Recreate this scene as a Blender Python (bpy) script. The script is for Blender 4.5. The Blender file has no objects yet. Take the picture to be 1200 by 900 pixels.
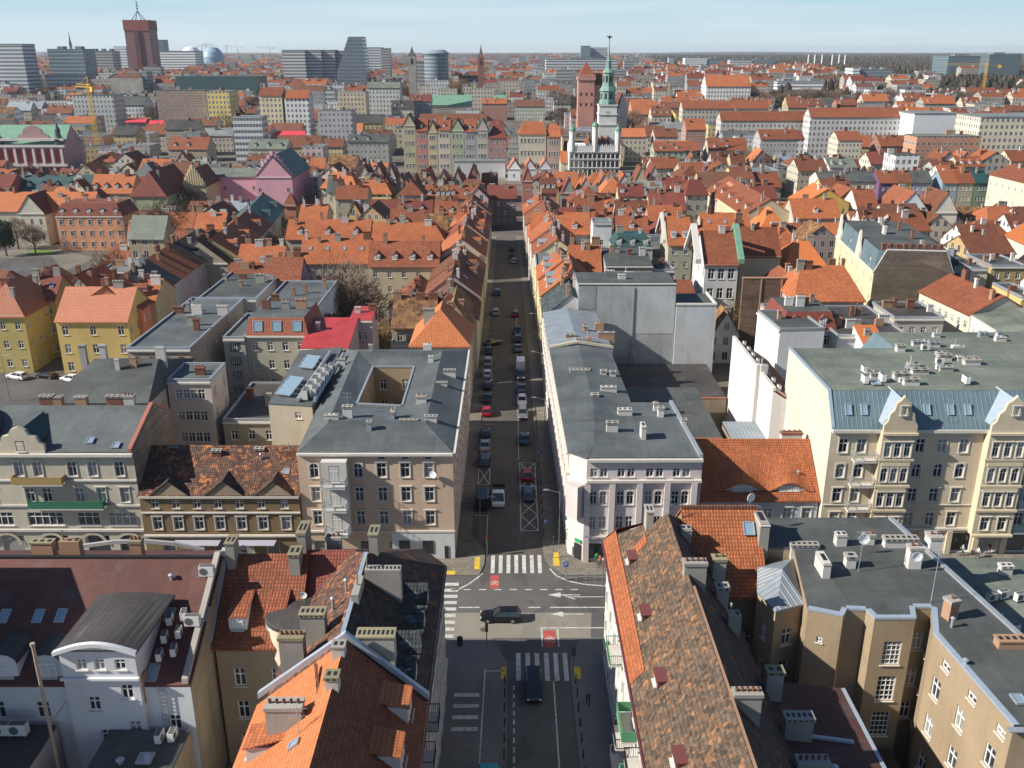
import bpy, math, random
from math import radians, sin, cos, atan2, pi, sqrt
from mathutils import Vector, Matrix
random.seed(11)
scene = bpy.context.scene
COL = scene.collection
# ------------------------------------------------------------------ camera, sky, sun
CAMH, F, PITCH = 63.0, 1075.0, radians(19.94)
cam_d = bpy.data.cameras.new('camera'); cam = bpy.data.objects.new('camera', cam_d); COL.objects.link(cam)
cam.location = (0, 0, CAMH); cam.rotation_euler = (pi/2 - PITCH, 0, 0)
cam_d.sensor_width = 36; cam_d.lens = F/1200*36; cam_d.clip_start = 0.5; cam_d.clip_end = 60000
scene.camera = cam
SUN_EL, SUN_AZ = radians(34), radians(14)      # light travels towards +X and a little +Y
world = bpy.data.worlds.new('World'); scene.world = world; world.use_nodes = True
wn, wl = world.node_tree.nodes, world.node_tree.links
for n in list(wn): wn.remove(n)
wo = wn.new('ShaderNodeOutputWorld'); wb = wn.new('ShaderNodeBackground'); sk = wn.new('ShaderNodeTexSky')
sk.sky_type = 'NISHITA'; sk.sun_disc = False; sk.sun_elevation = SUN_EL
sk.sun_rotation = atan2(-cos(SUN_AZ), -sin(SUN_AZ)) % (2*pi)
sk.air_density = 1.0; sk.dust_density = 0.6; sk.ozone_density = 1.5; sk.altitude = 100
wb.inputs[1].default_value = 0.058
# thin cirrus streaks mixed into the sky
tc = wn.new('ShaderNodeTexCoord'); mp = wn.new('ShaderNodeMapping'); mp.inputs['Scale'].default_value = (1.6, 1.6, 26)
mp.inputs['Rotation'].default_value = (0.05, 0.09, 0)
nz = wn.new('ShaderNodeTexNoise'); nz.inputs['Scale'].default_value = 1.5; nz.inputs['Detail'].default_value = 7; nz.inputs['Roughness'].default_value = .55
rp = wn.new('ShaderNodeValToRGB'); rp.color_ramp.elements[0].position = .45; rp.color_ramp.elements[1].position = .75
mxs = wn.new('ShaderNodeMix'); mxs.data_type = 'RGBA'; mxs.inputs[7].default_value = (9.5, 10.6, 11.6, 1)
ml = wn.new('ShaderNodeMath'); ml.operation = 'MULTIPLY'; ml.inputs[1].default_value = .7
tint = wn.new('ShaderNodeMix'); tint.data_type = 'RGBA'; tint.blend_type = 'MULTIPLY'; tint.inputs[0].default_value = 1; tint.inputs[7].default_value = (.86, .97, 1.13, 1)
wl.new(tc.outputs['Generated'], mp.inputs['Vector']); wl.new(mp.outputs[0], nz.inputs['Vector']); wl.new(nz.outputs['Fac'], rp.inputs[0])
wl.new(rp.outputs[0], ml.inputs[0])
gz_ = wn.new('ShaderNodeSeparateXYZ'); wl.new(tc.outputs['Generated'], gz_.inputs[0])      # pale haze low over the horizon
hr = wn.new('ShaderNodeMapRange'); wl.new(gz_.outputs[2], hr.inputs[0]); hr.inputs[1].default_value = .02; hr.inputs[2].default_value = .30; hr.inputs[3].default_value = 1; hr.inputs[4].default_value = 0
hc = wn.new('ShaderNodeMix'); hc.data_type = 'RGBA'; hq = wn.new('ShaderNodeMapRange'); wl.new(gz_.outputs[2], hq.inputs[0]); hq.inputs[1].default_value = 0; hq.inputs[2].default_value = .065
hc.inputs[6].default_value = (7.2, 8.3, 8.7, 1); hc.inputs[7].default_value = (4.5, 7.4, 9.2, 1); wl.new(hq.outputs[0], hc.inputs[0])
cl_ = wn.new('ShaderNodeMix'); cl_.data_type = 'RGBA'; cl_.inputs[7].default_value = (8.2, 9.2, 9.7, 1); wl.new(ml.outputs[0], cl_.inputs[0]); wl.new(hc.outputs[2], cl_.inputs[6]); wl.new(cl_.outputs[2], mxs.inputs[7]); wl.new(hr.outputs[0], mxs.inputs[0]); wl.new(sk.outputs[0], tint.inputs[6]); wl.new(tint.outputs[2], mxs.inputs[6])
wl.new(mxs.outputs[2], wb.inputs[0]); wl.new(wb.outputs[0], wo.inputs[0])
sun_d = bpy.data.lights.new('sun', 'SUN'); sun = bpy.data.objects.new('sun', sun_d); COL.objects.link(sun)
sun_d.energy = 5.0; sun_d.angle = radians(.5); sun_d.color = (1, .93, .83)
sun.location = (-300, -60, 300)
sun.rotation_euler = Vector((cos(SUN_AZ)*cos(SUN_EL), sin(SUN_AZ)*cos(SUN_EL), -sin(SUN_EL))).to_track_quat('-Z', 'Y').to_euler()
HAZE = 5e-5
vs = scene.view_settings; vs.view_transform = 'Standard'; vs.look = 'None'; vs.gamma = 1; vs.exposure = 0.72
scene.cycles.max_bounces = 5; scene.cycles.diffuse_bounces = 3; scene.cycles.glossy_bounces = 2
scene.cycles.transparent_max_bounces = 6; scene.cycles.volume_bounces = 0; scene.cycles.use_denoising = True

# ------------------------------------------------------------------ geometry helpers
SP, CP = sin(PITCH), cos(PITCH)
def P(px, py, z=0.0):
    u = (px-600)/F; v = (py-450)/F; t = (CAMH-z)/(SP+v*CP)
    return Vector((u*t, (CP-v*SP)*t, z))
def PY(px, py, Y):
    u = (px-600)/F; v = (py-450)/F; t = Y/(CP-v*SP)
    return Vector((u*t, Y, CAMH-(SP+v*CP)*t))
def gz(y):
    t = min(1, max(0, (y-560)/490)); return 22*t*t*(3-2*t)
def PG(px, py, h=0.):
    p = P(px, py, h)
    for _ in range(30): p = (p+P(px, py, h+gz(p.y)))*.5
    return p
def proj(p):
    zc = p[1]*CP-(p[2]-CAMH)*SP; dn = -(p[2]-CAMH)*CP-p[1]*SP
    return (600+F*p[0]/zc, 450+F*dn/zc)
def Wp(x, y, z=0.0): return Vector((x, y, z))

class MB:
    def __init__(s): s.v = []; s.f = []; s.m = []
    def poly(s, pts, m=0):
        i = len(s.v); s.v += [tuple(p) for p in pts]; s.f.append(tuple(range(i, i+len(pts)))); s.m.append(m)
    def box(s, c, d, m=0, rz=0, mt=None):
        """box from its base centre c, size d"""
        x, y, z = d[0]/2, d[1]/2, d[2]; co, si = cos(rz), sin(rz)
        q = [(-x, -y), (x, -y), (x, y), (-x, y)]
        b = [Vector((c[0]+a*co-b_*si, c[1]+a*si+b_*co, c[2])) for a, b_ in q]
        s.prism(b, z, m, mt)
    def prism(s, b, h, m=0, mt=None):
        t = [Vector((p[0], p[1], p[2]+h)) for p in b]; n = len(b); i = len(s.v)
        s.v += [tuple(p) for p in b]+[tuple(p) for p in t]
        for k in range(n):
            j = (k+1) % n; s.f.append((i+k, i+j, i+n+j, i+n+k)); s.m.append(m)
        s.f.append(tuple(range(i+n, i+2*n))); s.m.append(m if mt is None else mt)
        s.f.append(tuple(reversed(range(i, i+n)))); s.m.append(m)
    def loft(s, rings, m=0, cap=True):
        n = len(rings[0]); i = len(s.v)
        for r in rings: s.v += [tuple(p) for p in r]
        for a in range(len(rings)-1):
            for k in range(n):
                j = (k+1) % n; s.f.append((i+a*n+k, i+a*n+j, i+(a+1)*n+j, i+(a+1)*n+k)); s.m.append(m)
        if cap:
            s.f.append(tuple(reversed(range(i, i+n)))); s.m.append(m)
            e = i+(len(rings)-1)*n; s.f.append(tuple(range(e, e+n))); s.m.append(m)
    def cone(s, c, prof, n=10, m=0):
        """lathe: prof = [(r, z), ...]"""
        s.loft([[(c[0]+r*cos(2*pi*k/n), c[1]+r*sin(2*pi*k/n), c[2]+z) for k in range(n)] for r, z in prof], m)
    def tube(s, a, b, r0, r1=None, n=6, m=0):
        a, b = Vector(a), Vector(b); r1 = r0 if r1 is None else r1
        d = (b-a).normalized(); u = d.orthogonal().normalized(); w = d.cross(u)
        s.loft([[p+(u*cos(2*pi*k/n)+w*sin(2*pi*k/n))*r for k in range(n)] for p, r in ((a, r0), (b, r1))], m)
    def slab(s, faces, th, m=0, mb=None):
        """closed shell: faces given as lists of points (top side), thickened downward"""
        from collections import Counter
        key = lambda p: (round(p[0], 3), round(p[1], 3), round(p[2], 3))
        cnt = Counter()
        for f in faces:
            for k in range(len(f)): cnt[(key(f[k]), key(f[(k+1) % len(f)]))] += 1
        for f in faces:
            s.poly(f, m)
            s.poly([Vector((p[0], p[1], p[2]-th)) for p in reversed(f)], m if mb is None else mb)
            for k in range(len(f)):
                a, b = f[k], f[(k+1) % len(f)]
                if (key(b), key(a)) not in cnt:
                    s.poly([a, (a[0], a[1], a[2]-th), (b[0], b[1], b[2]-th), b], m if mb is None else mb)
    def mesh(s, name, mats, off=(0, 0, 0), smooth=False):
        me = bpy.data.meshes.new(name)
        me.from_pydata([(a-off[0], b-off[1], c-off[2]) for a, b, c in s.v], [], s.f)
        for mt in mats: me.materials.append(mt)
        me.polygons.foreach_set('material_index', s.m)
        if smooth: me.polygons.foreach_set('use_smooth', [True]*len(s.f))
        uv = me.uv_layers.new(name='UVMap'); data = [0.0]*(2*len(me.loops)); V = s.v
        for pl in me.polygons:
            n = pl.normal
            if abs(n.z) > .98: ua = (1, 0, 0); va = (0, 1, 0)
            else:
                l = sqrt(n.x*n.x+n.y*n.y) or 1; ua = (-n.y/l, n.x/l, 0)
                va = (n.y*ua[2]-n.z*ua[1], n.z*ua[0]-n.x*ua[2], n.x*ua[1]-n.y*ua[0])
            for li in pl.loop_indices:
                p = V[me.loops[li].vertex_index]
                data[2*li] = p[0]*ua[0]+p[1]*ua[1]+p[2]*ua[2]; data[2*li+1] = p[0]*va[0]+p[1]*va[1]+p[2]*va[2]
        uv.data.foreach_set('uv', data)
        return me
    def build(s, name, mats, parent=None, off=(0, 0, 0), smooth=False):
        if not isinstance(mats, (list, tuple)): mats = [mats]
        return link(name, s.mesh(name, mats, off, smooth), parent)
def link(name, me, parent=None, loc=None, rz=0, rot=None, scale=None):
    o = bpy.data.objects.new(name, me); COL.objects.link(o)
    if parent: o.parent = parent
    if loc is not None: o.location = loc
    if rz: o.rotation_euler = (0, 0, rz)
    if rot: o.rotation_euler = rot
    if scale: o.scale = scale
    return o
LABELS = {}
ONES = ['first', 'second', 'third', 'fourth', 'fifth', 'sixth', 'seventh', 'eighth', 'ninth', 'tenth', 'eleventh', 'twelfth', 'thirteenth', 'fourteenth', 'fifteenth', 'sixteenth', 'seventeenth', 'eighteenth', 'nineteenth']
TENS = ['twenty', 'thirty', 'forty']
def ordw(i):
    if i < 20: return ONES[i-1]
    return {0: ('twentieth', 'thirtieth', 'fortieth')[i//10-2]}.get(i % 10, TENS[i//10-2]+'-'+ONES[i % 10-1])
def tag(o, label=None, cat=None, group=None, kind=None):
    if label:
        o['label'] = label; LABELS.setdefault(label, []).append(o)
    if cat: o['category'] = cat
    if group: o['group'] = group
    if kind: o['kind'] = kind
    return o
def empty(name, loc, label, cat, group=None, rz=0):
    o = link(name, None, None, loc, rz); o.empty_display_size = .3
    return tag(o, label, cat, group)
def copy_tree(o, parent=None):
    c = o.copy(); COL.objects.link(c); c.parent = parent
    for ch in list(KIDS.get(o.name, o.children)): copy_tree(ch, c)
    return c
KIDS = {}

# ------------------------------------------------------------------ materials
def srgb(r, g, b):
    f = lambda c: (c/255/12.92) if c/255 <= .04045 else ((c/255+.055)/1.055)**2.4
    return (f(r), f(g), f(b))
MATS = {}
class NT:
    def __init__(s, name):
        s.mat = bpy.data.materials.new(name); s.mat.use_nodes = True; s.t = s.mat.node_tree; s.n = s.t.nodes
        s.b = s.n['Principled BSDF']; s.uv = s.n.new('ShaderNodeTexCoord').outputs['UV']
    def L(s, a, b): s.t.links.new(a, b)
    def node(s, t, **k):
        n = s.n.new(t)
        for a, b in k.items():
            if a in ('inp',):
                for i, v in b.items():
                    if hasattr(v, 'is_output'): s.L(v, n.inputs[i])
                    else: n.inputs[i].default_value = v
            else: setattr(n, a, b)
        return n
    def map(s, sc, vec=None, loc=(0, 0, 0)): return s.node('ShaderNodeMapping', inp={'Vector': vec or s.uv, 'Scale': sc, 'Location': loc}).outputs[0]
    def noise(s, scale, detail=3, vec=None, rough=.5): return s.node('ShaderNodeTexNoise', inp={'Vector': vec or s.uv, 'Scale': scale, 'Detail': detail, 'Roughness': rough}).outputs['Fac']
    def ramp(s, fac, lo, hi, a=0., b=1.): return s.node('ShaderNodeMapRange', inp={'Value': fac, 'From Min': lo, 'From Max': hi, 'To Min': a, 'To Max': b}).outputs[0]
    def math(s, op, a, b=0., c=0.): return s.node('ShaderNodeMath', operation=op, inp={0: a, 1: b, 2: c}).outputs[0]
    def mix(s, fac, a, b, mode='MIX'):
        n = s.node('ShaderNodeMix', data_type='RGBA', blend_type=mode)
        for i, v in ((0, fac), (6, a), (7, b)):
            if hasattr(v, 'is_output'): s.L(v, n.inputs[i])
            else: n.inputs[i].default_value = v if i == 0 else (tuple(v)+(1,) if len(v) == 3 else v)
        return n.outputs[2]
    def scalec(s, col, fac):   # colour times scalar
        n = s.node('ShaderNodeVectorMath', operation='SCALE')
        if hasattr(col, 'is_output'): s.L(col, n.inputs[0])
        else: n.inputs[0].default_value = col
        s.L(fac, n.inputs['Scale']); return n.outputs[0]
    def rnd(s): return s.node('ShaderNodeObjectInfo').outputs['Random']
    def ocol(s): return s.node('ShaderNodeObjectInfo').outputs['Color']
    def bump(s, h, st=.3, dist=.05): s.L(s.node('ShaderNodeBump', inp={'Height': h, 'Strength': st, 'Distance': dist}).outputs[0], s.b.inputs['Normal'])
    def out(s, col, rough=.8, spec=.3, metal=0.):
        for i, v in (('Base Color', col), ('Roughness', rough), ('Specular IOR Level', spec), ('Metallic', metal)):
            if hasattr(v, 'is_output'): s.L(v, s.b.inputs[i])
            else: s.b.inputs[i].default_value = (tuple(v)+(1,)) if i == 'Base Color' else v
        return s.mat
def cached(fn):
    def w(*a):
        k = (fn.__name__,)+a
        if k not in MATS: MATS[k] = fn(*a)
        return MATS[k]
    return w
@cached
def plain(c, rough=.6, metal=0., spec=.4):
    t = NT('plain'); n = t.noise(1.3, 3); return t.out(t.scalec(c, t.ramp(n, .2, .8, .88, 1.08)), rough, spec, metal)
@cached
def stucco(c, dirt=.35):
    t = NT('stucco')
    big = t.noise(.16, 4); fine = t.noise(2.5, 5, rough=.65); st = t.noise(1., 5, t.map((.9, .12, 1)), .65)
    k = t.math('MULTIPLY', t.ramp(big, .3, .7, 1-.35*dirt, 1.05), t.ramp(fine, .25, .75, 1-.18*dirt, 1.04))
    k = t.math('MULTIPLY', k, t.ramp(st, .5, .8, 1., 1-.45*dirt))
    k = t.math('MULTIPLY', k, t.ramp(t.rnd(), 0, 1, .84, 1.06)); col = t.scalec(c, k)
    patch = t.ramp(t.noise(.35, 5, rough=.6), .60-.1*dirt, .66, 0, .45*dirt)
    g = sum(c)/3; col = t.mix(patch, col, (g*.7, g*.66, g*.6))
    t.bump(fine, .25, .03); return t.out(col, .9, .2)
def tilenodes(t, c1, c2, bw=.30, rh=.38):
    br = t.node('ShaderNodeTexBrick', inp={'Vector': t.uv, 'Color1': tuple(c1)+(1,), 'Color2': tuple(c2)+(1,), 'Mortar': tuple(x*.45 for x in c1)+(1,), 'Scale': 1., 'Mortar Size': .03, 'Mortar Smooth': .4, 'Bias': -.1, 'Brick Width': bw, 'Row Height': rh})
    sv = t.node('ShaderNodeSeparateXYZ', inp={0: t.uv}).outputs[1]
    saw = t.math('FRACT', t.math('DIVIDE', sv, rh))
    su = t.node('ShaderNodeSeparateXYZ', inp={0: t.uv}).outputs[0]
    wv = t.math('ABSOLUTE', t.math('SINE', t.math('MULTIPLY', su, pi/bw)))
    t.bump(t.math('ADD', t.math('SUBTRACT', 1., saw), t.math('MULTIPLY', wv, .6)), .9, .05)
    return br.outputs['Color'], saw
@cached
def tiles(c, var=.35, old=.3):
    t = NT('roof_tiles'); r = t.rnd()
    c1 = c; c2 = tuple(x*(1-var) for x in c)
    col, saw = tilenodes(t, c1, c2)
    big = t.noise(.22, 5, rough=.6)
    col = t.scalec(col, t.ramp(big, .3, .72, 1.08, 1-.4*old))
    moss = t.ramp(t.noise(.5, 6, rough=.7), .62-.12*old, .72, 0, old)
    col = t.mix(moss, col, tuple(.35*x+.03 for x in (c[0]*.6, c[1], c[2])))
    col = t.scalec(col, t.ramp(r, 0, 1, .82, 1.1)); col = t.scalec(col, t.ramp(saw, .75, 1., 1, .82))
    return t.out(col, .75, .25)
@cached
def tiles_mixed(dark, orange, amount, cell=.5, worn=.5):
    """old roof with single replaced tiles in another colour"""
    t = NT('roof_tiles_mixed'); col, saw = tilenodes(t, dark, tuple(x*.6 for x in dark))
    v = t.node('ShaderNodeTexVoronoi', inp={'Vector': t.map((1/cell, 1/cell, 1)), 'Scale': 1., 'Randomness': .9}).outputs['Color']
    sp = t.node('ShaderNodeSeparateColor', inp={0: v}); rr = sp.outputs[0]
    grp = t.noise(.35, 5, rough=.7); col = t.scalec(col, t.ramp(sp.outputs[1], 0, 1, .55, 1.5))
    thr = t.math('ADD', rr, t.ramp(grp, .3, .7, -.3, .3))
    f = t.ramp(thr, 1-amount, 1-amount+.25, 0, 1)
    col = t.mix(t.math('MULTIPLY', f, .85), col, t.scalec(orange, t.ramp(sp.outputs[2], 0, 1, .55, 1.15)))
    col = t.mix(t.ramp(t.noise(.6, 7, rough=.75), .42, .66, 0, worn), col, (.085, .078, .066))
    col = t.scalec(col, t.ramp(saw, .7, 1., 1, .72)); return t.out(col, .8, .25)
@cached
def bitumen(c, seam=1.0):
    t = NT('bitumen')
    br = t.node('ShaderNodeTexBrick', inp={'Vector': t.uv, 'Color1': tuple(c)+(1,), 'Color2': tuple(x*.9 for x in c)+(1,), 'Mortar': tuple(x*.7 for x in c)+(1,), 'Scale': 1., 'Mortar Size': .03*seam, 'Mortar Smooth': .6, 'Brick Width': 1.05, 'Row Height': 7.5}).outputs['Color']
    big = t.noise(.13, 6, rough=.62); mid = t.noise(.9, 5, rough=.6)
    col = t.scalec(br, t.math('MULTIPLY', t.ramp(big, .3, .7, .72, 1.25), t.ramp(mid, .3, .75, .86, 1.12)))
    col = t.mix(t.ramp(t.noise(.25, 4, t.map((1, 1, 1), loc=(31, 7, 0))), .60, .66, 0, .5), col, tuple(.5*x+.06 for x in c))
    b2 = t.node('ShaderNodeTexBrick', inp={'Vector': t.map((1, 1, 1), loc=(3.3, 1.7, 0)), 'Color1': (1.12, 1.12, 1.12, 1), 'Color2': (.78, .78, .78, 1), 'Mortar': (.95, .95, .95, 1), 'Scale': 1., 'Mortar Size': .02, 'Bias': -.2, 'Brick Width': 6.5, 'Row Height': 3.1}).outputs[0]
    col = t.mix(.8, col, b2, 'MULTIPLY'); rust = t.noise(.7, 6, t.map((.3, 1, 1), loc=(5, 5, 0)), .7); col = t.mix(t.ramp(rust, .62, .74, 0, .35), col, (.14, .10, .07))
    t.bump(mid, .2, .03); return t.out(col, t.ramp(big, .3, .7, .55, .85), .35)
@cached
def seamed(c, pitch=.6, rough=.45, metal=.25):
    t = NT('standing_seam'); su = t.node('ShaderNodeSeparateXYZ', inp={0: t.uv}).outputs[0]
    fr = t.math('FRACT', t.math('DIVIDE', su, pitch)); rib = t.ramp(t.math('ABSOLUTE', t.math('SUBTRACT', fr, .5)), .40, .5, 0, 1)
    n = t.noise(.4, 5, rough=.6); col = t.scalec(c, t.ramp(n, .3, .72, 1.12, .78)); col = t.scalec(col, t.ramp(rib, 0, 1, 1, .62))
    t.bump(rib, .9, .06); return t.out(col, rough, .5, metal)
@cached
def brickm(c):
    t = NT('brick'); br = t.node('ShaderNodeTexBrick', inp={'Vector': t.uv, 'Color1': tuple(c)+(1,), 'Color2': tuple(x*.6 for x in c)+(1,), 'Mortar': tuple(x*.8+.05 for x in c)+(1,), 'Scale': 1., 'Mortar Size': .012, 'Brick Width': .27, 'Row Height': .09}).outputs['Color']
    big = t.noise(.2, 6, rough=.65); rows = t.noise(1, 3, t.map((.05, 1.1, 1)), .6)
    col = t.scalec(br, t.math('MULTIPLY', t.ramp(big, .3, .7, .65, 1.25), t.ramp(rows, .35, .65, .8, 1.15)))
    plaster = t.ramp(t.noise(.3, 6, t.map((1, 1, 1), loc=(9, 4, 0)), .65), .56, .6, 0, .5)
    col = t.mix(plaster, col, tuple(.6*x+.1 for x in c)); t.bump(rows, .2, .03); return t.out(col, .92, .15)
@cached
def farfacade(px_, py_, ww, wh, frame, lo, colr=None):
    """distant facade: window grid from wall metres, wall colour = the object's own colour"""
    t = NT('facade'); sx = t.node('ShaderNodeSeparateXYZ', inp={0: t.uv})
    def band(v, p, w, o=0.):
        f = t.math('FRACT', t.math('ADD', t.math('DIVIDE', v, p), o)); d = t.math('ABSOLUTE', t.math('SUBTRACT', f, .5))
        return d, w/p/2
    du, wu = band(sx.outputs[0], px_, ww); dv, wv = band(sx.outputs[1], py_, wh)
    m1 = t.math('MULTIPLY', t.math('LESS_THAN', du, wu), t.math('LESS_THAN', dv, wv))
    m2 = t.math('MULTIPLY', t.math('LESS_THAN', du, wu+.16/px_), t.math('LESS_THAN', dv, wv+.2/py_))
    mull = t.math('GREATER_THAN', du, .06/px_); m1 = t.math('MULTIPLY', m1, mull)
    isw = t.node('ShaderNodeSeparateXYZ', inp={0: t.node('ShaderNodeNewGeometry').outputs['Normal']}).outputs[2]
    vert = t.math('LESS_THAN', t.math('ABSOLUTE', isw), .3); base = t.math('GREATER_THAN', sx.outputs[1], lo)
    vert = t.math('MULTIPLY', vert, base); m1 = t.math('MULTIPLY', m1, vert); m2 = t.math('MULTIPLY', m2, vert)
    c = t.scalec(colr or t.ocol(), t.ramp(t.noise(.15, 4), .3, .7, .82, 1.05))
    cell = t.node('ShaderNodeTexWhiteNoise', noise_dimensions='2D', inp={'Vector': t.node('ShaderNodeVectorMath', operation='FLOOR', inp={0: t.map((1/px_, 1/py_, 1))}).outputs[0]}).outputs['Value']
    glass = t.scalec((.03, .038, .05), t.ramp(cell, 0, 1, .5, 3.2))
    col = t.mix(t.math('MULTIPLY', m2, frame), c, (.62, .6, .55)); col = t.mix(m1, col, glass)
    return t.out(col, t.ramp(m1, 0, 1, .85, .15), .4)
@cached
def ribbon(c, py_, wh):
    t = NT('ribbon_facade'); sx = t.node('ShaderNodeSeparateXYZ', inp={0: t.uv})
    f = t.math('FRACT', t.math('DIVIDE', sx.outputs[1], py_)); m = t.math('LESS_THAN', f, wh/py_)
    isw = t.node('ShaderNodeSeparateXYZ', inp={0: t.node('ShaderNodeNewGeometry').outputs['Normal']}).outputs[2]
    m = t.math('MULTIPLY', m, t.math('LESS_THAN', t.math('ABSOLUTE', isw), .3))
    g = t.math('FRACT', t.math('DIVIDE', sx.outputs[0], 1.8)); m = t.math('MULTIPLY', m, t.math('GREATER_THAN', g, .12))
    return t.out(t.mix(m, c, (.11, .13, .15)), t.ramp(m, 0, 1, .7, .2), .5)
def glassm():
    if 'glass' not in MATS:
        t = NT('window_glass'); r = t.rnd()
        
        cur = t.ramp(r, .62, .66, 0, 1); sv = t.node('ShaderNodeSeparateXYZ', inp={0: t.uv}).outputs[0]; fold = t.ramp(t.noise(9, 2, t.map((1, .05, 1))), .3, .7, .7, 1.1)
        col = t.mix(t.math('MULTIPLY', cur, .75), t.scalec((.03, .037, .045), t.ramp(r, 0, 1, .4, 2.2)), t.scalec((.36, .35, .32), fold))
        MATS['glass'] = t.out(col, t.ramp(cur, 0, 1, .06, .25), .8)
    return MATS['glass']
@cached
def emit_none(c, rough): return plain(c, rough)
WHITE = plain((.72, .72, .70), .5); TRIM = plain((.55, .52, .46), .8); DARK = plain((.02, .02, .022), .5)
METAL = plain((.42, .45, .48), .4, .5); STEELB = plain((.36, .43, .50), .45, .3); CONC = stucco((.38, .36, .32), .7)
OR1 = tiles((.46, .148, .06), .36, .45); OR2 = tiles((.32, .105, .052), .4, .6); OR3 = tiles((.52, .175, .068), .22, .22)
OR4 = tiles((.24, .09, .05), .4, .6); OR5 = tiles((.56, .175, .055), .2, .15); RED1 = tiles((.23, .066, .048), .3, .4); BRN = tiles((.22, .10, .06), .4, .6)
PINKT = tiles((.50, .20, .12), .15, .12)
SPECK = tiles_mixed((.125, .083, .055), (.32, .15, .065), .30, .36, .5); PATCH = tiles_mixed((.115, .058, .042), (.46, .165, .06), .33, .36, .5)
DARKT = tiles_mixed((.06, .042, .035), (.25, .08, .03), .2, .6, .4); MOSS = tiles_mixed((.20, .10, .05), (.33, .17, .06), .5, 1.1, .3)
BIT = bitumen((.074, .081, .077)); BIT2 = bitumen((.092, .105, .107)); BITG = bitumen((.15, .17, .14)); BITB = bitumen((.055, .05, .048)); BITL = bitumen((.18, .20, .20))
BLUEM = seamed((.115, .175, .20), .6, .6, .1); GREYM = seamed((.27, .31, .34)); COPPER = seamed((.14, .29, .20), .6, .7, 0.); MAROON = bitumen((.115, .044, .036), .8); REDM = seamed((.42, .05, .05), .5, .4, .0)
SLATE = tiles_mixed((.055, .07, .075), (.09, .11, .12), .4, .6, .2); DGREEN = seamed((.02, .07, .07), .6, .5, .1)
# ------------------------------------------------------------------ windows, walls, roofs
WM = {}
def window_mesh(w, h, style, frame, near):
    k = (round(w, 2), round(h, 2), style, id(frame), near)
    if k in WM: return WM[k]
    b = MB(); ft = .09; y0, y1 = .10, .17          # y>0 = into the wall (local +y), outward = -y
    def bar(x0, x1, z0, z1, ya=y0, yb=y1, m=0):
        b.box(((x0+x1)/2, (ya+yb)/2, z0), (x1-x0, yb-ya, z1-z0), m)
    bar(-w/2, -w/2+ft, 0, h); bar(w/2-ft, w/2, 0, h); bar(-w/2+ft, w/2-ft, 0, ft); bar(-w/2+ft, w/2-ft, h-ft, h)
    if style in ('cross', 'sur', 'arch', 'wide'):
        n = 1 if style != 'wide' else max(1, int(w/1.0))
        for k2 in range(1, n+1):
            x = -w/2+w*k2/(n+1); bar(x-.045, x+.045, ft, h-ft, y0-.01, y1-.01)
        bar(-w/2+ft, w/2-ft, h*.64, h*.64+.09, y0-.02, y1-.02)
    elif style == 'dark':
        for k2 in (1, 2, 3): bar(-w/2+w*k2/4-.02, -w/2+w*k2/4+.02, ft, h-ft, y0, y1)
        for k2 in (1, 2, 3, 4): bar(-w/2+ft, w/2-ft, h*k2/5-.02, h*k2/5+.02, y0-.01, y1-.01)
    s = .13
    if style in ('sur', 'arch'):      # plaster surround standing proud, sill and hood
        for x0, x1, z0, z1 in ((-w/2-s, -w/2, -.02, h), (w/2, w/2+s, -.02, h), (-w/2-s, w/2+s, h, h+.16)): bar(x0, x1, z0, z1, -.07, .02, 1)
        if style == 'sur': bar(-w/2-s-.1, w/2+s+.1, h+.16, h+.26, -.16, .02, 1)
        else:
            n = 8; r = w/2
            for q in range(n):
                a0, a1 = pi*q/n, pi*(q+1)/n
                b.poly([(-cos(a0)*(r+s), -.08, h-r+sin(a0)*(r+s)+.05), (-cos(a0)*r, -.08, h-r+sin(a0)*r+.05), (-cos(a1)*r, -.08, h-r+sin(a1)*r+.05), (-cos(a1)*(r+s), -.08, h-r+sin(a1)*(r+s)+.05)][::-1], 1)
            for sg in (-1, 1):     # spandrels fill the square corners
                pts = [(sg*r, -.03, h)]+[(sg*r*cos(a), -.03, h-r+r*sin(a)) for a in (0, .4, .8, 1.2, pi/2)]
                b.poly(pts if sg > 0 else pts[::-1], 1)
    bar(-w/2-.1, w/2+.1, -.10, -.02, -.12, .16, 1 if style in ('sur', 'arch') else 2)
    p = MB(); p.poly([(-w/2+.02, .18, .02), (w/2-.02, .18, .02), (w/2-.02, .18, h-.02), (-w/2+.02, .18, h-.02)])
    if near:
        rz = ('curt', id(frame)) 
        me = b.mesh('window', [frame, TRIM, TRIM]); pm = p.mesh('pane', [glassm()]); WM[k] = (me, pm)
    else:
        b.poly(p.v, 3); me = b.mesh('window', [frame, TRIM, TRIM, glassm()]); WM[k] = (me, None)
    return WM[k]
def add_window(parent, pos, rz, w, h, style='cross', frame=None, near=True, off=(0, 0, 0), name='window'):
    me, pm = window_mesh(w, h, style, frame or WHITE, near)
    o = link(name, me, parent, Vector(pos)-Vector(off), rz)
    if pm: link('pane', pm, o)
    return o
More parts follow.
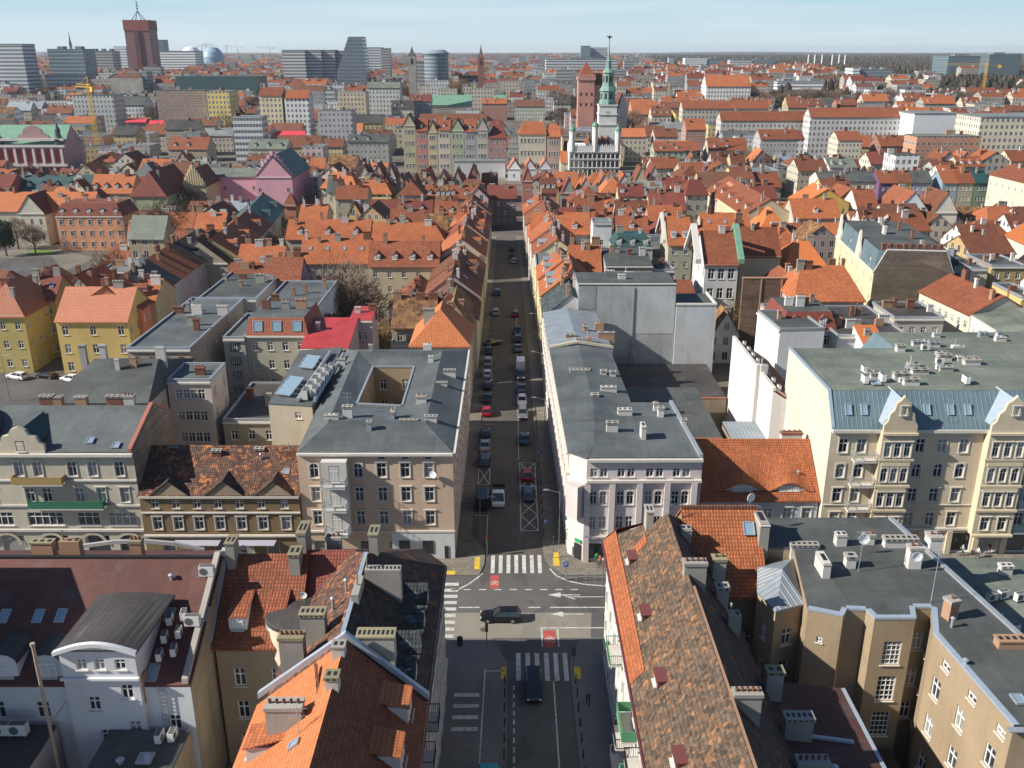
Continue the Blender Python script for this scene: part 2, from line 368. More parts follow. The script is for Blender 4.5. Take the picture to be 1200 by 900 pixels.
def wall_edge(mb, A, B, z0, wins, m=0, depth=.22, m_rev=0):
    """vertical wall A->B (outward = right of travel) with real window openings; wins = (u_centre, z, w, h)"""
    t = Vector((B[0]-A[0], B[1]-A[1], 0)); Lh = t.length
    if Lh < .05: return
    t /= Lh; n = Vector((t.y, -t.x, 0)); zt = min(A[2], B[2]); base = Vector((A[0], A[1], 0))
    ok = [(u-w/2, u+w/2, z, z+h) for u, z, w, h in wins if u-w/2 > .05 and u+w/2 < Lh-.05 and z > z0-.01 and z+h < zt-.05]
    xs = sorted({0., Lh} | {round(a, 4) for q in ok for a in q[:2]}); zs = sorted({z0, zt} | {round(a, 4) for q in ok for a in q[2:]})
    pt = lambda u, z, d=0.: base+t*u+Vector((0, 0, z))-n*d
    # merge cells per column strip
    for i in range(len(xs)-1):
        xa, xb = xs[i], xs[i+1]; xc = (xa+xb)/2; holes = sorted((q[2], q[3]) for q in ok if q[0] < xc < q[1]); z = z0
        for h0, h1 in holes:
            if h0 > z+.001: mb.poly([pt(xa, z), pt(xb, z), pt(xb, h0), pt(xa, h0)], m)
            z = max(z, h1)
        if zt > z+.001: mb.poly([pt(xa, z), pt(xb, z), pt(xb, zt), pt(xa, zt)], m)
    for a, b_, c, d in ok:
        mb.poly([pt(a, c), pt(a, d), pt(a, d, depth), pt(a, c, depth)][::-1], m_rev); mb.poly([pt(b_, c), pt(b_, d), pt(b_, d, depth), pt(b_, c, depth)], m_rev)
        mb.poly([pt(a, d), pt(b_, d), pt(b_, d, depth), pt(a, d, depth)][::-1], m_rev); mb.poly([pt(a, c), pt(b_, c), pt(b_, c, depth), pt(a, c, depth)], m_rev)
        mb.poly([pt(a, c, depth), pt(b_, c, depth), pt(b_, d, depth), pt(a, d, depth)], m_rev)
    if abs(A[2]-B[2]) > .02:
        hi = Vector(A if A[2] > B[2] else B); mb.poly([pt(0, zt), pt(Lh, zt), hi], m)
def G(n, rows, w=1.1, h=1.8, m0=1.6, m1=1.6, style='cross', skip=()):
    """window grid: n columns, rows = sill heights (or (sill, h[, style]))"""
    return dict(n=n, rows=rows, w=w, h=h, m0=m0, m1=m1, style=style, skip=skip)
def grid_wins(A, B, g):
    Lh = sqrt((B[0]-A[0])**2+(B[1]-A[1])**2); out = []
    for gi in (g if isinstance(g, list) else [g]):
        if isinstance(gi, tuple): out.append(gi if len(gi) > 4 else gi+('cross',)); continue
        n = gi['n']
        for ri, r in enumerate(gi['rows']):
            z, h, st = (r, gi['h'], gi['style']) if not isinstance(r, tuple) else (r+(gi['style'],) if len(r) == 2 else r)
            for k in range(n):
                if (k, ri) in gi['skip']: continue
                u = gi['m0']+(Lh-gi['m0']-gi['m1'])*((k/(n-1)) if n > 1 else .5)
                out.append((u, z, gi['w'], h, st))
    return out
def bld(name, label, cat, outline, roofs, wallm, wins={}, z0=0., near=True, frame=None, group=None, th=.22, wallname='wall', trims=True, gab=()):
    """outline: CCW list of points (eave heights); roofs: list of (partname, faces, material)"""
    cx = sum(p[0] for p in outline)/len(outline); cy = sum(p[1] for p in outline)/len(outline); O = Vector((cx, cy, z0))
    root = empty(name, O, label, cat, group)
    mb = MB(); n = len(outline)
    for i in range(n):
        A, B = outline[i], outline[(i+1) % n]; ws = grid_wins(A, B, wins[i]) if i in wins else []
        Lh = sqrt((B[0]-A[0])**2+(B[1]-A[1])**2); zt = min(A[2], B[2])
        ws = [w for w in ws if w[0]-w[2]/2 > .05 and w[0]+w[2]/2 < Lh-.05 and w[1] > z0-.01 and w[1]+w[3] < zt-.05]
        wall_edge(mb, A, B, z0, [w[:4] for w in ws])
        t = Vector((B[0]-A[0], B[1]-A[1], 0)).normalized()
        for w in ws: add_window(root, Vector((A[0], A[1], w[1]))+t*w[0], atan2(t.y, t.x), w[2], w[3], w[4], frame, near, O)
    for tri in gab: mb.poly(tri)
    mb.build(wallname, wallm, root, O)
    for r in roofs:
        b = MB(); b.slab(r[1], r[3] if len(r) > 3 else th, 0); b.build(r[0], r[2], root, O)
    root['_O'] = 0; del root['_O']
    return root
def up(p, dz=.2): return Vector((p[0], p[1], p[2]+dz))
def quadroof(A, B, C, D, kind, h, axis='x', ov=.45, i0=0., i1=0., md=1.6, mh=3.2):
    """faces of a roof over A(front left) B(front right) C D, gable triangles"""
    A, B, C, D = map(Vector, (A, B, C, D)); gab = []; Z = lambda p, dz: Vector((p[0], p[1], p[2]+dz))
    if kind == 'flat': return [[Z(A, .15), Z(B, .15), Z(C, .15), Z(D, .15)]], [], None
    if kind == 'shed':
        C2, D2 = Z(C, h), Z(D, h); return [[Z(A, .2), Z(B, .2), Z(C2, .2), Z(D2, .2)]], [[B, C, C2], [C, D, D2, C2], [D, A, D2]], None
    if axis == 'y': A, B, C, D = B, C, D, A
    # ridge parallel to AB now; slopes: A-B side and C-D side; ends B-C and D-A
    R0, R1 = (A+D)/2+Vector((0, 0, h)), (B+C)/2+Vector((0, 0, h)); d = (R1-R0); R0i, R1i = R0+d*i0, R1-d*i1
    if kind == 'mansard':
        c = (A+B+C+D)/4; ins = []
        for p in (A, B, C, D):
            v = p-c; v.z = 0; l = v.length; q = c+v*(1-md*1.3/l); ins.append(Vector((q.x, q.y, p.z+mh)))
        a, b_, c_, d_ = ins
        return [[Z(A, .1), Z(B, .1), b_, a], [Z(B, .1), Z(C, .1), c_, b_], [Z(C, .1), Z(D, .1), d_, c_], [Z(D, .1), Z(A, .1), a, d_]], [], [[a, b_, c_, d_]]
    n = (D-A); w = n.length/2; n.normalize(); t = (B-A).normalized(); sl = h/w
    oA, oB, oC, oD = (Z(A-n*ov, .2-ov*sl), Z(B-n*ov, .2-ov*sl), Z(C+n*ov, .2-ov*sl), Z(D+n*ov, .2-ov*sl))
    r0, r1 = Z(R0i, .2), Z(R1i, .2); e = .18
    if i0 == 0: oA, oD, r0 = oA-t*e, oD-t*e, r0-t*e; gab.append([D, A, R0])
    else: oA, oD = oA-t*ov, oD-t*ov
    if i1 == 0: oB, oC, r1 = oB+t*e, oC+t*e, r1+t*e; gab.append([B, C, R1])
    else: oB, oC = oB+t*ov, oC+t*ov
    fs = [[oA, oB, r1, r0], [oC, oD, r0, r1]]
    if i0: fs.append([oD, oA, r0])
    if i1: fs.append([oB, oC, r1])
    return fs, gab, None
def rect(A, B, depth):
    t = Vector((B[0]-A[0], B[1]-A[1], 0)).normalized(); n = Vector((t.y, -t.x, 0))
    A = Vector(A); B = Vector((B[0], B[1], A[2])); return A, B, B-n*depth, A-n*depth
CS_ = [0]
def chimney(parent, pos, h=2.2, w=1.2, d=.6, mat=None, cap=None, rz=0., pots=3, O=None, sink=1.5):
    """plastered stack with a projecting cap and a row of flue holes"""
    O = O if O is not None else parent.location
    if h > 2.3: h *= .82
    CS_[0] += 1; sty = (0, 1, 0, 2, 3, 0, 1, 4)[(CS_[0]*5+int(w*7)) % 8]
    b = MB(); b.box((0, 0, -sink), (w, d, h+sink-.25), 0); n = max(1, pots)
    if sty in (0, 1, 2): b.box((0, 0, h-.26), (w+.16, d+.16, .28 if sty != 2 else .14), 1)
    elif sty == 3: b.box((0, 0, h-.26), (w+.1, d+.1, .10), 1); b.box((0, 0, h-.161), (w*.96, d*.9, .12), 0)
    else: b.box((0, 0, h-.26), (w, d, .22), 0)
    tp = h+(.02 if sty in (0, 1) else (-.12 if sty == 2 else -.04))
    for k in range(n):
        x = -w/2+w*(k+.5)/n
        if sty == 1: b.cone((x, 0, tp-.02), [(.11, 0), (.13, .3), (.10, .31), (.09, .1)], 7, 3)
        elif sty == 4 and k == 0: b.tube((x, 0, tp-.1), (x, 0, tp+.9), .07, n=6, m=1); b.cone((x, 0, tp+.9), [(.14, 0), (.02, .12)], 6, 1)
        else: b.box((x, 0, tp+.002), (w/n*.55, d*.5, .012), 2)
        if sty == 0 and w > .8: b.box((x, -d/2-.075, h-.20), (w/n*.5, .02, .14), 2)
    o = link('chimney', b.mesh('chimney', [mat or CONC, cap or mat or CONC, DARK, CHB]), parent, Vector(pos)-Vector(O), rz)
    return o
def rchimney(parent, pos, s=1., mat=None, rz=0., O=None):
    return chimney(parent, pos, random.uniform(1.2, 2.3)*s, random.choice((.7, 1., 1.5, 2.0))*s, .6*s, mat or random.choice((CONC, CHW, CHB, CHT)), None, rz, random.choice((2, 3, 4)), O)
CHW = stucco((.55, .53, .50), .3); CHB = brickm((.24, .10, .06)); CHT = stucco((.36, .22, .14), .3); CHY = stucco((.30, .27, .17), .7)
def dormer(parent, pos, w=1.3, h=1.4, depth=2.6, rz=0., wallm=None, roofm=None, kind='gable', O=None, frame=None, rh=.7):
    """pos: middle of the front face's foot; local -y faces out"""
    O = O if O is not None else parent.location; wallm = wallm or CHW; roofm = roofm or OR2
    d = link('dormer', None, None, None); bpy.data.objects.remove(d)
    b = MB(); hw = w/2
    fr = [Vector((-hw, 0, 0)), Vector((hw, 0, 0)), Vector((hw, depth, 0)), Vector((-hw, depth, 0))]
    b.prism([p-Vector((0, 0, .4)) for p in fr], h+.4, 0)
    ov = .14; top = []
    if kind == 'gable':
        b.poly([(-hw, 0, h), (hw, 0, h), (0, 0, h+rh)], 0)
        top = [[Vector((-hw-ov, -ov, h-.05)), Vector((0, -ov, h+rh+.08)), Vector((0, depth+.8, h+rh+.08)), Vector((-hw-ov, depth, h-.05))][::-1],
               [Vector((hw+ov, -ov, h-.05)), Vector((hw+ov, depth, h-.05)), Vector((0, depth+.8, h+rh+.08)), Vector((0, -ov, h+rh+.08))]]
    elif kind == 'arch':
        n = 6; pr = [(-(hw+ov)*cos(pi*k/n), h-.02+rh*sin(pi*k/n)) for k in range(n+1)]
        b.poly([(x*.95, 0, z) for x, z in pr][::-1], 0)
        top = [[Vector((pr[k][0], -ov, pr[k][1])), Vector((pr[k+1][0], -ov, pr[k+1][1])), Vector((pr[k+1][0], depth, pr[k+1][1])), Vector((pr[k][0], depth, pr[k][1]))][::-1] for k in range(n)]
    else:
        top = [[Vector((-hw-ov, -ov, h)), Vector((hw+ov, -ov, h)), Vector((hw+ov, depth+.5, h+rh)), Vector((-hw-ov, depth+.5, h+rh))]]
    o = link('dormer', b.mesh('dormer_wall', [wallm]), parent, Vector(pos)-Vector(O), rz)
    r = MB(); r.slab(top, .1); r.build('dormer_roof', roofm, o)
    ww, wh = w*.62, h*.74; me, pm = window_mesh(ww, wh, 'cross', frame or WHITE, False)
    link('window', me, o, (0, -.17, h*.14))
    return o
def skylight(parent, pos, nrm, w=.8, l=1.2, O=None, glass=None, tilt=None):
    O = O if O is not None else parent.location
    k = ('sky', w, l)
    if k not in WM:
        b = MB(); 
        for x0, x1, y0, y1 in ((-w/2, -w/2+.1, -l/2, l/2), (w/2-.1, w/2, -l/2, l/2), (-w/2+.1, w/2-.1, -l/2, -l/2+.1), (-w/2+.1, w/2-.1, l/2-.1, l/2)):
            b.box(((x0+x1)/2, (y0+y1)/2, -.05), (x1-x0, y1-y0, .2), 0)
        b.box((0, 0, -.05), (w-.2, l-.2, .14), 1)
        WM[k] = b.mesh('skylight', [METAL, SKYG])
    n = Vector(nrm).normalized(); h = Vector((-n.y, n.x, 0)); h = h.normalized() if h.length > .01 else Vector((1, 0, 0)); v = n.cross(h)
    M3 = Matrix((h, v, n)).transposed()
    return link('skylight', WM[k], parent, Vector(pos)-Vector(O), rot=M3.to_euler())
SKYG = plain((.20, .30, .38), .08, 0., .9)
def acunit(parent, pos, rz=0., s=1., O=None):
    O = O if O is not None else parent.location
    if 'ac' not in WM:
        b = MB(); b.box((0, 0, .12), (1.1, .5, .8), 0)
        for x in (-.45, .45): b.box((x, 0, 0), (.08, .5, .12), 1)
        b.loft([[(-.2+.3*cos(2*pi*k/12), y, .52+.3*sin(2*pi*k/12)) for k in range(12)] for y in (-.27, -.25)][::1], 1)
        b.box((0, 0, .921), (1.0, .4, .02), 1)
        WM['ac'] = b.mesh('air_conditioner', [plain((.62, .62, .6), .5), plain((.1, .1, .1), .6)])
    return link('air_conditioner', WM['ac'], parent, Vector(pos)-Vector(O), rz, scale=(s, s, s))
def vent(parent, pos, h=.9, r=.14, O=None):
    O = O if O is not None else parent.location
    k = ('vent', h, r)
    if k not in WM:
        b = MB(); b.cone((0, 0, -.3), [(r, 0), (r, h+.3)], 8, 0); b.cone((0, 0, h-.05), [(r*1.8, 0), (r*1.8, .06), (.02, .2)], 8, 0)
        WM[k] = b.mesh('vent_pipe', [METAL])
    return link('vent_pipe', WM[k], parent, Vector(pos)-Vector(O))
def dish(parent, pos, rz=0., r=.5, O=None):
    O = O if O is not None else parent.location
    k = ('dish', r)
    if k not in WM:
        b = MB(); n = 14; rings = []
        for rr, d in ((.02, 0), (.5, .06), (1, .22)):
            rings.append([(r*rr*cos(2*pi*q/n), -d*r, .9+r*rr*sin(2*pi*q/n)) for q in range(n)])
        for q in reversed(range(3)): rings.append([(x*.98, y+.05, .9+(z-.9)*.98) for x, y, z in rings[q]])
        b.loft(rings, 0); b.tube((0, .05, .9), (0, .1, -.3), .035, n=6, m=1); b.tube((0, 0, .9), (0, -r*.9, 1.0), .015, n=4, m=1)
        WM[k] = b.mesh('satellite_dish', [plain((.75, .75, .74), .4), METAL], smooth=False)
    return link('satellite_dish', WM[k], parent, Vector(pos)-Vector(O), rz)
def antenna(parent, pos, h=3., O=None):
    O = O if O is not None else parent.location
    b = MB(); b.tube((0, 0, -.5), (0, 0, h), .035, n=5)
    for k, z in enumerate((h-.1, h-.7)):
        b.tube((-.7+.2*k, 0, z), (.7, 0, z), .02, n=4)
        for x in (-.5, -.2, .1, .4): b.tube((x, -.3, z+.02), (x, .3, z+.02), .012, n=4)
    return link('antenna', b.mesh('antenna', [METAL]), parent, Vector(pos)-Vector(O))
def balcony(parent, pos, w=3., d=1.1, rz=0., railm=None, slabm=None, O=None, solid=False, plants=None):
    O = O if O is not None else parent.location; b = MB(); b.box((0, -d/2, -.18), (w, d, .18), 0)
    o = link('balcony', b.mesh('balcony', [slabm or TRIM]), parent, Vector(pos)-Vector(O), rz)
    r = MB(); H = 1.05
    for x0, y0, x1, y1 in ((-w/2, 0, -w/2, -d), (-w/2, -d, w/2, -d), (w/2, -d, w/2, 0)):
        L_ = max(abs(x1-x0), abs(y1-y0)); cx, cy = (x0+x1)/2, (y0+y1)/2; hx = abs(x1-x0) > .01
        r.box((cx, cy, H-.06), (L_ if hx else .06, .06 if hx else L_, .06)); r.box((cx, cy, .08), (L_ if hx else .04, .04 if hx else L_, .04))
        if solid: r.box((cx, cy, .12), (L_ if hx else .04, .04 if hx else L_, H-.2))
        else:
            n = max(2, int(L_/.16))
            for k in range(n+1):
                r.box((x0+(x1-x0)*k/n, y0+(y1-y0)*k/n, .12), (.03, .03, H-.18))
    r.build('railing', railm or DARK, o); return o
def parapet(parent, pts, h=.45, t=.3, mat=None, closed=True, O=None, name='parapet', inner=True):
    O = O if O is not None else parent.location; b = MB(); n = len(pts)
    for i in range(n if closed else n-1):
        a, c = Vector(pts[i]), Vector(pts[(i+1) % n]); d = Vector((c.x-a.x, c.y-a.y, 0)); L_ = d.length; d.normalize(); nn = Vector((d.y, -d.x, 0))
        a2 = a+nn*.04-d*0; c2 = c+nn*.04
        q = [a2, c2, c2-nn*t, a2-nn*t]
        i0 = len(b.v); b.v += [tuple(p) for p in q]+[(p[0], p[1], p[2]+h+.003*(i % 2)) for p in q]
        for k in range(4):
            j = (k+1) % 4; b.f.append((i0+k, i0+j, i0+4+j, i0+4+k)); b.m.append(0)
        b.f.append((i0+4, i0+5, i0+6, i0+7)); b.m.append(0)
    return b.build(name, mat or METAL, parent, O)
def bandtrim(root, A, B, zs, d=.14, h=.22, mat=None, O=None, name='cornice'):
    O = O if O is not None else root.location; t = Vector((B[0]-A[0], B[1]-A[1], 0)); L_ = t.length; t.normalize(); n = Vector((t.y, -t.x, 0)); b = MB()
    for z in zs:
        z, hh, dd = (z, h, d) if not isinstance(z, tuple) else z
        c = (Vector(A)+Vector(B))/2+n*(dd/2-.01); b.box((c.x, c.y, z), (L_+.04, dd+.02, hh), 0, atan2(t.y, t.x))
    return b.build(name, mat or TRIM, root, O)
def lineon(A, B, u, z=None):
    t = Vector((B[0]-A[0], B[1]-A[1], 0)).normalized(); p = Vector((A[0], A[1], 0))+t*u; p.z = A[2] if z is None else z; return p
# quick house from its front eave edge
def house(label, A, B, depth, kind='gable', h=4., axis='x', wall=(.5, .45, .35), roof=None, nf=0, ns=0, floors=3, near=False, name='tenement_house', cat='house', group=None,
          i0=0., i1=0., ch=2, dorm=0, sky=0, ww=1.05, wh=1.6, style='cross', frame=None, flatm=None, sides=(0, 1, 3), wm=None, md=1.6, mh=3., dk='gable', dr=None, z0=0., par=False, hidez=0., skip=()):
    A, B, C, D = rect(A, B, depth); z = A[2]; roof = roof or OR1; fh = (z-.5)/floors
    rows = [z0+fh*k+fh*.32+.1 for k in range(floors) if fh*k+fh >= hidez]; g = {}
    if nf: g[0] = G(nf, rows, ww, min(wh, fh*.58), style=style, skip=skip)
    if ns:
        for s in sides:
            if s in (1, 3): g[s] = G(ns, rows, ww, min(wh, fh*.58), style=style)
    fs, gab, flat = quadroof(A, B, C, D, kind, h, axis, i0=i0, i1=i1, md=md, mh=mh)
    rf = [('roof', fs, roof)]
    if flat: rf.append(('roof_deck', flat, flatm or BIT))
    root = bld(name, label, cat, [A, B, C, D], rf, wm or stucco(tuple(wall)), g, near=near, frame=frame, group=group, gab=gab)
    if par or kind == 'flat': parapet(root, [A, B, C, D], .5, .3, METAL if not par else par)
    n = Vector((B-A)); L_ = n.length; t = n.normalized(); inw = (D-A).normalized(); rz = atan2(t.y, t.x)
    bandtrim(root, A, B, [(z-.32, .3, .28)])
    for k in range(ch):
        u = (k+.5+random.uniform(-.3, .3))/ch*L_; 
        if kind == 'gable' and axis == 'x': vv = depth*random.uniform(.36, .64); zz = z+h*(1-abs(vv-depth/2)/(depth/2))
        elif kind == 'gable': u = L_*random.choice((.3, .36, .64, .7)); vv = depth*(k+.5)/ch; zz = z+h*(1-abs(u-L_/2)/(L_/2))
        elif kind == 'mansard': vv = depth*random.uniform(.3, .7); zz = z+mh; u = min(max(u, 2.5), L_-2.5)
        elif kind == 'shed': vv = depth*random.uniform(.5, .8); zz = z+h*vv/depth
        else: vv = depth*random.uniform(.25, .75); zz = z+.1
        rchimney(root, A+t*u+inw*vv+Vector((0, 0, zz-z+(.3 if kind == 'gable' else 0))), 1., None, rz)
    for k in range(dorm):
        u = (k+.5)/dorm*L_
        if kind == 'mansard': q = A+t*u+inw*.35+Vector((0, 0, .35)); dormer(root, q, 1.4, 1.7, 1.6, rz, None, dr or roof, dk)
        else:
            f = .22; q = A+t*u+inw*(depth/2*f)+Vector((0, 0, h*f+.05)); dormer(root, q, 1.5, 1.35, depth/2*.5, rz, None, dr or roof, dk)
    if sky and kind == 'gable' and axis == 'x':
        nr = (-inw*h/(depth/2)+Vector((0, 0, 1)))
        for k in range(sky):
            q = A+t*((k+.5)/sky*L_)+inw*(depth/2*.55)+Vector((0, 0, h*.55+.25)); skylight(root, q, nr)
    return root
# ------------------------------------------------------------------ ground, roads
def gm(name, c, var=.25, cell=None, rough=.9, patch=.0, spec=.25):
    t = NT(name); a = t.noise(.06, 6, rough=.6); b = t.noise(1.1, 5, rough=.65)
    col = t.scalec(c, t.math('MULTIPLY', t.ramp(a, .3, .7, 1+var, 1-var), t.ramp(b, .3, .7, 1+var*.4, 1-var*.4)))
    if cell:
        br = t.node('ShaderNodeTexBrick', inp={'Vector': t.uv, 'Color1': (1, 1, 1, 1), 'Color2': (.72, .72, .72, 1), 'Mortar': (.5, .5, .5, 1), 'Scale': 1., 'Mortar Size': cell*.06, 'Brick Width': cell*1.5, 'Row Height': cell}).outputs[0]
        col = t.mix(1., col, br, 'MULTIPLY')
    if patch: col = t.mix(t.ramp(t.noise(.18, 3, t.map((1, .5, 1))), .56, .58, 0, patch), col, tuple(x*.6 for x in c))
    return t.out(col, rough, spec)
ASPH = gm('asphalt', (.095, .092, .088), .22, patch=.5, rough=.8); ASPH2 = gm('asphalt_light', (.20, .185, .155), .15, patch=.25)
COB = gm('cobbles', (.125, .112, .10), .3, .22); PAVE = gm('paving', (.21, .19, .155), .2, .5); PAVD = gm('paving_dark', (.15, .145, .14), .2, patch=.3)
def worn(c, base, amt):
    t = NT('road_paint'); w = t.ramp(t.noise(2.2, 8, rough=.8), .5, .62, 0, amt); return t.out(t.mix(w, t.scalec(c, t.ramp(t.noise(.5, 3), .3, .7, .85, 1.05)), base), .7, .3)
PAINT = worn((.52, .52, .49), (.15, .145, .13), .85); YEL = worn((.58, .40, .04), (.2, .17, .1), .5); REDP = worn((.40, .07, .06), (.15, .12, .11), .6); GRND = gm('city_ground', (.12, .105, .088), .35)
COURT = gm('courtyard_ground', (.13, .115, .095), .35, patch=.4)
def sheet(name, polys, mat, z, kind='structure'):
    b = MB()
    for p in polys: b.poly([(q[0], q[1], z) for q in p])
    o = b.build(name, mat); tag(o, kind=kind); return o
def RQ(x0, x1, y0, y1): return [(x0, y0), (x1, y0), (x1, y1), (x0, y1)]
# terrain: one sheet out to the horizon with far hills under the woods
tb = MB(); xs = [-26000, -12000, -6000, -3000, -1500, -600, 0, 600, 1500, 3000, 6000, 12000, 26000]; ys = [-200, 560, 620, 680, 740, 800, 860, 920, 980, 1050, 3000, 5000, 8000, 12000, 18000, 30000]
for j in range(len(ys)-1):
    for i in range(len(xs)-1): tb.poly([(xs[i], ys[j], gz(ys[j])), (xs[i+1], ys[j], gz(ys[j])), (xs[i+1], ys[j+1], gz(ys[j+1])), (xs[i], ys[j+1], gz(ys[j+1]))])
ter = tb.build('ground', GRND); tag(ter, kind='structure')
sheet('road', [RQ(-260, 260, 88.4, 101.8), [(-.5, 20), (6.3, 20), (6.3, 84), (7.6, 88.4), (-2.2, 88.4), (-.5, 84)], [(-4.2, 101.8), (7.0, 101.8), (4.2, 106.5), (-3.6, 106.5)]], ASPH, .008)
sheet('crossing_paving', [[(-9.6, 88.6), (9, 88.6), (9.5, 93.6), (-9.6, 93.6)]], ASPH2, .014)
sheet('cobbled_street', [[(-3.6, 106.5), (4.2, 106.5), (3.9, 165), (3.2, 240), (1.2, 330), (-5.4, 330), (-5.6, 160), (-5.6, 112), (-3.6, 108)]], COB, .010)
kb = MB()
def kerb(pts, h=.13): kb.prism([Vector((p[0], p[1], -.02)) for p in pts], h+.02)
kerb([(-9.3, 20), (-.5, 20), (-.5, 84), (-2.2, 88.4), (-26, 88.4), (-26, 84), (-9.3, 84)]); kerb([(6.3, 20), (11, 20), (11, 86), (24, 86), (24, 88.4), (7.6, 88.4), (6.3, 84)]); kb.prism([Vector((24.01, 84, -.02)), Vector((120, 84, -.02)), Vector((120, 88.4, -.02)), Vector((24.01, 88.4, -.02))], .15); kb.prism([Vector((-120, 84, -.02)), Vector((-26.01, 84, -.02)), Vector((-26.01, 88.4, -.02)), Vector((-120, 88.4, -.02))], .15)
kb.build('pavement', PAVD); tag(bpy.data.objects['pavement'], kind='structure')
kb = MB()
kerb([(-9.6, 101.8), (-4.2, 101.8), (-3.6, 104.5), (-3.6, 108), (-5.6, 112), (-5.6, 160), (-5.4, 330), (-9, 330), (-9, 108), (-9.6, 108)])
kerb([(7.0, 101.8), (11, 101.8), (11, 108), (9, 108), (8.6, 165), (6, 240), (5.5, 330), (1.4, 330), (3.2, 240), (3.9, 165), (4.2, 106.5), (5.0, 104)])
kerb([(-120, 101.8), (-9.61, 101.8), (-9.61, 108), (-120, 108)]); kerb([(11.01, 101.8), (130, 101.8), (130, 112), (11.01, 112)])
o = kb.build('pavement', PAVE); tag(o, kind='structure')
# painted markings
mk = []; 
for k in range(7): mk.append(RQ(-2.75+k*1.02, -2.25+k*1.02, 102.4, 106.9))
for k in range(6): mk.append(RQ(.45+k*1.03, .95+k*1.03, 81.0, 85.8))
for k in range(9): mk.append(RQ(-8.6, -6.7, 88.6+k*1.36, 89.25+k*1.36))
mk += [RQ(-6.4, -3.9, 94.6, 94.8), RQ(-.6, .8, 94.6, 94.8), RQ(2.0, 3.4, 94.6, 94.8), RQ(4.6, 60, 94.6, 94.8), RQ(7.0, 60, 96.9, 97.05), RQ(-60, -9.5, 94.6, 94.8)]
for k in range(8): mk.append(RQ(-6.0+k*1.9, -5.1+k*1.9, 98.5, 98.7))
mk += [RQ(3.5, 60, 90.45, 90.65), RQ(3.35, 3.5, 86.9, 90.65), RQ(5.2, 5.35, 86.9, 90.6), RQ(4.35, 4.5, 20, 81)]
for k in range(22): mk.append(RQ(.1, .28, 80.2-k*1.3-.75, 80.2-k*1.3))
def stripline(pts, w=.14):
    for a, b in zip(pts, pts[1:]):
        a, b = Vector((a[0], a[1], 0)), Vector((b[0], b[1], 0)); n = (b-a).normalized(); n = Vector((-n.y, n.x, 0))*w/2; mk.append([a-n, b-n, b+n, a+n])
stripline([(-3.8, 102.4), (-4.4, 101.3), (-5.4, 99.9), (-6.6, 98.7), (-7.6, 98.5)], .22); stripline([(4.9, 103.5), (5.6, 101.9), (7, 100.6), (9, 99.8), (13, 99.2)], .22)
stripline([(1.1, 106.9), (1.1, 140)], .01)
# no-parking hatches between the parked cars
def hatch(x0, x1, y0, y1, n=2):
    stripline([(x0, y0), (x1, y0), (x1, y1), (x0, y1), (x0, y0)])
    for k in range(n):
        a, b = y0+(y1-y0)*k/n, y0+(y1-y0)*(k+1)/n; stripline([(x0, a), (x1, b)]); stripline([(x1, a), (x0, b)])
hatch(1.25, 3.7, 113.5, 136, 5); hatch(-5.3, -3.5, 128, 134, 1); stripline([(1.1, 137), (1.1, 235)], .12); stripline([(-5.4, 118), (-3.5, 118), (-3.5, 110)], .12)
for k in range(12): stripline([(-3.4, 140+k*6.2), (-5.4, 140+k*6.2)], .1)
# hatched area and bays on the near left
MKG = list(mk); mk = []
for k in range(4): mk.append(RQ(-6.0, -3.4, 73.2+k*1.7, 73.75+k*1.7))
stripline([(-3.1, 66), (-2.9, 83)], .14); stripline([(-3, 82.5), (-.8, 82.5)], .14)
MKP = mk; mk = MKG
def arrow(x, y):   # lane arrow pointing left with a tail
    mk.extend([[(x, y), (x+1.6, y-.55), (x+1.6, y+.55)], RQ(x+1.6, x+4.0, y-.09, y+.09)])
arrow(4.5, 93.3); arrow(4.4, 97.4); mk.append([(6.2, 97.3), (7.6, 96.4), (7.8, 96.5), (6.4, 97.4)])
o = sheet('road_marking', mk, PAINT, .143); 
bpy.data.objects.remove(o)
def onroad(pts): return .018
b = MB()
for p in mk:
    b.poly([(q[0], q[1], .022) for q in p])
for p in MKP: b.poly([(q[0], q[1], .136) for q in p])
o = b.build('road_marking', PAINT); tag(o, kind='structure')
# paving-level tactile squares (on the pavements) and red bicycle boxes
sheet('tactile_paving', [RQ(-4.9, -4.2, 103.2, 106.2), RQ(5.4, 6.2, 104, 107.4)], YEL, .136); sheet('tactile_paving', [RQ(-8.9, -7.3, 101.9, 102.8), RQ(6.7, 7.4, 81.2, 83.2), RQ(-1.2, -.6, 81.2, 83.2), RQ(-8.4, -7.6, 86.6, 87.3)], YEL, .136)
sheet('bicycle_box', [RQ(-2.75, -1.6, 98.9, 101.9), RQ(3.65, 4.95, 86.9, 90.0)], REDP, .026)
bk = MB()
def bike(cx, cy, s, fl=1):
    for dx in (-.3, .3):
        for k in range(8):
            a0, a1 = 2*pi*k/8, 2*pi*(k+1)/8; r0, r1 = .2*s, .26*s
            bk.poly([(cx+dx*s+r0*cos(a0), cy+1.5*r0*sin(a0), .031), (cx+dx*s+r1*cos(a0), cy+1.5*r1*sin(a0), .031), (cx+dx*s+r1*cos(a1), cy+1.5*r1*sin(a1), .031), (cx+dx*s+r0*cos(a1), cy+1.5*r0*sin(a1), .031)])
    for a, b_ in (((-.3, 0), (-.1, .6)), ((-.1, .6), (.22, .6)), ((.22, .6), (.3, 0)), ((-.3, 0), (0, 0)), ((0, 0), (.22, .6)), ((0, 0), (-.14, .75))):
        p, q = Vector((cx+a[0]*s, cy+a[1]*s, .031)), Vector((cx+b_[0]*s, cy+b_[1]*s, .031)); n = (q-p).normalized(); n = Vector((-n.y, n.x, 0))*.035*s; bk.poly([p-n, q-n, q+n, p+n])
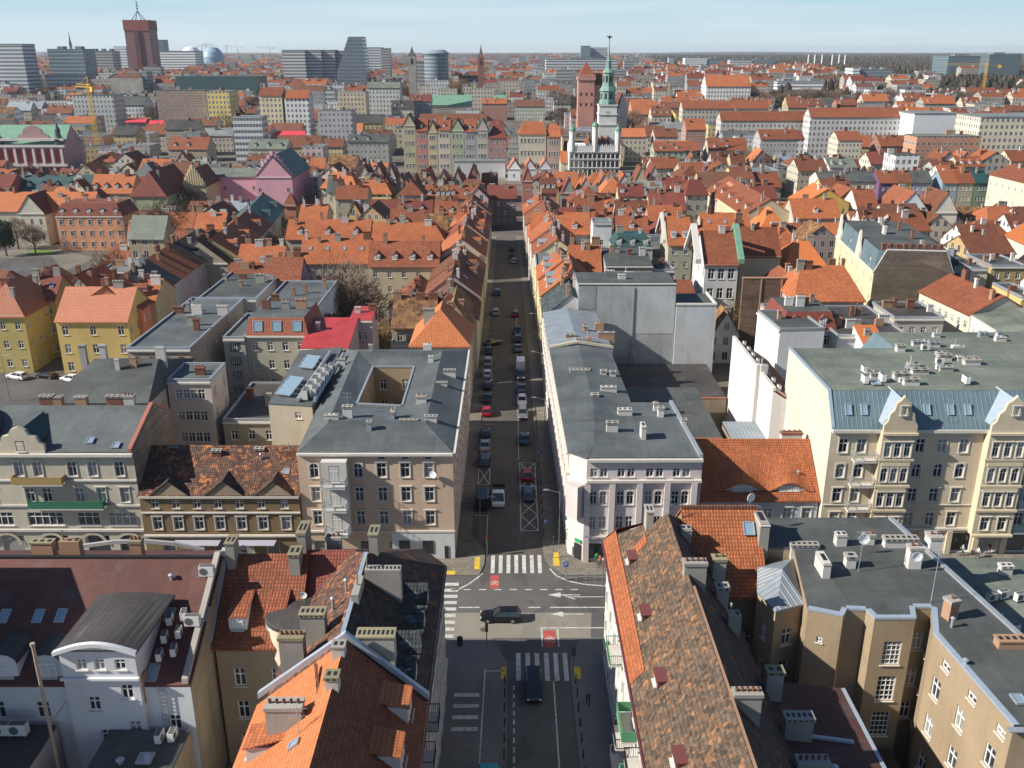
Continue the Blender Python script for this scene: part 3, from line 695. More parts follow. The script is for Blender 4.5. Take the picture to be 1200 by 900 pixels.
bike(-2.17, 100.0, .95); bike(4.3, 88.2, 1.1)
tag(bk.build('bicycle_symbol', PAINT), kind='structure')
# manhole covers
for i, (x, y) in enumerate([(2.2, 95.9), (-3.3, 90.2), (1.9, 75)]):
    m = MB(); n = 16; m.poly([(x+.42*cos(2*pi*k/n), y+.42*sin(2*pi*k/n), .027) for k in range(n)]); o = m.build('manhole_cover', plain((.09, .085, .08), .5)); tag(o, ['round manhole cover on the asphalt just north of the dark wagon', 'round manhole cover on the pale asphalt strip south of the wagon', 'round manhole cover in the shaded near street'][i], 'manhole cover')
# ------------------------------------------------------------------ near buildings, modelled one by one
def V(x, y, z): return Vector((x, y, z))
def cop(root, pts, h=.35, t=.35, mat=None, name='coping'): return parapet(root, [V(*p) for p in pts], h, t, mat or STEELB, False, None, name)
C_WHITE = stucco((.62, .64, .65), .3); C_TAN = stucco((.37, .285, .185), .5); C_TAN2 = stucco((.32, .25, .17), .6); C_CREAM = stucco((.55, .49, .37), .35)
C_PEACH = stucco((.60, .45, .33), .3); C_PINK = stucco((.60, .54, .52), .3); C_YEL = stucco((.55, .47, .34), .35); C_BROWN = stucco((.27, .19, .105), .6); C_GREY = stucco((.40, .40, .40), .55)
C_BRIGHT = stucco((.60, .595, .58), .35); C_IVORY = stucco((.60, .555, .455), .3); C_OCH = stucco((.56, .37, .12), .4)
# --- maroon-roofed block, near left
A, B, C, D = V(-66, 63.5, 13), V(-26.9, 63.5, 13), V(-26.9, 81.6, 15.3), V(-66, 81.6, 15.3); R0, R1 = V(-66, 74.6, 18.6), V(-26.9, 74.6, 18.6)
g0 = [(39.1-1.7-k*3.9, z, 1.0, 1.5, 'cross') for k in (0,) for z in (4.2, 8.6)]+[(u, z, 1.15, 1.7, 'cross') for u in (8.2, 11.8, 15.4, 19.0, 22.6, 26.4) for z in (2.0, 6.0, 9.8)]
L1 = bld('tenement_house', 'white-grey tenement under a wide maroon felt roof, nearest on the left', 'house', [A, B, C, D],
    [('roof', [[up(A), up(B), up(R1), up(R0)], [up(C), up(D), up(R0), up(R1)]], MAROON)], C_WHITE, {0: g0}, gab=[[B, C, R1], [D, A, R0]])
t = MB(); t.poly([V(-26.86, 63.5, 0), V(-26.86, 81.6, 0), V(-26.86, 81.6, 15.3), V(-26.86, 74.6, 18.55), V(-26.86, 63.5, 12.95)]); t.build('party_wall', stucco((.42, .33, .21), .9), L1, L1.location)
b = MB(); b.box((-46.5, 74.6, 18.75), (39, .35, .22)); b.build('ridge_capping', DARK, L1, L1.location)
cop(L1, [(-27.1, 63.5, 13.3), (-27.1, 74.6, 18.9), (-27.1, 81.6, 15.6)], .5, .5, CONC)
cop(L1, [(-45, 81.3, 15.2), (-43, 81.2, 16.0), (-40, 81.1, 16.5), (-37, 81.1, 16.6), (-34, 81.1, 16.3), (-31, 81.2, 15.5)], .35, .3, C_GREY, 'pediment_coping')
nr = V(0, -5.6, 11.1).normalized()
def onL1(X, Y): return V(X, Y, 13+5.6*(Y-63.5)/11.1+.22)
for px, py in ((5, 720), (45, 720), (71, 719), (198, 716), (238, 714)):
    for _ in range(1):
        X = P(px, py, 16.0).x; Y = P(px, py, 16.0).y; p = onL1(X, Y); p = P(px, py, p.z); skylight(L1, onL1(p.x, p.y), nr, .85, 1.35)
p = P(178, 778, 14.6); skylight(L1, onL1(p.x, p.y), nr, .95, 1.6)
# arched stair tower wing
n = 12; xa, xb, zf = -37.1, -30.9, 17.0; arc = [(xa-.3+(xb-xa+.6)*k/n, zf+.85*sin(pi*k/n)) for k in range(n+1)]
b = MB(); ws = [(1.7, 15.1, .9, 1.0), (3.1+.1, 15.1, .9, 1.0), (4.9, 15.1, .9, 1.0), (2.2, 11.0, 1., 1.4), (5.1, 12.2, 1., 1.4), (2.8, 7.6, 1., 1.4), (5.3, 8.5, 1., 1.4), (2.9, 3.6, 1., 1.4)]
wall_edge(b, V(xa, 63.0, zf), V(xb, 63.0, zf), 0, ws)
b.poly([V(x, 63.0, z-.12) for x, z in arc][::-1]); wall_edge(b, V(xb, 63.0, zf), V(xb, 71, zf), 0, []); wall_edge(b, V(xa, 71, zf), V(xa, 63.0, zf), 0, [])
b.build('stair_tower', stucco((.62, .64, .66), .2), L1, L1.location)
for w in ws: add_window(L1, V(xa+w[0], 63.0, w[1]), 0, w[2], w[3], 'cross', None, True, L1.location)
b = MB(); b.slab([[V(arc[k][0], 62.7, arc[k][1]), V(arc[k+1][0], 62.7, arc[k+1][1]), V(arc[k+1][0]+.6, 70.4, 17.5+.3*sin(pi*(k+1)/n)), V(arc[k][0]+.6, 70.4, 17.5+.3*sin(pi*k/n))] for k in range(n)], .2); b.build('barrel_roof', BITB, L1, L1.location)
b = MB(); b.slab([[V(arc[k][0]*1.0, 62.55, arc[k][1]+.06), V(arc[k+1][0], 62.55, arc[k+1][1]+.06), V(arc[k+1][0], 62.95, arc[k+1][1]+.06), V(arc[k][0], 62.95, arc[k][1]+.06)] for k in range(n)], .35); b.box((-34, 62.85, 14.2), (6.5, .3, .2)); b.build('cornice', C_WHITE, L1, L1.location)
for x in (-42.6, -38.9): dormer(L1, V(x, 64.2, 13.3), 2.2, 1.7, 2.8, 0, C_WHITE, BITB, 'arch', rh=.9)
for k in range(6):
    X = -29.9+(k % 2)*1.1; Y = 65.3+(k//2)*1.5+.4*(k % 2); acunit(L1, onL1(X, Y)+V(0, 0, .3), pi/2+.15, .9)
for px, py, w in ((42, 668, 2.0), (75, 668, 1.9), (156, 664, 1.1)): p = P(px, py, 17.8); chimney(L1, V(p.x, 76, 18), 1.9, w, .8, CHT, CHY, 0, 3)
chimney(L1, V(-31.6, 63.9, 12.9), 1.3, 1.7, .9, CHT, CHY, 0, 4); chimney(L1, V(-59.5, 75.5, 18), 3.2, 1.5, 1.3, CHT, CHY, 0, 2)
acunit(L1, V(-27.8, 68.0, 15.9), 0, 1.2); acunit(L1, V(-27.7, 72.5, 18.1), 0, 1.2); vent(L1, onL1(-31, 72.5), .5, .16); vent(L1, onL1(-52, 73.5), .5, .14)
b = MB()   # wall ladder
for x in (-29.55, -29.05): b.tube(V(x, 63.3, 8.5), V(x, 63.3, 13.2), .04, n=4)
for k in range(12): b.tube(V(-29.55, 63.3, 8.7+k*.38), V(-29.05, 63.3, 8.7+k*.38), .025, n=4)
b.build('ladder', METAL, L1, L1.location)
a1 = bld('annex', 'low annex with a grey felt deck below the white ladder wall', 'annex', [V(-34, 51, 8.9), V(-27.2, 51, 8.9), V(-27.2, 62.9, 8.9), V(-34, 62.9, 8.9)], [('roof', [[V(-34, 51, 9.1), V(-27.2, 51, 9.1), V(-27.2, 62.9, 9.1), V(-34, 62.9, 9.1)]], BIT)], C_TAN, {1: G(3, [1, 5], 1., 1.4)})
acunit(a1, V(-29.2, 61.5, 9.2), pi/2); acunit(a1, V(-28.2, 61.7, 9.2), pi/2); skylight(a1, V(-29.6, 59.3, 9.3), (0, 0, 1), 1.2, 1.2); vent(a1, V(-31.5, 59, 9.1), .4, .2); vent(a1, V(-30.6, 57.2, 9.1), .4, .2)
a2 = bld('annex', 'dark flat-roofed courtyard annex in the bottom left corner', 'annex', [V(-60, 48, 9.4), V(-38.4, 48, 9.4), V(-38.4, 62.9, 9.4), V(-60, 62.9, 9.4)], [('roof', [[V(-60, 48, 9.6), V(-38.4, 48, 9.6), V(-38.4, 62.9, 9.6), V(-60, 62.9, 9.6)]], BITB)], C_GREY, {1: G(3, [1, 5], 1., 1.4)})
acunit(a2, V(-42.2, 61.6, 9.7), 0, 1.3); acunit(a2, V(-40.8, 61.6, 9.7), 0, 1.3); acunit(a2, V(-44, 61.6, 9.7), 0, 1.3)
b = MB(); b.tube((0, 0, 0), (0, 0, 19.6), .14, n=8); b.cone((0, 0, 19.6), [(.2, 0), (.2, .25)], 8); b.tube((0, 0, 12), (0, 2.9, 12), .04, n=4)
o = b.build('flue_pipe', plain((.33, .26, .19), .5)); o.location = (-37.2, 60, 0); tag(o, 'tall slim metal flue rising in front of the white tower wing', 'flue')
# --- tiled house with two small dormers, right of the maroon roof
A, B, C, D = rect(V(-26.5, 69, 13.2), V(-19.3, 69, 13.2), 14); fs, gab, _ = quadroof(A, B, C, D, 'gable', 5.0)
L2 = bld('tenement_house', 'narrow tan house with brick-orange tiles and two small dormers, next to the maroon roof', 'house', [A, B, C, D], [('roof', fs, OR2)], C_TAN, {0: G(2, [1.6, 5.2, 8.8], 1.05, 1.9, 1.9, 1.9)}, gab=gab)
for u in (1.9, 5.2): dormer(L2, V(-26.5+u, 70.0, 14.0), 1.6, 1.5, 2.6, 0, C_WHITE, OR2, 'shed', rh=.9)
cop(L2, [(-26.75, 69.0, 13.5), (-26.75, 76, 18.5), (-26.75, 83, 13.5)], .55, .6); chimney(L2, V(-26.2, 75.5, 18.2), 2.6, .8, 1.6, CONC, CHY, 0, 2)
chimney(L2, V(-20.2, 75.0, 17.2), 2.6, 1.0, 1.6, CONC, CHY, 0, 2); chimney(L2, V(-19.9, 77.5, 17.6), 3.4, .8, 2.4, CONC, CHY, 0, 2)
A, B, C, D = rect(V(-19.2, 70.5, 13.2), V(-15, 70.5, 13.2), 12.4); fs, gab, _ = quadroof(A, B, C, D, 'gable', 5.0)
L2b = bld('tenement_house', 'slim house with a wine-red tiled roof behind the round dark turret', 'house', [A, B, C, D], [('roof', fs, RED1)], C_TAN, {}, gab=gab)
chimney(L2b, V(-17.2, 78.2, 17.2), 1.8, 1.4, .7, CONC, None, 0, 3)
b = MB(); b.cone((0, 0, 0), [(2.6, 0), (2.6, 15.2)], 28, 0); tw = b.build('turret', C_CREAM); tw.location = (-19.3, 70.6, 0); tag(tw, 'round cream stair turret with a flat dark top', 'turret')
b = MB(); b.cone((0, 0, 15.2), [(2.85, 0), (2.85, .35), (2.7, .42), (.05, .7)], 28, 0); b.build('turret_roof', BITB, tw); dish(tw, V(-18.9, 71.6, 15.8), 0, .35)
# --- corner tenement with patched roof
z = 15.0; W0, W1, E0, E1_, N0, N1 = V(-19, 59.2, z), V(-19, 82.6, z), V(-6.85, 59.2, z), V(-6.85, 79.4, z), V(-9.3, 82.6, z), None; R0, R1 = V(-12.9, 59.2, 20), V(-12.9, 73, 20)
e = lambda p, dx, dy: V(p.x+dx, p.y+dy, p.z+.2-.36)
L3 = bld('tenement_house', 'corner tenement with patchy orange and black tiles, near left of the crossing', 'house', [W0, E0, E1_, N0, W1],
    [('west_roof', [[e(W1, -.4, .4), e(W0, -.4, 0), up(R0), up(R1)]], PATCH), ('east_roof', [[e(E0, .4, 0), e(E1_, .4, .2), up(R1), up(R0)], [e(E1_, .4, .2), e(N0, .2, .4), up(R1)], [e(N0, .2, .4), e(W1, -.4, .4), up(R1)]], DARKT)], C_GREY,  # east and north slopes: shade put into the colour as darker, mossier tiles
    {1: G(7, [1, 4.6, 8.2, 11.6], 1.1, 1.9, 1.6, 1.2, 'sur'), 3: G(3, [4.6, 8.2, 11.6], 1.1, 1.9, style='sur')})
bandtrim(L3, E0, E1_, [(3.9, .2, .25), (14.6, .35, .3)]);
for y in (71.6, 68.0, 64.4, 60.9): dormer(L3, V(-7.7, y, 15.5), 2.3, 1.1, 3.0, pi/2, CHW, SLATE, 'gable', rh=1.3)
chimney(L3, V(-11.2, 69.4, 18.7), 2.7, 3.1, .9, CONC, CHY, 0, 9); chimney(L3, V(-10.6, 60.6, 18.1), 3.0, 2.9, 1.2, CONC, CHY, 0, 8); chimney(L3, V(-16.2, 63.8, 17.3), 3.6, 2.0, 1.1, CONC, CHY, 0, 5); chimney(L3, V(-17.4, 61.3, 16.3), 4.2, 1.9, 1.0, CONC, CHY, 0, 5)
chimney(L3, V(-12.6, 74.2, 19.6), 3.0, .8, 1.8, CONC, CHY, 0, 2); chimney(L3, V(-12.95, 66.5, 20), 1.0, .6, 3.0, CONC, CHY, 0, 1)
cop(L3, [(-13.1, 59.5, 20.1), (-13.1, 73, 20.1)], .22, .35, STEELB, 'ridge_walkway'); vent(L3, V(-15.2, 66.8, 18.2), 1.3, .12); vent(L3, V(-14.3, 68.4, 18.9), 1.4, .12)
# --- bright orange roof with firewall
z = 15.0; W0, W1, E0, E1_ = V(-19.6, 38, z), V(-19.6, 59, z), V(-6.85, 38, z), V(-6.85, 59, z); R0, R1 = V(-12.7, 38, 20.6), V(-12.7, 59, 20.6)
L4 = bld('tenement_house', 'tenement with bright new orange tiles and light metal firewall coping, bottom centre-left', 'house', [W0, E0, E1_, W1],
    [('west_roof', [[e(W1, -.4, 0), e(W0, -.4, 0), up(R0), up(R1)]], OR3), ('east_roof', [[e(E0, .4, 0), e(E1_, .4, 0), up(R1), up(R0)]], OR2)], C_GREY,  # east slope lies in shade, painted as a darker, redder tile
    {1: G(6, [1, 4.6, 8.2, 11.6], 1.1, 1.9, 1.6, 1.2, 'sur')}, gab=[[E1_, W1, R1], [W0, E0, R0]])
cop(L4, [(-19.9, 59.15, 15.3), (-12.7, 59.15, 20.9), (-6.5, 59.15, 15.2)], .5, .4); bandtrim(L4, E0, E1_, [(3.9, .2, .25), (14.6, .35, .3)])
for y in (56.6, 51.6): dormer(L4, V(-7.7, y, 15.6), 2.3, 1.9, 2.6, pi/2, CHW, OR3, 'shed', rh=.8)
for y in (57.0, 52.6): balcony(L4, V(-6.85, y, 8.0), 2.2, .9, pi/2); balcony(L4, V(-6.85, y+4, 11.4), 2.2, .9, pi/2)
chimney(L4, V(-15.9, 52.6, 18.1), 2.6, 2.5, 1.1, CONC, CONC, 0, 5); chimney(L4, V(-12.9, 57.6, 20.4), 1.3, .9, .9, CHW, CONC, 0, 2); chimney(L4, V(-12.7, 53.9, 20.5), 1.2, .9, .9, CHW, CHY, 0, 2)
dormer(L4, V(-18.6, 52.5, 15.8), 2.2, 1.6, 2.4, -pi/2, CHW, OR1, 'shed', rh=.9); skylight(L4, V(-14.6, 49.6, 19.3), (-.6, 0, .8), .7, .9); antenna(L4, V(-14.5, 50.6, 19), 2.5)
b = MB(); b.box((-14.2, 55.5, 19.6), (.25, 4.4, .18), 0, .25); b.build('roof_walkway', BRN, L4, L4.location)
# --- near right: long speckled roof
z = 15.0; W0, W1, NW, NE, E0 = V(10, 38, z), V(10, 84.5, z), V(14.2, 87.4, z), V(20, 87.4, z), V(20, 38, z); R0, R1 = V(15, 38, 21), V(15, 78.6, 21)
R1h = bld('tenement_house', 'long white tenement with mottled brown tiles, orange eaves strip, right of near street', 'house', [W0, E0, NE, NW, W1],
    [('west_roof', [[e(W1, -.4, 0), e(W0, -.4, 0), up(R0), up(R1)], [e(NW, -.2, .4), e(W1, -.4, 0), up(R1)]], SPECK), ('east_roof', [[e(E0, .4, 0), e(NE, .4, .4), up(R1), up(R0)], [e(NE, .4, .4), e(NW, -.2, .4), up(R1)]], DARKT)], C_BRIGHT,  # dark tiles on the east side carry that slope's shade in their colour
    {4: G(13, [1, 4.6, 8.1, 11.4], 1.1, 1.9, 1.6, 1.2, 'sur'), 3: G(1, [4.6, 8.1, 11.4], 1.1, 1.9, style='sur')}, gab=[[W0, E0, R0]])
def onR(X, Y, dz=.24): return V(X, Y, 14.84+(X-9.6)*1.1778+dz-.14)
b = MB(); b.slab([[onR(9.55, 84.6), onR(9.55, 61.5), onR(10.65, 61.5), onR(10.75, 72), onR(10.75, 84.2)]], .06); b.slab([[V(9.7, 84.9, 15.08), V(10.8, 84.1, 16.55), V(14.9, 85.6, 16.75), V(14.3, 87.8, 15.15)]], .06)
b.slab([[onR(12.0, 78.6, .25), onR(12.0, 77.3, .25), onR(12.9, 77.3, .25), onR(12.9, 78.8, .25)]], .06); b.build('new_tiles', OR1, R1h, R1h.location)
b = MB(); b.box((9.45, 61.2, 14.6), (.16, 46.6, .14)); b.box((9.6, 61.2, 14.2), (.3, 46.6, .3), 1); b.build('gutter', [plain((.14, .04, .05), .5), TRIM], R1h, R1h.location)
DM = plain((.15, .05, .045), .5, .1)
for y, x in ((77.2, 11.2), (68, 11.2), (59.2, 11.2), (50.6, 11.2)): dormer(R1h, onR(x, y, .1), 1.5, .85, 1.6, -pi/2, DM, DM, 'shed', rh=.25)
cop(R1h, [(15.2, 38, 21.05), (15.2, 66, 21.05)], .16, .2, CHT, 'ridge_tiles')
chimney(R1h, V(13.4, 80, 18.6), 3.2, .7, 1.6, CONC, CONC, 0, 2); chimney(R1h, V(15.6, 68.3, 20.3), 1.9, 1.9, .9, CONC, CONC, 0, 4); chimney(R1h, V(16.3, 52.4, 19.6), 1.8, 1.9, .8, CONC, CONC, 0, 5)
for x, y, zz, w, h in ((19.3, 74.8, 15.8, 1.2, 3.6), (18.6, 70.2, 16.4, 1.1, 2.2), (18.8, 66.4, 16.2, 1.1, 2.6), (16.6, 77.6, 18.6, 1., 1.8)): chimney(R1h, V(x, y, zz), h, w, 1.0, CONC, CHY if w > 1.15 else CONC, 0, 2)
for k, (y, zz) in enumerate(((56, 11.0), (61, 11.0), (52, 7.4), (58.2, 7.4), (64, 7.4), (70.5, 11.0), (64.5, 3.8))):
    balcony(R1h, V(10, y, zz), 3.0 if k != 1 else 3.6, 1.25, -pi/2, [DARK, plain((.08, .25, .12), .5), CHW, plain((.10, .28, .20), .5)][k % 4], TRIM, solid=k in (1, 3))
b = MB(); b.slab([[V(8.4, 52.3, 13.0), V(8.4, 49.4, 13.0), V(9.9, 49.4, 14.0), V(9.9, 52.3, 14.0)]], .06); b.build('awning', OR1, R1h, R1h.location)
antenna(R1h, V(15, 79.5, 20), 2.4)
z = 14.0; rb = bld('courtyard_wing', 'dark red felt-roofed courtyard wing with pale chimneys, behind the mottled roof', 'house', [V(20.1, 38, 14), V(27.5, 38, 13), V(27.5, 63, 13), V(20.1, 63, 14)], [('roof', [[V(20.1, 38, 14.2), V(27.7, 38, 13.2), V(27.7, 63, 13.2), V(20.1, 63, 14.2)]], bitumen((.085, .04, .035)))], C_TAN2, {2: G(2, [2, 6, 9.5])})
for x, y, w, h in ((21.6, 56.4, 2.1, 2.6), (21.3, 52.0, 2.2, 2.4), (20.9, 60.8, 1.3, 3.6), (25.4, 50, 1.6, 2)): chimney(rb, V(x, y, 13.9), h, w, .9, CONC, CHY if w < 1.5 else CONC, 0, 5 if w > 2 else 2)
cop(rb, [(20.6, 56.4, 14.2), (26, 56.2, 13.5)], .2, .3, STEELB, 'gutter'); cop(rb, [(27.6, 38, 13.1), (27.6, 63, 13.1)], .2, .3, STEELB, 'gutter'); vent(rb, V(23.2, 52.6, 13.8), .9, .15)
# --- orange roof in the middle of the right block
A, B, C, D = V(16.8, 74.6, 15), V(24, 74.6, 15), V(24, 86.8, 15), V(16.8, 86.8, 15); fs, gab, _ = quadroof(A, B, C, D, 'gable', 5.6)
r2 = bld('tenement_house', 'house with a clean orange tiled roof between mottled roof and dark flat roof', 'house', [A, B, C, D], [('roof', fs, OR1)], C_TAN2, {0: G(2, [5, 9], 1., 1.6)}, gab=gab)
b = MB(); b.box((20.4, 80.7, 20.75), (7.5, .4, .25)); b.build('ridge_tiles', BRN, r2, r2.location); skylight(r2, V(23, 79.0, 19.4), (0, -.68, .74), 1.1, 1.4); chimney(r2, V(24.2, 79.4, 18.2), 2.9, .9, 3.4, CONC, CHW, 0, 1); dish(r2, V(23.6, 81.5, 20.6), .5)
# --- metal-capped turret house
pts = [V(23.3, 69.3, 16.6), V(26.1, 70.4, 16.6), V(27.2, 77.8, 16.6), V(23.5, 76.2, 16.6), V(22.5, 72.3, 16.6)]; ap = V(24.9, 73.6, 18.2)
r3 = bld('tenement_house', 'tan polygonal corner bay with a light grey sheet metal cap', 'house', pts, [('roof', [[up(pts[i])+(pts[i]-ap)*.06, up(pts[(i+1) % 5])+(pts[(i+1) % 5]-ap)*.06, ap] for i in range(5)], GREYM)], C_TAN, {0: G(1, [2, 5.6, 9.2, 12.6], 1.0, 1.7), 4: G(1, [5.6, 9.2, 12.6], .8, 1.6)})
# --- big dark flat roof
q = lambda a, b_, zz=17.6: P(a, b_, zz)
ol = [q(947, 715), q(988, 723), q(992, 715), q(1015, 716), q(1025, 726), q(1073, 726), q(1071, 713), q(1092, 713), q(1094, 743), q(1188, 852), V(44, 52.9, 17.6), V(41.9, 64.2, 17.6), V(39.1, 84.2, 17.6), V(25.6, 84.2, 17.6), V(24.3, 78.4, 17.6), V(27.3, 78, 17.6)]
top = [V(p.x, p.y, 17.8) for p in ol]; cc = V(33.5, 74.5, 18.4)
DK = [5.2, 8.8, 12.4]
r4 = bld('tenement_house', 'large L-shaped tenement with charcoal flat felt roof and tan courtyard walls, lower right', 'house', ol,
    [('roof', [top], BIT, .25)], C_TAN, {0: [(1.2, 14.6, .5, .6), (2.6, 9.2, .6, .6), (2.6, 5.2, .6, .6)], 2: [(1.1, 13.2, 1.1, 1.8), (1.1, 9.0, 1.1, 2.0, 'dark'), (1.1, 5.4, 1.1, 1.8)], 4: [(1.9, 13.0, 1.6, 2.4, 'dark'), (1.9, 9.2, 1.6, 2.6, 'dark'), (1.9, 5.4, 1.6, 2.6, 'dark')], 6: G(1, [13.4, 9.6, 6.0], .9, 1.7), 7: [(.9, 13.4, .9, 1.7), (.9, 9.6, .9, 1.7), (.9, 6, .9, 1.7)],
     8: [(2.4, 15.8, 1.1, .8), (6.2, 15.8, 1.1, .8), (10.0, 15.8, 1.1, .8)]+[(u, zz, 1.2, 1.9, 'cross') for u in (1.6, 5.3, 9.4) for zz in (12.4, 8.6, 4.8)]})
cop(r4, [(39.1, 84.0, 17.7), (41.9, 64.2, 17.7), (43.8, 53, 17.7)][::-1], .3, .45, METAL); cop(r4, [tuple(p) for p in ol[:10]], .22, .45, STEELB, 'gutter')
b = MB(); b.slab([[V(44, 52.6, 17.75), V(35.2, 52.6, 17.75), V(35.2, 53.1, 17.75), V(44, 53.1, 17.75)][::-1]], .1); b.build('edge_flashing', METAL, r4, r4.location)
for px, py, w, d, h in ((1132-190, 642, 2.6, .7, .5), (963, 670, .7, 2.4, 1.6), (984, 638, 1.0, .9, 1.3), (995, 664, .9, .8, 1.3), (1017, 637, 1., .6, 1.1), (1054, 640, 3.2, .8, 1.0), (1069, 664, 1.2, .9, 2.2), (1093, 640, 1.2, 1.3, 1.3), (1112, 724, .9, .9, 1.9), (1187, 757, 2.8, .9, .9)):
    p = P(px, py, 17.8); chimney(r4, p, h, w, d, CHW if px not in (1112, 1187) else CHT, CHT if px == 1187 else CONC, 0 if px != 1112 else .3, max(1, int(w*2)))
for px, py, r in ((1011, 641, .55), (1073, 662, .5)): dish(r4, P(px, py, 18.6), 0, r)
antenna(r4, P(1006, 668, 18), 4); antenna(r4, P(1091, 704, 18), 5); vent(r4, P(1115, 735, 17.8), .9, .12); vent(r4, P(1131, 778, 17.8), .4, .14); skylight(r4, P(1194, 820, 17.95), (0, 0, 1), .9, 1.1)
rr = bld('tenement_house', 'house with a green-grey felt deck right of the charcoal L-shaped roof', 'house', [V(42.5, 64, 13), V(64, 64, 13), V(64, 84, 13), V(39.6, 84, 13)], [('roof', [[V(42.5, 64, 13.15), V(64, 64, 13.15), V(64, 84, 13.15), V(39.6, 84, 13.15)]], BITG)], C_TAN2, {})
for p in ((46.2, 76, 13.2), (47.5, 76.4, 13.2), (44.9, 72.6, 13.2), (45.6, 70.8, 13.2), (48.9, 76, 13.2)): acunit(rr, V(*p), .3, 1.0)
chimney(rr, V(50, 81, 13), 1.2, 1.2, .7, CHW, None, 0, 2)
# --- courtyard deck on the right
a3 = bld('annex', 'low dark courtyard shed with flat deck between the tan walls, lower right', 'annex', [V(27.7, 52, 4.2), V(33.8, 52, 4.2), V(33.8, 66, 4.2), V(27.7, 66, 4.2)], [('roof', [[V(27.7, 52, 4.35), V(33.8, 52, 4.35), V(33.8, 66, 4.35), V(27.7, 66, 4.35)]], BITB)], C_TAN2, {})
skylight(a3, V(29.3, 56, 4.5), (0, 0, 1), 1.2, .9); chimney(a3, V(31.6, 62, 4.2), 1.2, 1.3, 1.0, CHB, None, 0, 2)

# ================= north side of the cross street
# --- peach corner tenement with light well
z = 15.3; A, B, C, D = V(-27.2, 106, z), V(-7.5, 106, z), V(-7.5, 148.6, z), V(-28.5, 148.6, z); H = [V(-21.9, 121.4, 15.9), V(-15.6, 120.6, 15.9), V(-15.6, 137.4, 15.9), V(-21.9, 137.4, 15.9)]
M_ = [V(-24.3, 112, 16.9), V(-11.4, 112, 16.9), V(-11.4, 143, 16.9), V(-25.2, 143, 16.9)]; O4 = [A, B, C, D]
fs = [[up(O4[i], .05), up(O4[(i+1) % 4], .05), M_[(i+1) % 4], M_[i]] for i in range(4)]+[[M_[i], M_[(i+1) % 4], up(H[(i+1) % 4], .05), up(H[i], .05)] for i in range(4)]
cols = [1.6, 5.0, 8.6+.6, 12.0-.2, 15.0, 18.0]; rows = [5.1, 8.5, 11.9]
g = [(u, r, 1.15, 1.95, 'sur') for u in (2.0, 7.6) for r in rows[:2]]+[(u, 11.8, 1.15, 2.0, 'arch') for u in (2.0, 7.6)]+[(u, r, 1.2, 1.95, 'sur') for u in (10.6, 13.6, 16.6) for r in rows]+[(u, 14.3, 1.0, .45, 'none') for u in (10.6, 13.6, 16.6)]+[(4.8, 5.1, 1.3, 2.2, 'cross'), (4.8, 8.5, 1.3, 2.2, 'cross'), (4.8, 11.8, 1.3, 2.3, 'cross')]+[(11.9, 1.0, 1.9, 1.6, 'none'), (14.2, .3, 1.0, 2.2, 'none'), (16.4, 1., 1.8, 1.6, 'none'), (2, 1, 1.6, 1.7, 'none'), (8, 1, 1.6, 1.7, 'none')]
K1 = bld('tenement_house', 'peach corner tenement with flat grey roof around a square light well', 'house', O4, [('roof', fs, BIT2, .15)], C_PEACH, {0: g, 1: G(13, [1.2, 5.1, 8.5, 11.9], 1.1, 1.9, 1.5, 1.5, 'sur'), 3: G(3, [9, 12], 1., 1.5)})
b = MB(); Hr = H[::-1]
for i in range(4):
    a, c = Hr[i], Hr[(i+1) % 4]; ws = grid_wins(a, c, G(4 if i in (1, 3) else 2, [5.1, 8.6, 12.2], 1.1, 1.8, 1.4, 1.4)); wall_edge(b, a, c, 0, [w[:4] for w in ws])
    tt = V(c.x-a.x, c.y-a.y, 0).normalized()
    for w in ws: add_window(K1, V(a.x, a.y, w[1])+tt*w[0], atan2(tt.y, tt.x), w[2], w[3], 'cross', None, True, K1.location)
b.build('light_well_wall', C_TAN, K1, K1.location); parapet(K1, Hr, .25, .3, METAL, True, None, 'light_well_coping')
b = MB(); b.poly([V(-27.2, 105.94, 0), V(-7.5, 105.94, 0), V(-7.5, 105.94, .0)]); b = MB()
bandtrim(K1, A, B, [(4.0, .22, .2), (15.0, .3, .45), (.1, .3, .08)], name='cornice'); bandtrim(K1, B, C, [(4.0, .22, .2), (15.0, .3, .35)])
b = MB(); b.box((-11.6, 105.93, 0), (8.2, .12, 3.95)); b.box((-22.0, 105.93, 0), (10.3, .12, .95)); b.build('shop_plaster', plain((.55, .58, .56), .7), K1, K1.location)
b = MB(); 
for x, w_ in ((-14.1, 1.4), (-11.0, 1.4), (-8.6, .5)): b.box((x, 105.84, .9 if w_ > 1 else .1), (w_, .1, 1.9))
b.build('shop_window', glassm(), K1, K1.location)
b = MB(); b.box((-22.4, 105.3, 4.2), (3.2, 1.4, 10.4)); K1b = b.build('bay', stucco((.54, .53, .49), .3), K1, K1.location)
for zz in (5.1, 8.6, 11.9): add_window(K1, V(-22.4, 104.5, zz), 0, 1.3, 2.2, 'cross', None, True, K1.location); balcony(K1, V(-22.4, 104.6, zz-.4), 3.0, 1.1, 0, METAL, plain((.5, .52, .5), .7))
dish(K1, V(-10.0, 105.6, 11.6), -.4, .5)
for px, py, w, d, h in ((389, 492, 1.9, .7, .9), (408, 489, 1.3, .8, 1.7), (433, 503, .6, .6, 1.2), (461, 490, .5, 1.6, 1.2), (479, 494, 2.4, .5, .5), (505, 493, 1.6, .7, .9), (494, 472, 1.4, .8, 1.1), (435, 413, .6, .6, 1.4), (505, 424, .8, .6, 1.1), (527, 437, 1.8, .6, .6), (518, 450, 1.5, .5, .5), (501, 408, 1.4, .9, .8), (400, 425, 1.2, .5, .8)):
    chimney(K1, P(px, py, 16.6), h, w, d, CHW if w > .7 else METAL, CONC, 0, max(1, int(w*2)))
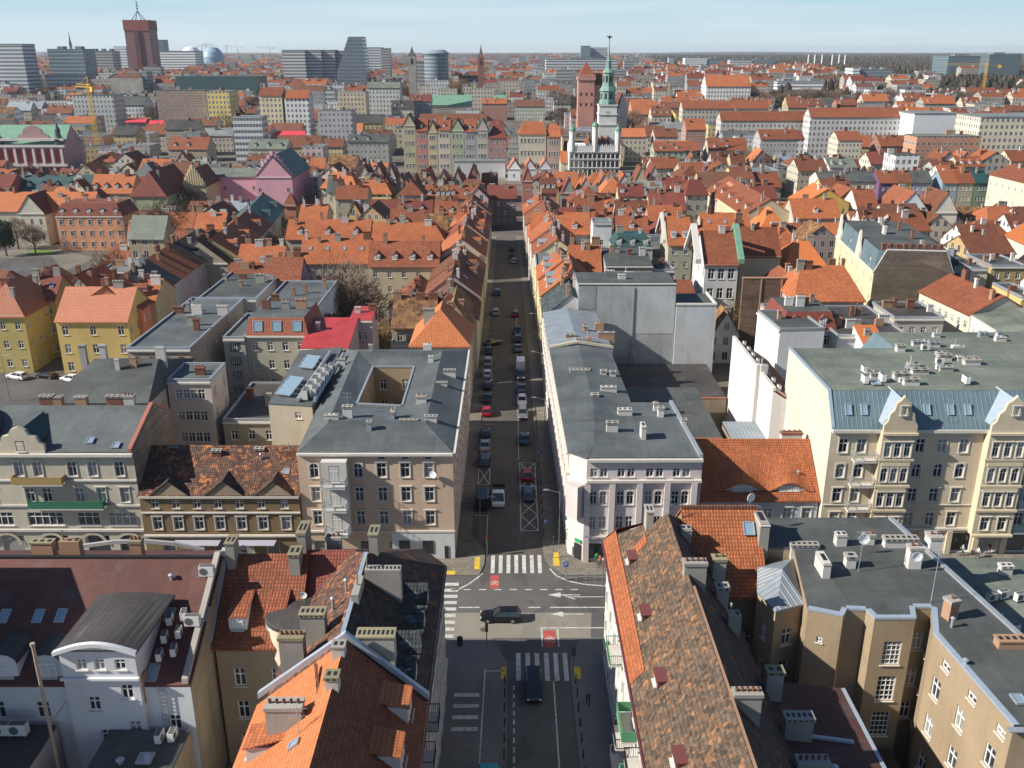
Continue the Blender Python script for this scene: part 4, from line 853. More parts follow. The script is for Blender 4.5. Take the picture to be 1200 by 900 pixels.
antenna(K1, P(408, 480, 17), 2.5)
# west annexe of the peach house, with skylight rows
A, B, C, D = V(-34.6, 121.5, 15.8), V(-28.2, 120.5, 15.8), V(-28.6, 148, 15.8), V(-35.4, 146, 15.8)
k1a = bld('annex', 'pale annex with steel air handlers and skylights on its deck, left of the peach tenement', 'annex', [A, B, C, D], [('roof', [[up(A), up(B), up(C), up(D)]], BIT2)], C_CREAM, {0: [(4.3, 13.9, 1., 1., 'cross')]})
for k in range(5): acunit(k1a, V(-29.6+.12*k, 123.2+k*2.6, 16.0), pi/2, 1.7); acunit(k1a, V(-28.5+.12*k, 124.2+k*2.6, 16.0), pi/2, 1.6)
for k in range(4): skylight(k1a, V(-33+.1*k, 124.5+k*1.9, 16.5), (-.1, -.3, 1), 2.6, 1.2)
for k in range(3): skylight(k1a, V(-32.2, 136.5+k*2.0, 16.5), (-.1, -.3, 1), 2.6, 1.2)
b = MB(); b.tube(V(-28.0, 121.5, 16.4), V(-27.6, 143, 16.4), .28, n=8); b.tube(V(-30.5, 121.8, 16.4), V(-29.9, 144, 16.4), .28, n=8); b.build('duct', METAL, k1a, k1a.location)
# --- brown house with gablets
A, B, C, D = rect(V(-47.9, 105.8, 9.4), V(-27.35, 105.8, 9.4), 12); fs, gab, _ = quadroof(A, B, C, D, 'gable', 4.2, ov=.3)
gcols = [1.9, 4.6, 7.3, 10.0, 12.8, 15.6, 18.6]
K2 = bld('tenement_house', 'low brown house with white gablets and a patched orange and black tile roof', 'house', [A, B, C, D], [('roof', fs, PATCH)], C_BROWN, {0: [(u, 4.5, 1.15, 1.75, 'sur') for u in gcols]+[(u, 7.55, .95, 1.2, 'cross') for u in gcols]+[(u, .6, 1.7, 2.2, 'none') for u in (3, 6.4, 9.8, 13.2, 16.6)]}, gab=gab)
bandtrim(K2, A, B, [(3.5, .25, .3), (6.85, .2, .2), (9.1, .3, .35)])
for u in (4.0, 11.0, 17.4):
    p = V(-47.9+u, 105.7, 9.5); b = MB(); w = 2.4; b.poly([p+V(-w, -.05, -.1), p+V(w, -.05, -.1), p+V(0, -.05, 1.9)]); o = b.build('gablet', stucco((.38, .30, .21), .5), K2, K2.location)
    r = MB(); r.slab([[p+V(-w-.2, -.2, -.05), p+V(0, -.2, 2.1), p+V(0, 3.2, 2.1), p+V(-w-.2, -.1, -.05)][::-1], [p+V(w+.2, -.2, -.05), p+V(w+.2, -.1, -.05), p+V(0, 3.2, 2.1), p+V(0, -.2, 2.1)]], .14); r.build('gablet_roof', DARKT, o, K2.location)
b = MB(); b.box((-41, 105.0, 2.9), (6, 1.5, .08)); b.box((-33.5, 105.0, 2.9), (5.5, 1.5, .08)); b.build('awning', plain((.35, .34, .40), .7), K2, K2.location)
for u, v in ((3, .5), (9, .4), (14.5, .45), (18.8, .4)): chimney(K2, V(-47.9+u, 105.8+12*v, 12.8), .9, 1.2, .6, CHB, CONC, 0, 2)
skylight(K2, V(-29.4, 108.5, 11.5), (0, -.57, .82), .8, .8); vent(K2, V(-33, 110, 12.6), .7, .1)
# --- cream arcaded house
A, B, C, D = rect(V(-84, 106.1, 15.2), V(-48.0, 106.1, 15.2), 14)
R0, R1 = V(-84, 114.6, 18.2), V(-48, 114.6, 18.2)
g = [(u, 12.0, 1.15, 2.0, 'sur') for u in (34.0, 30.6, 28.0, 23.6, 21.2, 16.6, 13, 9.4)]+[(u, 8.3, 1.15, 2.0, 'sur') for u in (34.2, 31.2, 28.4, 24.2, 22.0, 17.0, 13, 9.4)]+[(23.4, 4.9, 4.6, 1.9, 'wide'), (29, 4.9, 2.9, 1.9, 'wide'), (33.4, 4.9, 3.6, 1.9, 'wide'), (17.6, 4.9, 3.2, 1.9, 'wide')]+[(u, .3, 3.0, 3.1, 'none') for u in (24.4, 29.8, 34.0, 18.6)]
K3 = bld('tenement_house', 'cream corner house with round arches, balconies and a curved gable, left edge', 'house', [A, B, C, D], [('roof', [[up(A), up(B), up(R1), up(R0)], [up(C), up(D), up(R0), up(R1)]], BIT2)], stucco((.50, .455, .36), .4), {0: g}, gab=[[B, C, R1], [D, A, R0]])
t = MB(); t.poly([V(-47.95, 106.1, 9), V(-47.95, 120.1, 9), V(-47.95, 120.1, 15.1), V(-47.95, 114.6, 18.1), V(-47.95, 106.1, 15.1)]); t.build('party_wall', brickm((.30, .22, .16)), K3, K3.location)
cop(K3, [(-48.1, 106.0, 15.4), (-48.1, 114.6, 18.4), (-48.1, 120, 15.4)], .45, .5, plain((.34, .13, .09), .7)); bandtrim(K3, A, B, [(4.1, .3, .25), (7.7, .25, .18), (11.3, .2, .18), (14.85, .35, .5)])
for x in (-66.2, -60.4, -54.9, -50.2):    # arch heads over the ground-floor openings
    b = MB(); n = 10; r0, r1 = 1.5, 1.9; cx = x+.1; b_ = [(cx+r0*cos(pi*k/n), 2.1+r0*sin(pi*k/n), cx+r1*cos(pi*k/n), 2.1+r1*sin(pi*k/n)) for k in range(n+1)]
    for k in range(n):
        a0, a1 = b_[k], b_[k+1]; b.poly([V(a0[0], 105.95, a0[1]), V(a0[2], 105.95, a0[3]), V(a1[2], 105.95, a1[3]), V(a1[0], 105.95, a1[1])])
        if True: b.poly([V(a0[0], 106.02, a0[1]), V(a1[0], 106.02, a1[1]), V(a1[0], 106.02, 3.5), V(a0[0], 106.02, 3.5)][::-1])
    b.build('arch', C_CREAM, K3, K3.location)
balcony(K3, V(-60.3, 106.1, 11.2), 6.4, 1.0, 0, plain((.36, .25, .09), .6), TRIM, solid=True); balcony(K3, V(-57.2, 106.1, 7.8), 9.6, 1.0, 0, plain((.03, .16, .09), .6), TRIM, solid=True)
b = MB(); x0 = -62.0; pr = [(-3, 0), (-3, 1.2), (-2.4, 1.5), (-2.1, 2.3), (-1.2, 2.5), (-.9, 3.2), (0, 3.6), (.9, 3.2), (1.2, 2.5), (2.1, 2.3), (2.4, 1.5), (3, 1.2), (3, 0)]
b.loft([[V(x0+a, y, 15.2+c) for a, c in pr] for y in (106.5, 106.0)], 0); b.build('curved_gable', C_CREAM, K3, K3.location); add_window(K3, V(x0, 105.9, 15.5), 0, 1.1, 1.4, 'cross', None, True, K3.location)
b = MB(); b.slab([[V(x0-2.2, 106.5, 16.6), V(x0, 106.5, 18.2), V(x0, 113, 18.2), V(x0-2.2, 110, 16.6)][::-1], [V(x0+2.2, 106.5, 16.6), V(x0+2.2, 110, 16.6), V(x0, 113, 18.2), V(x0, 106.5, 18.2)]], .12); b.build('gable_roof', DGREEN, K3, K3.location)
for px, py in ((105, 510), (135, 513)): p = P(px, py, 16.9); skylight(K3, V(p.x, p.y, 15.2+3*(p.y-106.1)/8.5+.3), (0, -.33, .94), .9, 1.1)
for px, w, col in ((47, 1.8, CHB), (88, 1.5, CHT), (128, 2.2, CHB), (60, 1.2, CHT), (145, 1.4, CHW)): p = P(px, 478, 18.6); chimney(K3, V(p.x, 115.2, 18.0), 1.6, w, .8, col, CONC, 0, 3)
b = MB(); b.cone((0, 0, 0), [(4.2, 0), (4.2, 16.6)], 32, 0); tw = b.build('corner_turret', stucco((.55, .58, .62), .2), None); tw.location = (-70.6, 110.8, 0); tag(tw, 'round pale corner turret with a dark conical cap at the left edge', 'turret')
b = MB(); b.cone((0, 0, 16.6), [(4.5, 0), (4.5, .4), (4.0, .7), (3.2, 2.0), (.1, 3.6)], 32, 0); b.build('turret_roof', BITB, tw)
# ================= right of the main street
# --- pink corner building
z = 14.8; ol = [P(688, 538, z), V(24.0, 105.3, z), V(23.3, 124.5, z), V(17.3, 124.5, z), V(16.8, 150, z), V(6.6, 150, z), V(7.4, 107.2, z)]
Pk = bld('tenement_house', 'pink-grey corner building with pilasters and a long flat grey roof', 'house', ol, [('roof', [[up(p) for p in ol[:3]]+[V(17.3, 124.5, 15.0), V(11.6, 121, 15.7), V(10.6, 108.6, 15.5)], [V(17.3, 124.5, 15.0), V(16.8, 150, 15), V(11.4, 150, 15.7), V(11.6, 121, 15.7)], [V(11.4, 150, 15.7), V(6.4, 150, 15), V(7.1, 107.2, 15), V(10.6, 108.6, 15.5), V(11.6, 121, 15.7)], [V(7.1, 107.2, 15), V(ol[0].x, ol[0].y-.2, 15), V(10.6, 108.6, 15.5)]], BIT2, .2)], C_PINK,
    {0: [(u+d, r, .95, h, st) for u in (1.55, 5.0, 8.6, 12.0) for d in (-.62, .62) for r, h, st in ((12.3, 1.2, 'cross'), (8.4, 1.9, 'arch'), (4.9, 1.8, 'cross'))]+[(u, .4, 2.3, 2.4, 'none') for u in (1.6, 5.1, 8.6, 12.0)],
     5: G(14, [1.0, 4.9, 8.4, 12.2], 1.1, 1.7, 1.4, 1.4, 'sur')})
bandtrim(Pk, ol[0], ol[1], [(3.6, .3, .25), (11.6, .35, .4), (14.5, .35, .45)]); bandtrim(Pk, ol[5], ol[6], [(3.6, .25, .2), (11.6, .3, .3), (14.5, .3, .4)])
b = MB()
for u in (.15, 3.3, 6.8, 10.3, 13.7): b.box((ol[0].x+u, ol[0].y-.12, .0), (.75, .42, 11.58))
b.build('pilaster', C_PINK, Pk, Pk.location)
b = MB(); b.box((8.1, 105.5, 6.6), (1.9, 1.5, 4.6), 0, -.75); b.build('corner_bay', C_PINK, Pk, Pk.location)
b = MB(); b.box((8.6, 105.75, 2.6), (1.0, .1, .5), 0, -.75); b.build('shop_sign', plain((.02, .30, .12), .5), Pk, Pk.location)
b = MB(); b.box((8.55, 105.8, .2), (1.0, .14, 2.2), 0, -.75); b.build('door', DARK, Pk, Pk.location)
for px, py, w, d, h in ((679, 437, 3.2, .9, .8), (707, 440, .9, .8, .9), (718, 441, .9, .8, .9), (713, 460, 2.4, .8, 1.1), (697, 468, 1.0, .9, .9), (732, 486, 2.0, .9, 1.0), (717, 507, 1.5, .8, 1.6), (753, 513, .6, 1.9, 2.0), (774, 487, .8, .8, 1.3), (768, 480, .6, .6, 1.1), (801, 496, .7, .7, .8)): chimney(Pk, P(px, py, 15.1), h, w, d, CHW, CONC, 0, max(1, int(w*1.6)))
cop(Pk, [(24.0, 105.3, 14.9), (23.3, 124.5, 14.9)], .45, .5, METAL)
A, B, C, D = V(6.55, 150.2, 14.6), V(17.3, 150.2, 14.6), V(16.2, 174, 14.6), V(6.2, 174, 14.6)
p2 = bld('tenement_house', 'grey seam-roofed house between the pink building and the concrete wall', 'house', [A, B, C, D], [('roof', [[V(6.3, 150.2, 14.8), V(11.2, 150.2, 15.8), V(10.8, 174, 15.8), V(6.0, 174, 14.8)], [V(11.2, 150.2, 15.8), V(17.4, 150.2, 14.8), V(16.4, 174, 14.8), V(10.8, 174, 15.8)]], GREYM)], stucco((.62, .56, .54), .3), {3: G(8, [1, 4.8, 8.3, 11.6], 1.1, 1.8, style='sur')})
cop(p2, [(6.4, 150.1, 15.0), (11.2, 150.1, 16.0), (17.4, 150.1, 15.0)], .4, .5, C_CREAM)
for px, py, w in ((702, 385, 1.6), (686, 388, .8), (710, 395, 3.), (678, 403, 1.), (690, 402, 1.), (668, 398, 1.6)): chimney(p2, P(px, py, 15.2), 1.1, w, .8, CHT, CONC, 0, 2)
# --- concrete firewall house
A, B, C, D = V(13.0, 175, 20.0), V(32.2, 175, 20), V(32.2, 186, 20), V(13, 186, 20)
c1 = bld('tenement_house', 'house with a huge blank grey cement firewall facing the camera', 'house', [A, B, C, D], [('roof', [[V(13, 175, 20.1), V(32.2, 175, 20.1), V(32.2, 186, 20.1), V(13, 186, 20.1)]], BIT)], stucco((.42, .44, .44), .75), {})
cop(c1, [(13, 175.2, 20), (32.2, 175.2, 20)], .25, .5, CHW); chimney(c1, V(22, 180, 20), 1.2, 1.5, .7, CHW); 
c2 = bld('annex', 'lower light grey blank annex stepping down right of the cement firewall', 'annex', [V(32.3, 174.4, 16), V(40.2, 174.4, 16), V(40.2, 184, 16), V(32.3, 184, 16)], [('roof', [[V(32.3, 174.4, 16.1), V(40.2, 174.4, 16.1), V(40.2, 184, 16.1), V(32.3, 184, 16.1)]], BIT)], stucco((.50, .52, .53), .6), {})
cop(c2, [(32.3, 174.5, 16), (40.2, 174.5, 16), (40.2, 184, 16)], .5, .4, CHW)
for x0, x1, z0, z1, m_ in ((13.4, 18.2, 0, 7.2, brickm((.20, .13, .10))), (18.2, 24.5, 0, 5.6, stucco((.30, .30, .29), .9)), (24.6, 32.1, 10.2, 19.7, stucco((.47, .485, .48), .5)), (13.2, 16.4, 15.2, 19.8, stucco((.36, .38, .38), .9))):
    b = MB(); b.box(((x0+x1)/2, 174.98, z0), (x1-x0, .06, z1-z0)); b.build('render_patch', m_, c1, c1.location)
b = MB(); b.box((23.9, 174.9, 0), (.14, .14, 19.6)); b.build('downpipe', METAL, c1, c1.location)
# --- low sheds in the courtyard behind the pink building
for i, (x0, x1, y0, y1, zz, m, lb) in enumerate(((24.2, 33, 116, 124, 8.5, BITL, 'low steel-roofed shed behind the orange eyebrow roof'), (18, 32, 128, 150, 7.5, BIT, 'flat dark yard shed below the cement firewall'), (33.2, 38.2, 118, 134, 7.6, GREYM, 'narrow seam-roofed lean-to against the white firewall'), (20, 38, 152, 170, 5, BITB, 'dark low workshop in the deep yard'))):
    A, B, C, D = rect(V(x0, y0, zz), V(x1, y0, zz), y1-y0); s_ = bld('shed', lb, 'shed', [A, B, C, D], [('roof', [[up(A), up(B), up(C, .5), up(D, .5)]], m)], C_TAN2, {}); chimney(s_, V(x0+2, y0+3, zz), 1.3, 1, .6, CHB)
    cop(s_, [tuple(A), tuple(B)], .3, .3, plain((.3, .12, .07), .7))
# --- orange eyebrow roof
A, B, C, D = rect(V(24.8, 108.2, 7.6), V(40.3, 108.2, 7.6), 13.4); fs, gab, _ = quadroof(A, B, C, D, 'gable', 5.6, ov=.3)
E1h = bld('town_house', 'low grey house with a big orange roof and two eyebrow dormers', 'house', [A, B, C, D], [('roof', fs, OR1)], stucco((.50, .53, .55), .4), {0: G(6, [4.6], 1.2, 1.7, 1.4, 1.4, 'sur')}, gab=gab)
for xc, w in ((30.4, 3.6), (36.6, 3.2)):
    b = MB(); n = 14; sl = 5.6/6.7
    def eb(k, j): 
        a = -1+2*k/n; y = 109.0+j*4.0; hh = (1-j)*1.25*(cos(pi*a)+1)/2; return V(xc+a*w*(1-.15*j), y-(.25 if j == 0 else 0), 7.6+sl*(y-108.2)+.24+hh)
    fcs = [[eb(k, j/4), eb(k+1, j/4), eb(k+1, (j+1)/4), eb(k, (j+1)/4)] for k in range(n) for j in range(4)]
    b.slab(fcs, .14); o = b.build('eyebrow_dormer', OR1, E1h, E1h.location)
    g_ = MB(); g_.poly([eb(k, 0)+V(0, .3, -.1) for k in range(n+1)][::-1]+[]); g_.build('dormer_front', CHW, o, E1h.location)
    for dx in (-.9, 0, .9): 
        me, pm = window_mesh(.75, .62, 'cross', WHITE, False); link('window', me, o, V(xc+dx, 108.9, 8.5)-E1h.location)
    b = MB()
chimney(E1h, V(38.2, 115.6, 12.6), 1.5, 2.8, .8, CHW, CHB, 0, 4); vent(E1h, V(38, 110.5, 9.8), .8, .12)
for x in (26.4, 29.2, 32.5): dish(E1h, V(x, 108, 5.6), .3, .4)
# --- white firewall house, orange lean-to roof
A, B, C, D = V(38.4, 126.5, 14), V(44.5, 126.5, 12), V(44.5, 152.8, 12), V(38.4, 152.8, 16)
A.z = 16; w1 = bld('tenement_house', 'house with a long blank white firewall and an orange lean-to roof', 'house', [A, B, C, D], [('roof', [[V(38.9, 126.5, 16.1), V(44.8, 126.5, 12.1), V(44.8, 152.8, 12.1), V(38.9, 152.8, 16.1)]], OR1)], C_BRIGHT, {0: G(1, [8, 4], 1.2, 2.4)})
cop(w1, [(38.4, 152.8, 16), (38.4, 126.5, 16)], .5, .5, CHW); cop(w1, [(38.8, 126.6, 16), (44.7, 126.6, 12)], .4, .3, METAL)
for k in range(8): acunit(w1, V(39.7, 128+k*3.1, 15.7), pi/2, .8)
chimney(w1, V(38.9, 134, 16), 1.6, 1.1, .8, CHW); b = MB(); b.box((38.1, 134.5, 8), (.5, 1.1, 9.5)); b.build('flue', CHW, w1, w1.location)
# --- yellow tenement with mansard and bay gables
A, B, C, D = V(40.6, 107.4, 18), V(90, 107.4, 18), V(90, 128, 22), V(40.6, 128, 22); F1, F2 = V(40.6, 110.2, 22), V(90, 110.2, 22)
rows = [4.2, 7.7, 11.2, 14.7]
g = [(u, r, 1.15, 1.9, 'sur' if r != 11.2 else 'arch') for u in (1.7, 4.0, 11.5, 14.3, 17.1, 26.0, 28.4, 31.6, 34.8, 38) for r in rows]+[(u, .3, 2.6, 2.8, 'none') for u in (3, 7, 11.3, 15.4, 19, 22.6, 26.4, 30, 34, 38)]
Y1 = bld('tenement_house', 'ornate yellow tenement with blue-grey metal mansard and two gabled bays, right', 'house', [A, B, C, D], [('mansard', [[V(40.8, 107.1, 18.1), V(90, 107.1, 18.1), V(90, 110.2, 22.1), V(40.8, 110.2, 22.1)]], BLUEM), ('roof', [[F1+V(.2, 0, .15), F2+V(0, 0, .15), V(90, 128, 22.15), V(40.8, 128, 22.15)]], BITG, .12)], C_YEL, {0: g}, gab=[[A, F1, D]])
t = MB(); t.poly([V(40.56, 128, 0), V(40.56, 107.4, 0), V(40.56, 107.4, 18), V(40.56, 110.2, 22.1), V(40.56, 128, 22.1)]); t.build('party_wall', C_IVORY, Y1, Y1.location)
cop(Y1, [(40.5, 128, 22.1), (40.5, 110.2, 22.1), (40.5, 107.2, 18.1)], .25, .4, STEELB); bandtrim(Y1, A, B, [(3.6, .3, .3), (7.2, .12, .12), (17.6, .4, .55)])
for k, u in enumerate((2.2, 4.2, 12.2, 15.2, 17.4, 26.3, 28.4, 33)): skylight(Y1, V(40.6+u, 108.6, 20.15), (0, -.82, .57), .8, 1.5)
for u0, u1 in ((6.0, 10.2), (19.5, 24.6)):
    xa, xb = 40.6+u0, 40.6+u1; b = MB(); fy = 106.1; wsb = [(w_, r, .85, 1.9) for w_ in ((u1-u0)*.2, (u1-u0)*.5, (u1-u0)*.8) for r in rows[1:]]+[((u1-u0)*.28, 4.2, 1.1, 1.8), ((u1-u0)*.72, 4.2, 1.1, 1.8)]
    ptsb = [V(xa, fy, 18), V(xb, fy, 18), V(xb, 107.4, 18), V(xa, 107.4, 18)]
    wall_edge(b, ptsb[0], ptsb[1], 3.4, wsb); wall_edge(b, ptsb[1], ptsb[2], 3.4, []); wall_edge(b, ptsb[3], ptsb[0], 3.4, []); b.poly([V(xa, fy, 3.4), V(xa, 107.4, 3.4), V(xb, 107.4, 3.4), V(xb, fy, 3.4)])
    bay = b.build('bay', C_YEL, Y1, Y1.location)
    for w_ in wsb: add_window(bay, V(xa+w_[0], fy, w_[1]), 0, w_[2], w_[3], 'arch' if w_[1] == 11.2 else 'sur', None, False, Y1.location)
    m_ = (xa+xb)/2; hw = (xb-xa)/2; b = MB(); pr = [(-hw, 0), (-hw, 1.0), (-hw*.8, 1.5), (-hw*.72, 2.5), (-hw*.5, 3.0), (-hw*.42, 3.9), (-hw*.2, 4.3), (0, 4.9), (hw*.2, 4.3), (hw*.42, 3.9), (hw*.5, 3.0), (hw*.72, 2.5), (hw*.8, 1.5), (hw, 1.0), (hw, 0)]
    b.loft([[V(m_+a, y, 18+c) for a, c in pr] for y in (fy+.45, fy)], 0); b.build('gable', C_YEL, Y1, Y1.location); add_window(bay, V(m_, fy-.12, 20.4), 0, .7, 1.1, 'sur', None, False, Y1.location)
    for zz, dd in ((17.7, .3), (14.1, .12), (10.4, .12), (6.9, .2), (3.3, .3)): b = MB(); b.box((m_, fy-dd/2, zz), (xb-xa+.3, dd, .3)); b.build('cornice', stucco((.60, .52, .36), .3), bay, Y1.location)
    for zz in (13.4, 9.8): b = MB(); b.box((m_, fy-.06, zz), (xb-xa-.6, .1, .5)); b.build('relief_panel', stucco((.60, .52, .36), .3), bay, Y1.location)
    b = MB(); b.slab([[V(xa-.1, fy+.4, 19.0), V(m_, fy+.4, 22.3), V(m_, 111.5, 22.3), V(xa-.1, 108.4, 19.0)][::-1], [V(xb+.1, fy+.4, 19.0), V(xb+.1, 108.4, 19.0), V(m_, 111.5, 22.3), V(m_, fy+.4, 22.3)]], .12); b.build('gable_roof', STEELB, Y1, Y1.location)
for zz in (6.9, 10.4, 13.9): balcony(Y1, V(45.0, 107.4, zz), 2.9, 1.2, 0, plain((.35, .37, .38), .5), TRIM)
for zz in (3.7, 7.2, 10.7, 14.2): balcony(Y1, V(71, 107.4, zz), 12.4, 1.2, 0, plain((.08, .13, .17), .5), plain((.4, .42, .42), .6))
b = MB()
for u in (1, 5, 9.2, 13.4, 17.2, 20.8, 24.5, 28.2, 32, 36): b.box((40.6+u, 107.2, 0), (.7, .35, 3.55))
b.build('shop_pillar', stucco((.58, .50, .36), .3), Y1, Y1.location)
for i in range(26):
    px, py = random.uniform(965, 1190), random.uniform(408, 452); p = P(px, py, 22.2)
    if p.x > 42 and p.y < 127:
        s = random.random()
        if s < .22: acunit(Y1, p, random.choice((0, pi/2)), random.uniform(.8, 1.2))
        elif s < .75: chimney(Y1, p, random.uniform(.5, 1.1), random.uniform(.8, 2.2), .9, random.choice((CHW, CONC, CONC)), CONC, 0, 2)
        else: skylight(Y1, p+V(0, 0, .2), (0, 0, 1), 1.2, 1.2)
y2 = bld('tenement_house', 'rear wing with green felt deck behind the ornate yellow tenement', 'house', [V(58, 128.2, 20.5), V(90, 128.2, 20.5), V(90, 141, 20.5), V(58, 141, 20.5)], [('roof', [[V(58, 128.2, 20.7), V(90, 128.2, 20.7), V(90, 141, 20.7), V(58, 141, 20.7)]], BITG)], C_CREAM, {3: G(3, [8, 12, 16])})
b = MB(); b.slab([[V(55, 128.2, 16), V(58, 128.2, 20.8), V(58, 141, 20.8), V(55, 141, 16)][::-1]], .15); b.build('mansard', BLUEM, y2, y2.location)
for i in range(9): chimney(y2, V(random.uniform(60, 84), random.uniform(130, 139), 20.6), .9, random.uniform(.8, 2.2), .8, random.choice((CHW, METAL)), METAL, 0, 2)
for o in (L1, L2, L3, L4, R1h, r2, r4, rr, K1, K2, K3, Pk, Y1, w1): pass

ob = house('tall block outside the left edge whose wall shades the maroon roof', V(-62, 53, 25), V(-51, 53, 25), 18, kind='flat', wall=(.4, .38, .34), roof=BIT, nf=3, floors=6, ch=0)
# ------------------------------------------------------------------ middle distance, placed from the photograph's roofs
def H2(label, p0, p1, z, depth, **k):
    A, B = P(p0[0], p0[1], z), P(p1[0], p1[1], z)
    if not k.pop('slant', False): m = (A.y+B.y)/2; A.y = B.y = m
    r = house(label, A, B, depth, **k); FOOT.append((rect(A, B, depth))); return r
FOOT = []
def addfoot(x0, x1, y0, y1): FOOT.append((V(x0, y0, 0), V(x1, y0, 0), V(x1, y1, 0), V(x0, y1, 0)))
for q_ in ((-84, -26, 30, 84), (-27, -5, 30, 84), (8, 75, 30, 88), (-90, -7, 104, 150), (6, 95, 104, 178), (-9.5, 9.6, 0, 330)): addfoot(*q_)
OB = dict(nf=4, ns=3, floors=3)
c = lambda *a: tuple(a)
# left of the street
H2('yellow three-storey house with pink-orange roof on the car park corner', (70, 373), (145, 379), 12, 13.5, roof=PINKT, wall=(.58, .43, .16), nf=3, ns=4, floors=3, h=5.2, i0=0, ch=3, ww=1.2, wh=1.9)
H2('ochre house with hipped salmon roof at the left edge, across the car park', (-30, 371), (31, 367), 12.5, 15, roof=PINKT, wall=(.52, .42, .16), nf=3, ns=4, h=5.5, i0=.28, i1=.28, axis='y', ch=3, sky=0)
row_ = [((165, 362), (188, 344), (.50, .20, .12), OR2, 'terracotta'), ((188, 344), (210, 326), (.50, .50, .50), BITB, 'pale grey dark-roofed'), ((210, 326), (232, 310), (.44, .36, .36), OR1, 'dusky pink'), ((232, 310), (266, 287), (.34, .32, .30), DARKT, 'grey-brown dormered')]
for i, (a, b_, w, rf, nm) in enumerate(row_):
    pa, pb = P(a[0], a[1], 13), P(b_[0], b_[1], 13); house(nm+' town house in the diagonal row left of the grey decks', pa, pb, 14, wall=w, roof=rf, nf=4, ns=2, h=4.5, ch=3, dorm=2 if i in (0, 3) else 0, group=None); FOOT.append(rect(pa, pb, 14))
row_ = [((278, 300), (292, 288), (.36, .31, .20), OR1, 'olive-grey stepped'), ((292, 288), (305, 276), (.44, .40, .38), OR1, 'greyish'), ((305, 276), (318, 262), (.42, .46, .36), OR2, 'pale green'), ((318, 262), (333, 242), (.34, .36, .28), DGREEN, 'dark-roofed green')]
for i, (a, b_, w, rf, nm) in enumerate(row_):
    pa, pb = P(a[0], a[1], 13), P(b_[0], b_[1], 13); house(nm+' house in the far diagonal row below the pink church', pa, pb, 13, wall=w, roof=rf, nf=5, ns=2, h=4.5, ch=2, dorm=(2 if i == 3 else 1)); FOOT.append(rect(pa, pb, 13))
H2('small house with a butter-yellow gable end before the diagonal row', (262, 307), (280, 303), 11, 18, wall=(.64, .46, .14), roof=OR1, nf=0, ns=3, h=4, axis='y', ch=2)
for i, (x0, x1, y, rf, ch_) in enumerate(((226, 262, 268, OR1, 3), (175, 226, 268, OR1, 3), (200, 262, 292, OR2, 2))):
    H2(('long orange roof with white chimneys, left part, behind the diagonal row', 'orange roofs with tiny eyelids, right of the pink-orange tenement', 'brick-orange roof lower in front of the white chimneys')[i], (x0, y), (x1, y), 12, 11, roof=rf, wall=(.42, .36, .28), nf=0, h=4, ch=ch_, dorm=0)
H2('brown half-burnt roof with grey sheets and bare rafters, centre-left', (205, 305), (262, 312), 12, 14, roof=DARKT, wall=(.38, .32, .26), nf=4, ns=3, h=6, axis='y', ch=2)
H2('brick-brown flat-roofed building with rooftop ducts left of the dark deck', (118, 318), (165, 320), 12, 12, kind='flat', wall=(.30, .22, .15), flatm=BIT, roof=BITL, nf=3, ns=2, ch=5)
H2('house with orange roof patches and metal chimneys behind the yellow corner house', (140, 356), (186, 350), 13, 12, roof=OR1, wall=(.42, .34, .22), nf=2, ns=2, h=3.4, ch=5)
H2('dark maroon roofed house left of the yellow corner house', (30, 352), (66, 350), 13, 10, roof=RED1, wall=(.42, .33, .14), nf=2, ns=2, h=4, ch=3, sky=2)
# grey deck complex
A_, B_ = P(150, 408, 15), P(232, 412, 15)
H2('long dark grey flat deck with pipes, left of the beige mansard house', (150, 409), (222, 411), 15, 34, kind='flat', wall=(.42, .34, .26), roof=BIT2, nf=4, ns=6, floors=4, ch=6, hidez=4)
H2('second grey felt deck with roof hatches further back', (232, 352), (300, 352), 15, 26, kind='flat', wall=(.42, .38, .33), roof=BIT, nf=3, ns=5, ch=5)
H2('deck with pale white inner walls beside the bare courtyard trees', (305, 362), (372, 362), 15, 22, kind='flat', wall=(.60, .62, .64), roof=BIT2, nf=0, ns=0, ch=4, floors=3)
hb = H2('beige house with a red-brown mansard and three blue-lit skylights', (288, 393), (361, 394), 14.5, 13, kind='mansard', wall=(.40, .38, .29), roof=tiles((.36, .13, .08), .2, .2), flatm=BIT2, nf=4, ns=2, floors=4, mh=3.2, md=.9, ch=3)
for u in (.2, .5, .82):
    A0, B0 = P(288, 393, 14.5), P(361, 394, 14.5); skylight(hb, V(A0.x+(B0.x-A0.x)*u, A0.y+.22, 16.2), (0, -.96, .27), 1.7, 1.9)
H2('tall grey stair block with glazed landings beside the beige mansard house', (262, 397), (286, 398), 14, 16, kind='flat', wall=(.40, .40, .36), roof=BIT2, nf=3, ns=4, floors=5, ch=1, ww=1.6)
k4 = H2('cream-walled rear wing with dark mansard roof and brick chimneys, by the car park', (60, 470), (170, 473), 14.6, 20, kind='gable', i0=.2, i1=.1, wall=(.54, .46, .40), roof=BIT, nf=0, ns=5, h=3.2, ch=5)
H2('pink and cream stair wing with pale firewall behind the brown house', (196, 447), (246, 448), 15, 8, kind='flat', wall=(.58, .50, .44), roof=BIT2, nf=4, ns=2, floors=4, ch=1)
H2('low flat annexe between brown house and beige mansard', (262, 493), (325, 495), 8.5, 17, kind='flat', wall=(.38, .33, .27), roof=BITB, nf=3, ns=3, floors=2, ch=2)
H2('workshop with a glossy red ribbed sheet roof', (352, 408), (408, 410), 13.6, 12, kind='shed', h=2.2, wall=(.40, .36, .36), roof=REDM, ch=1)
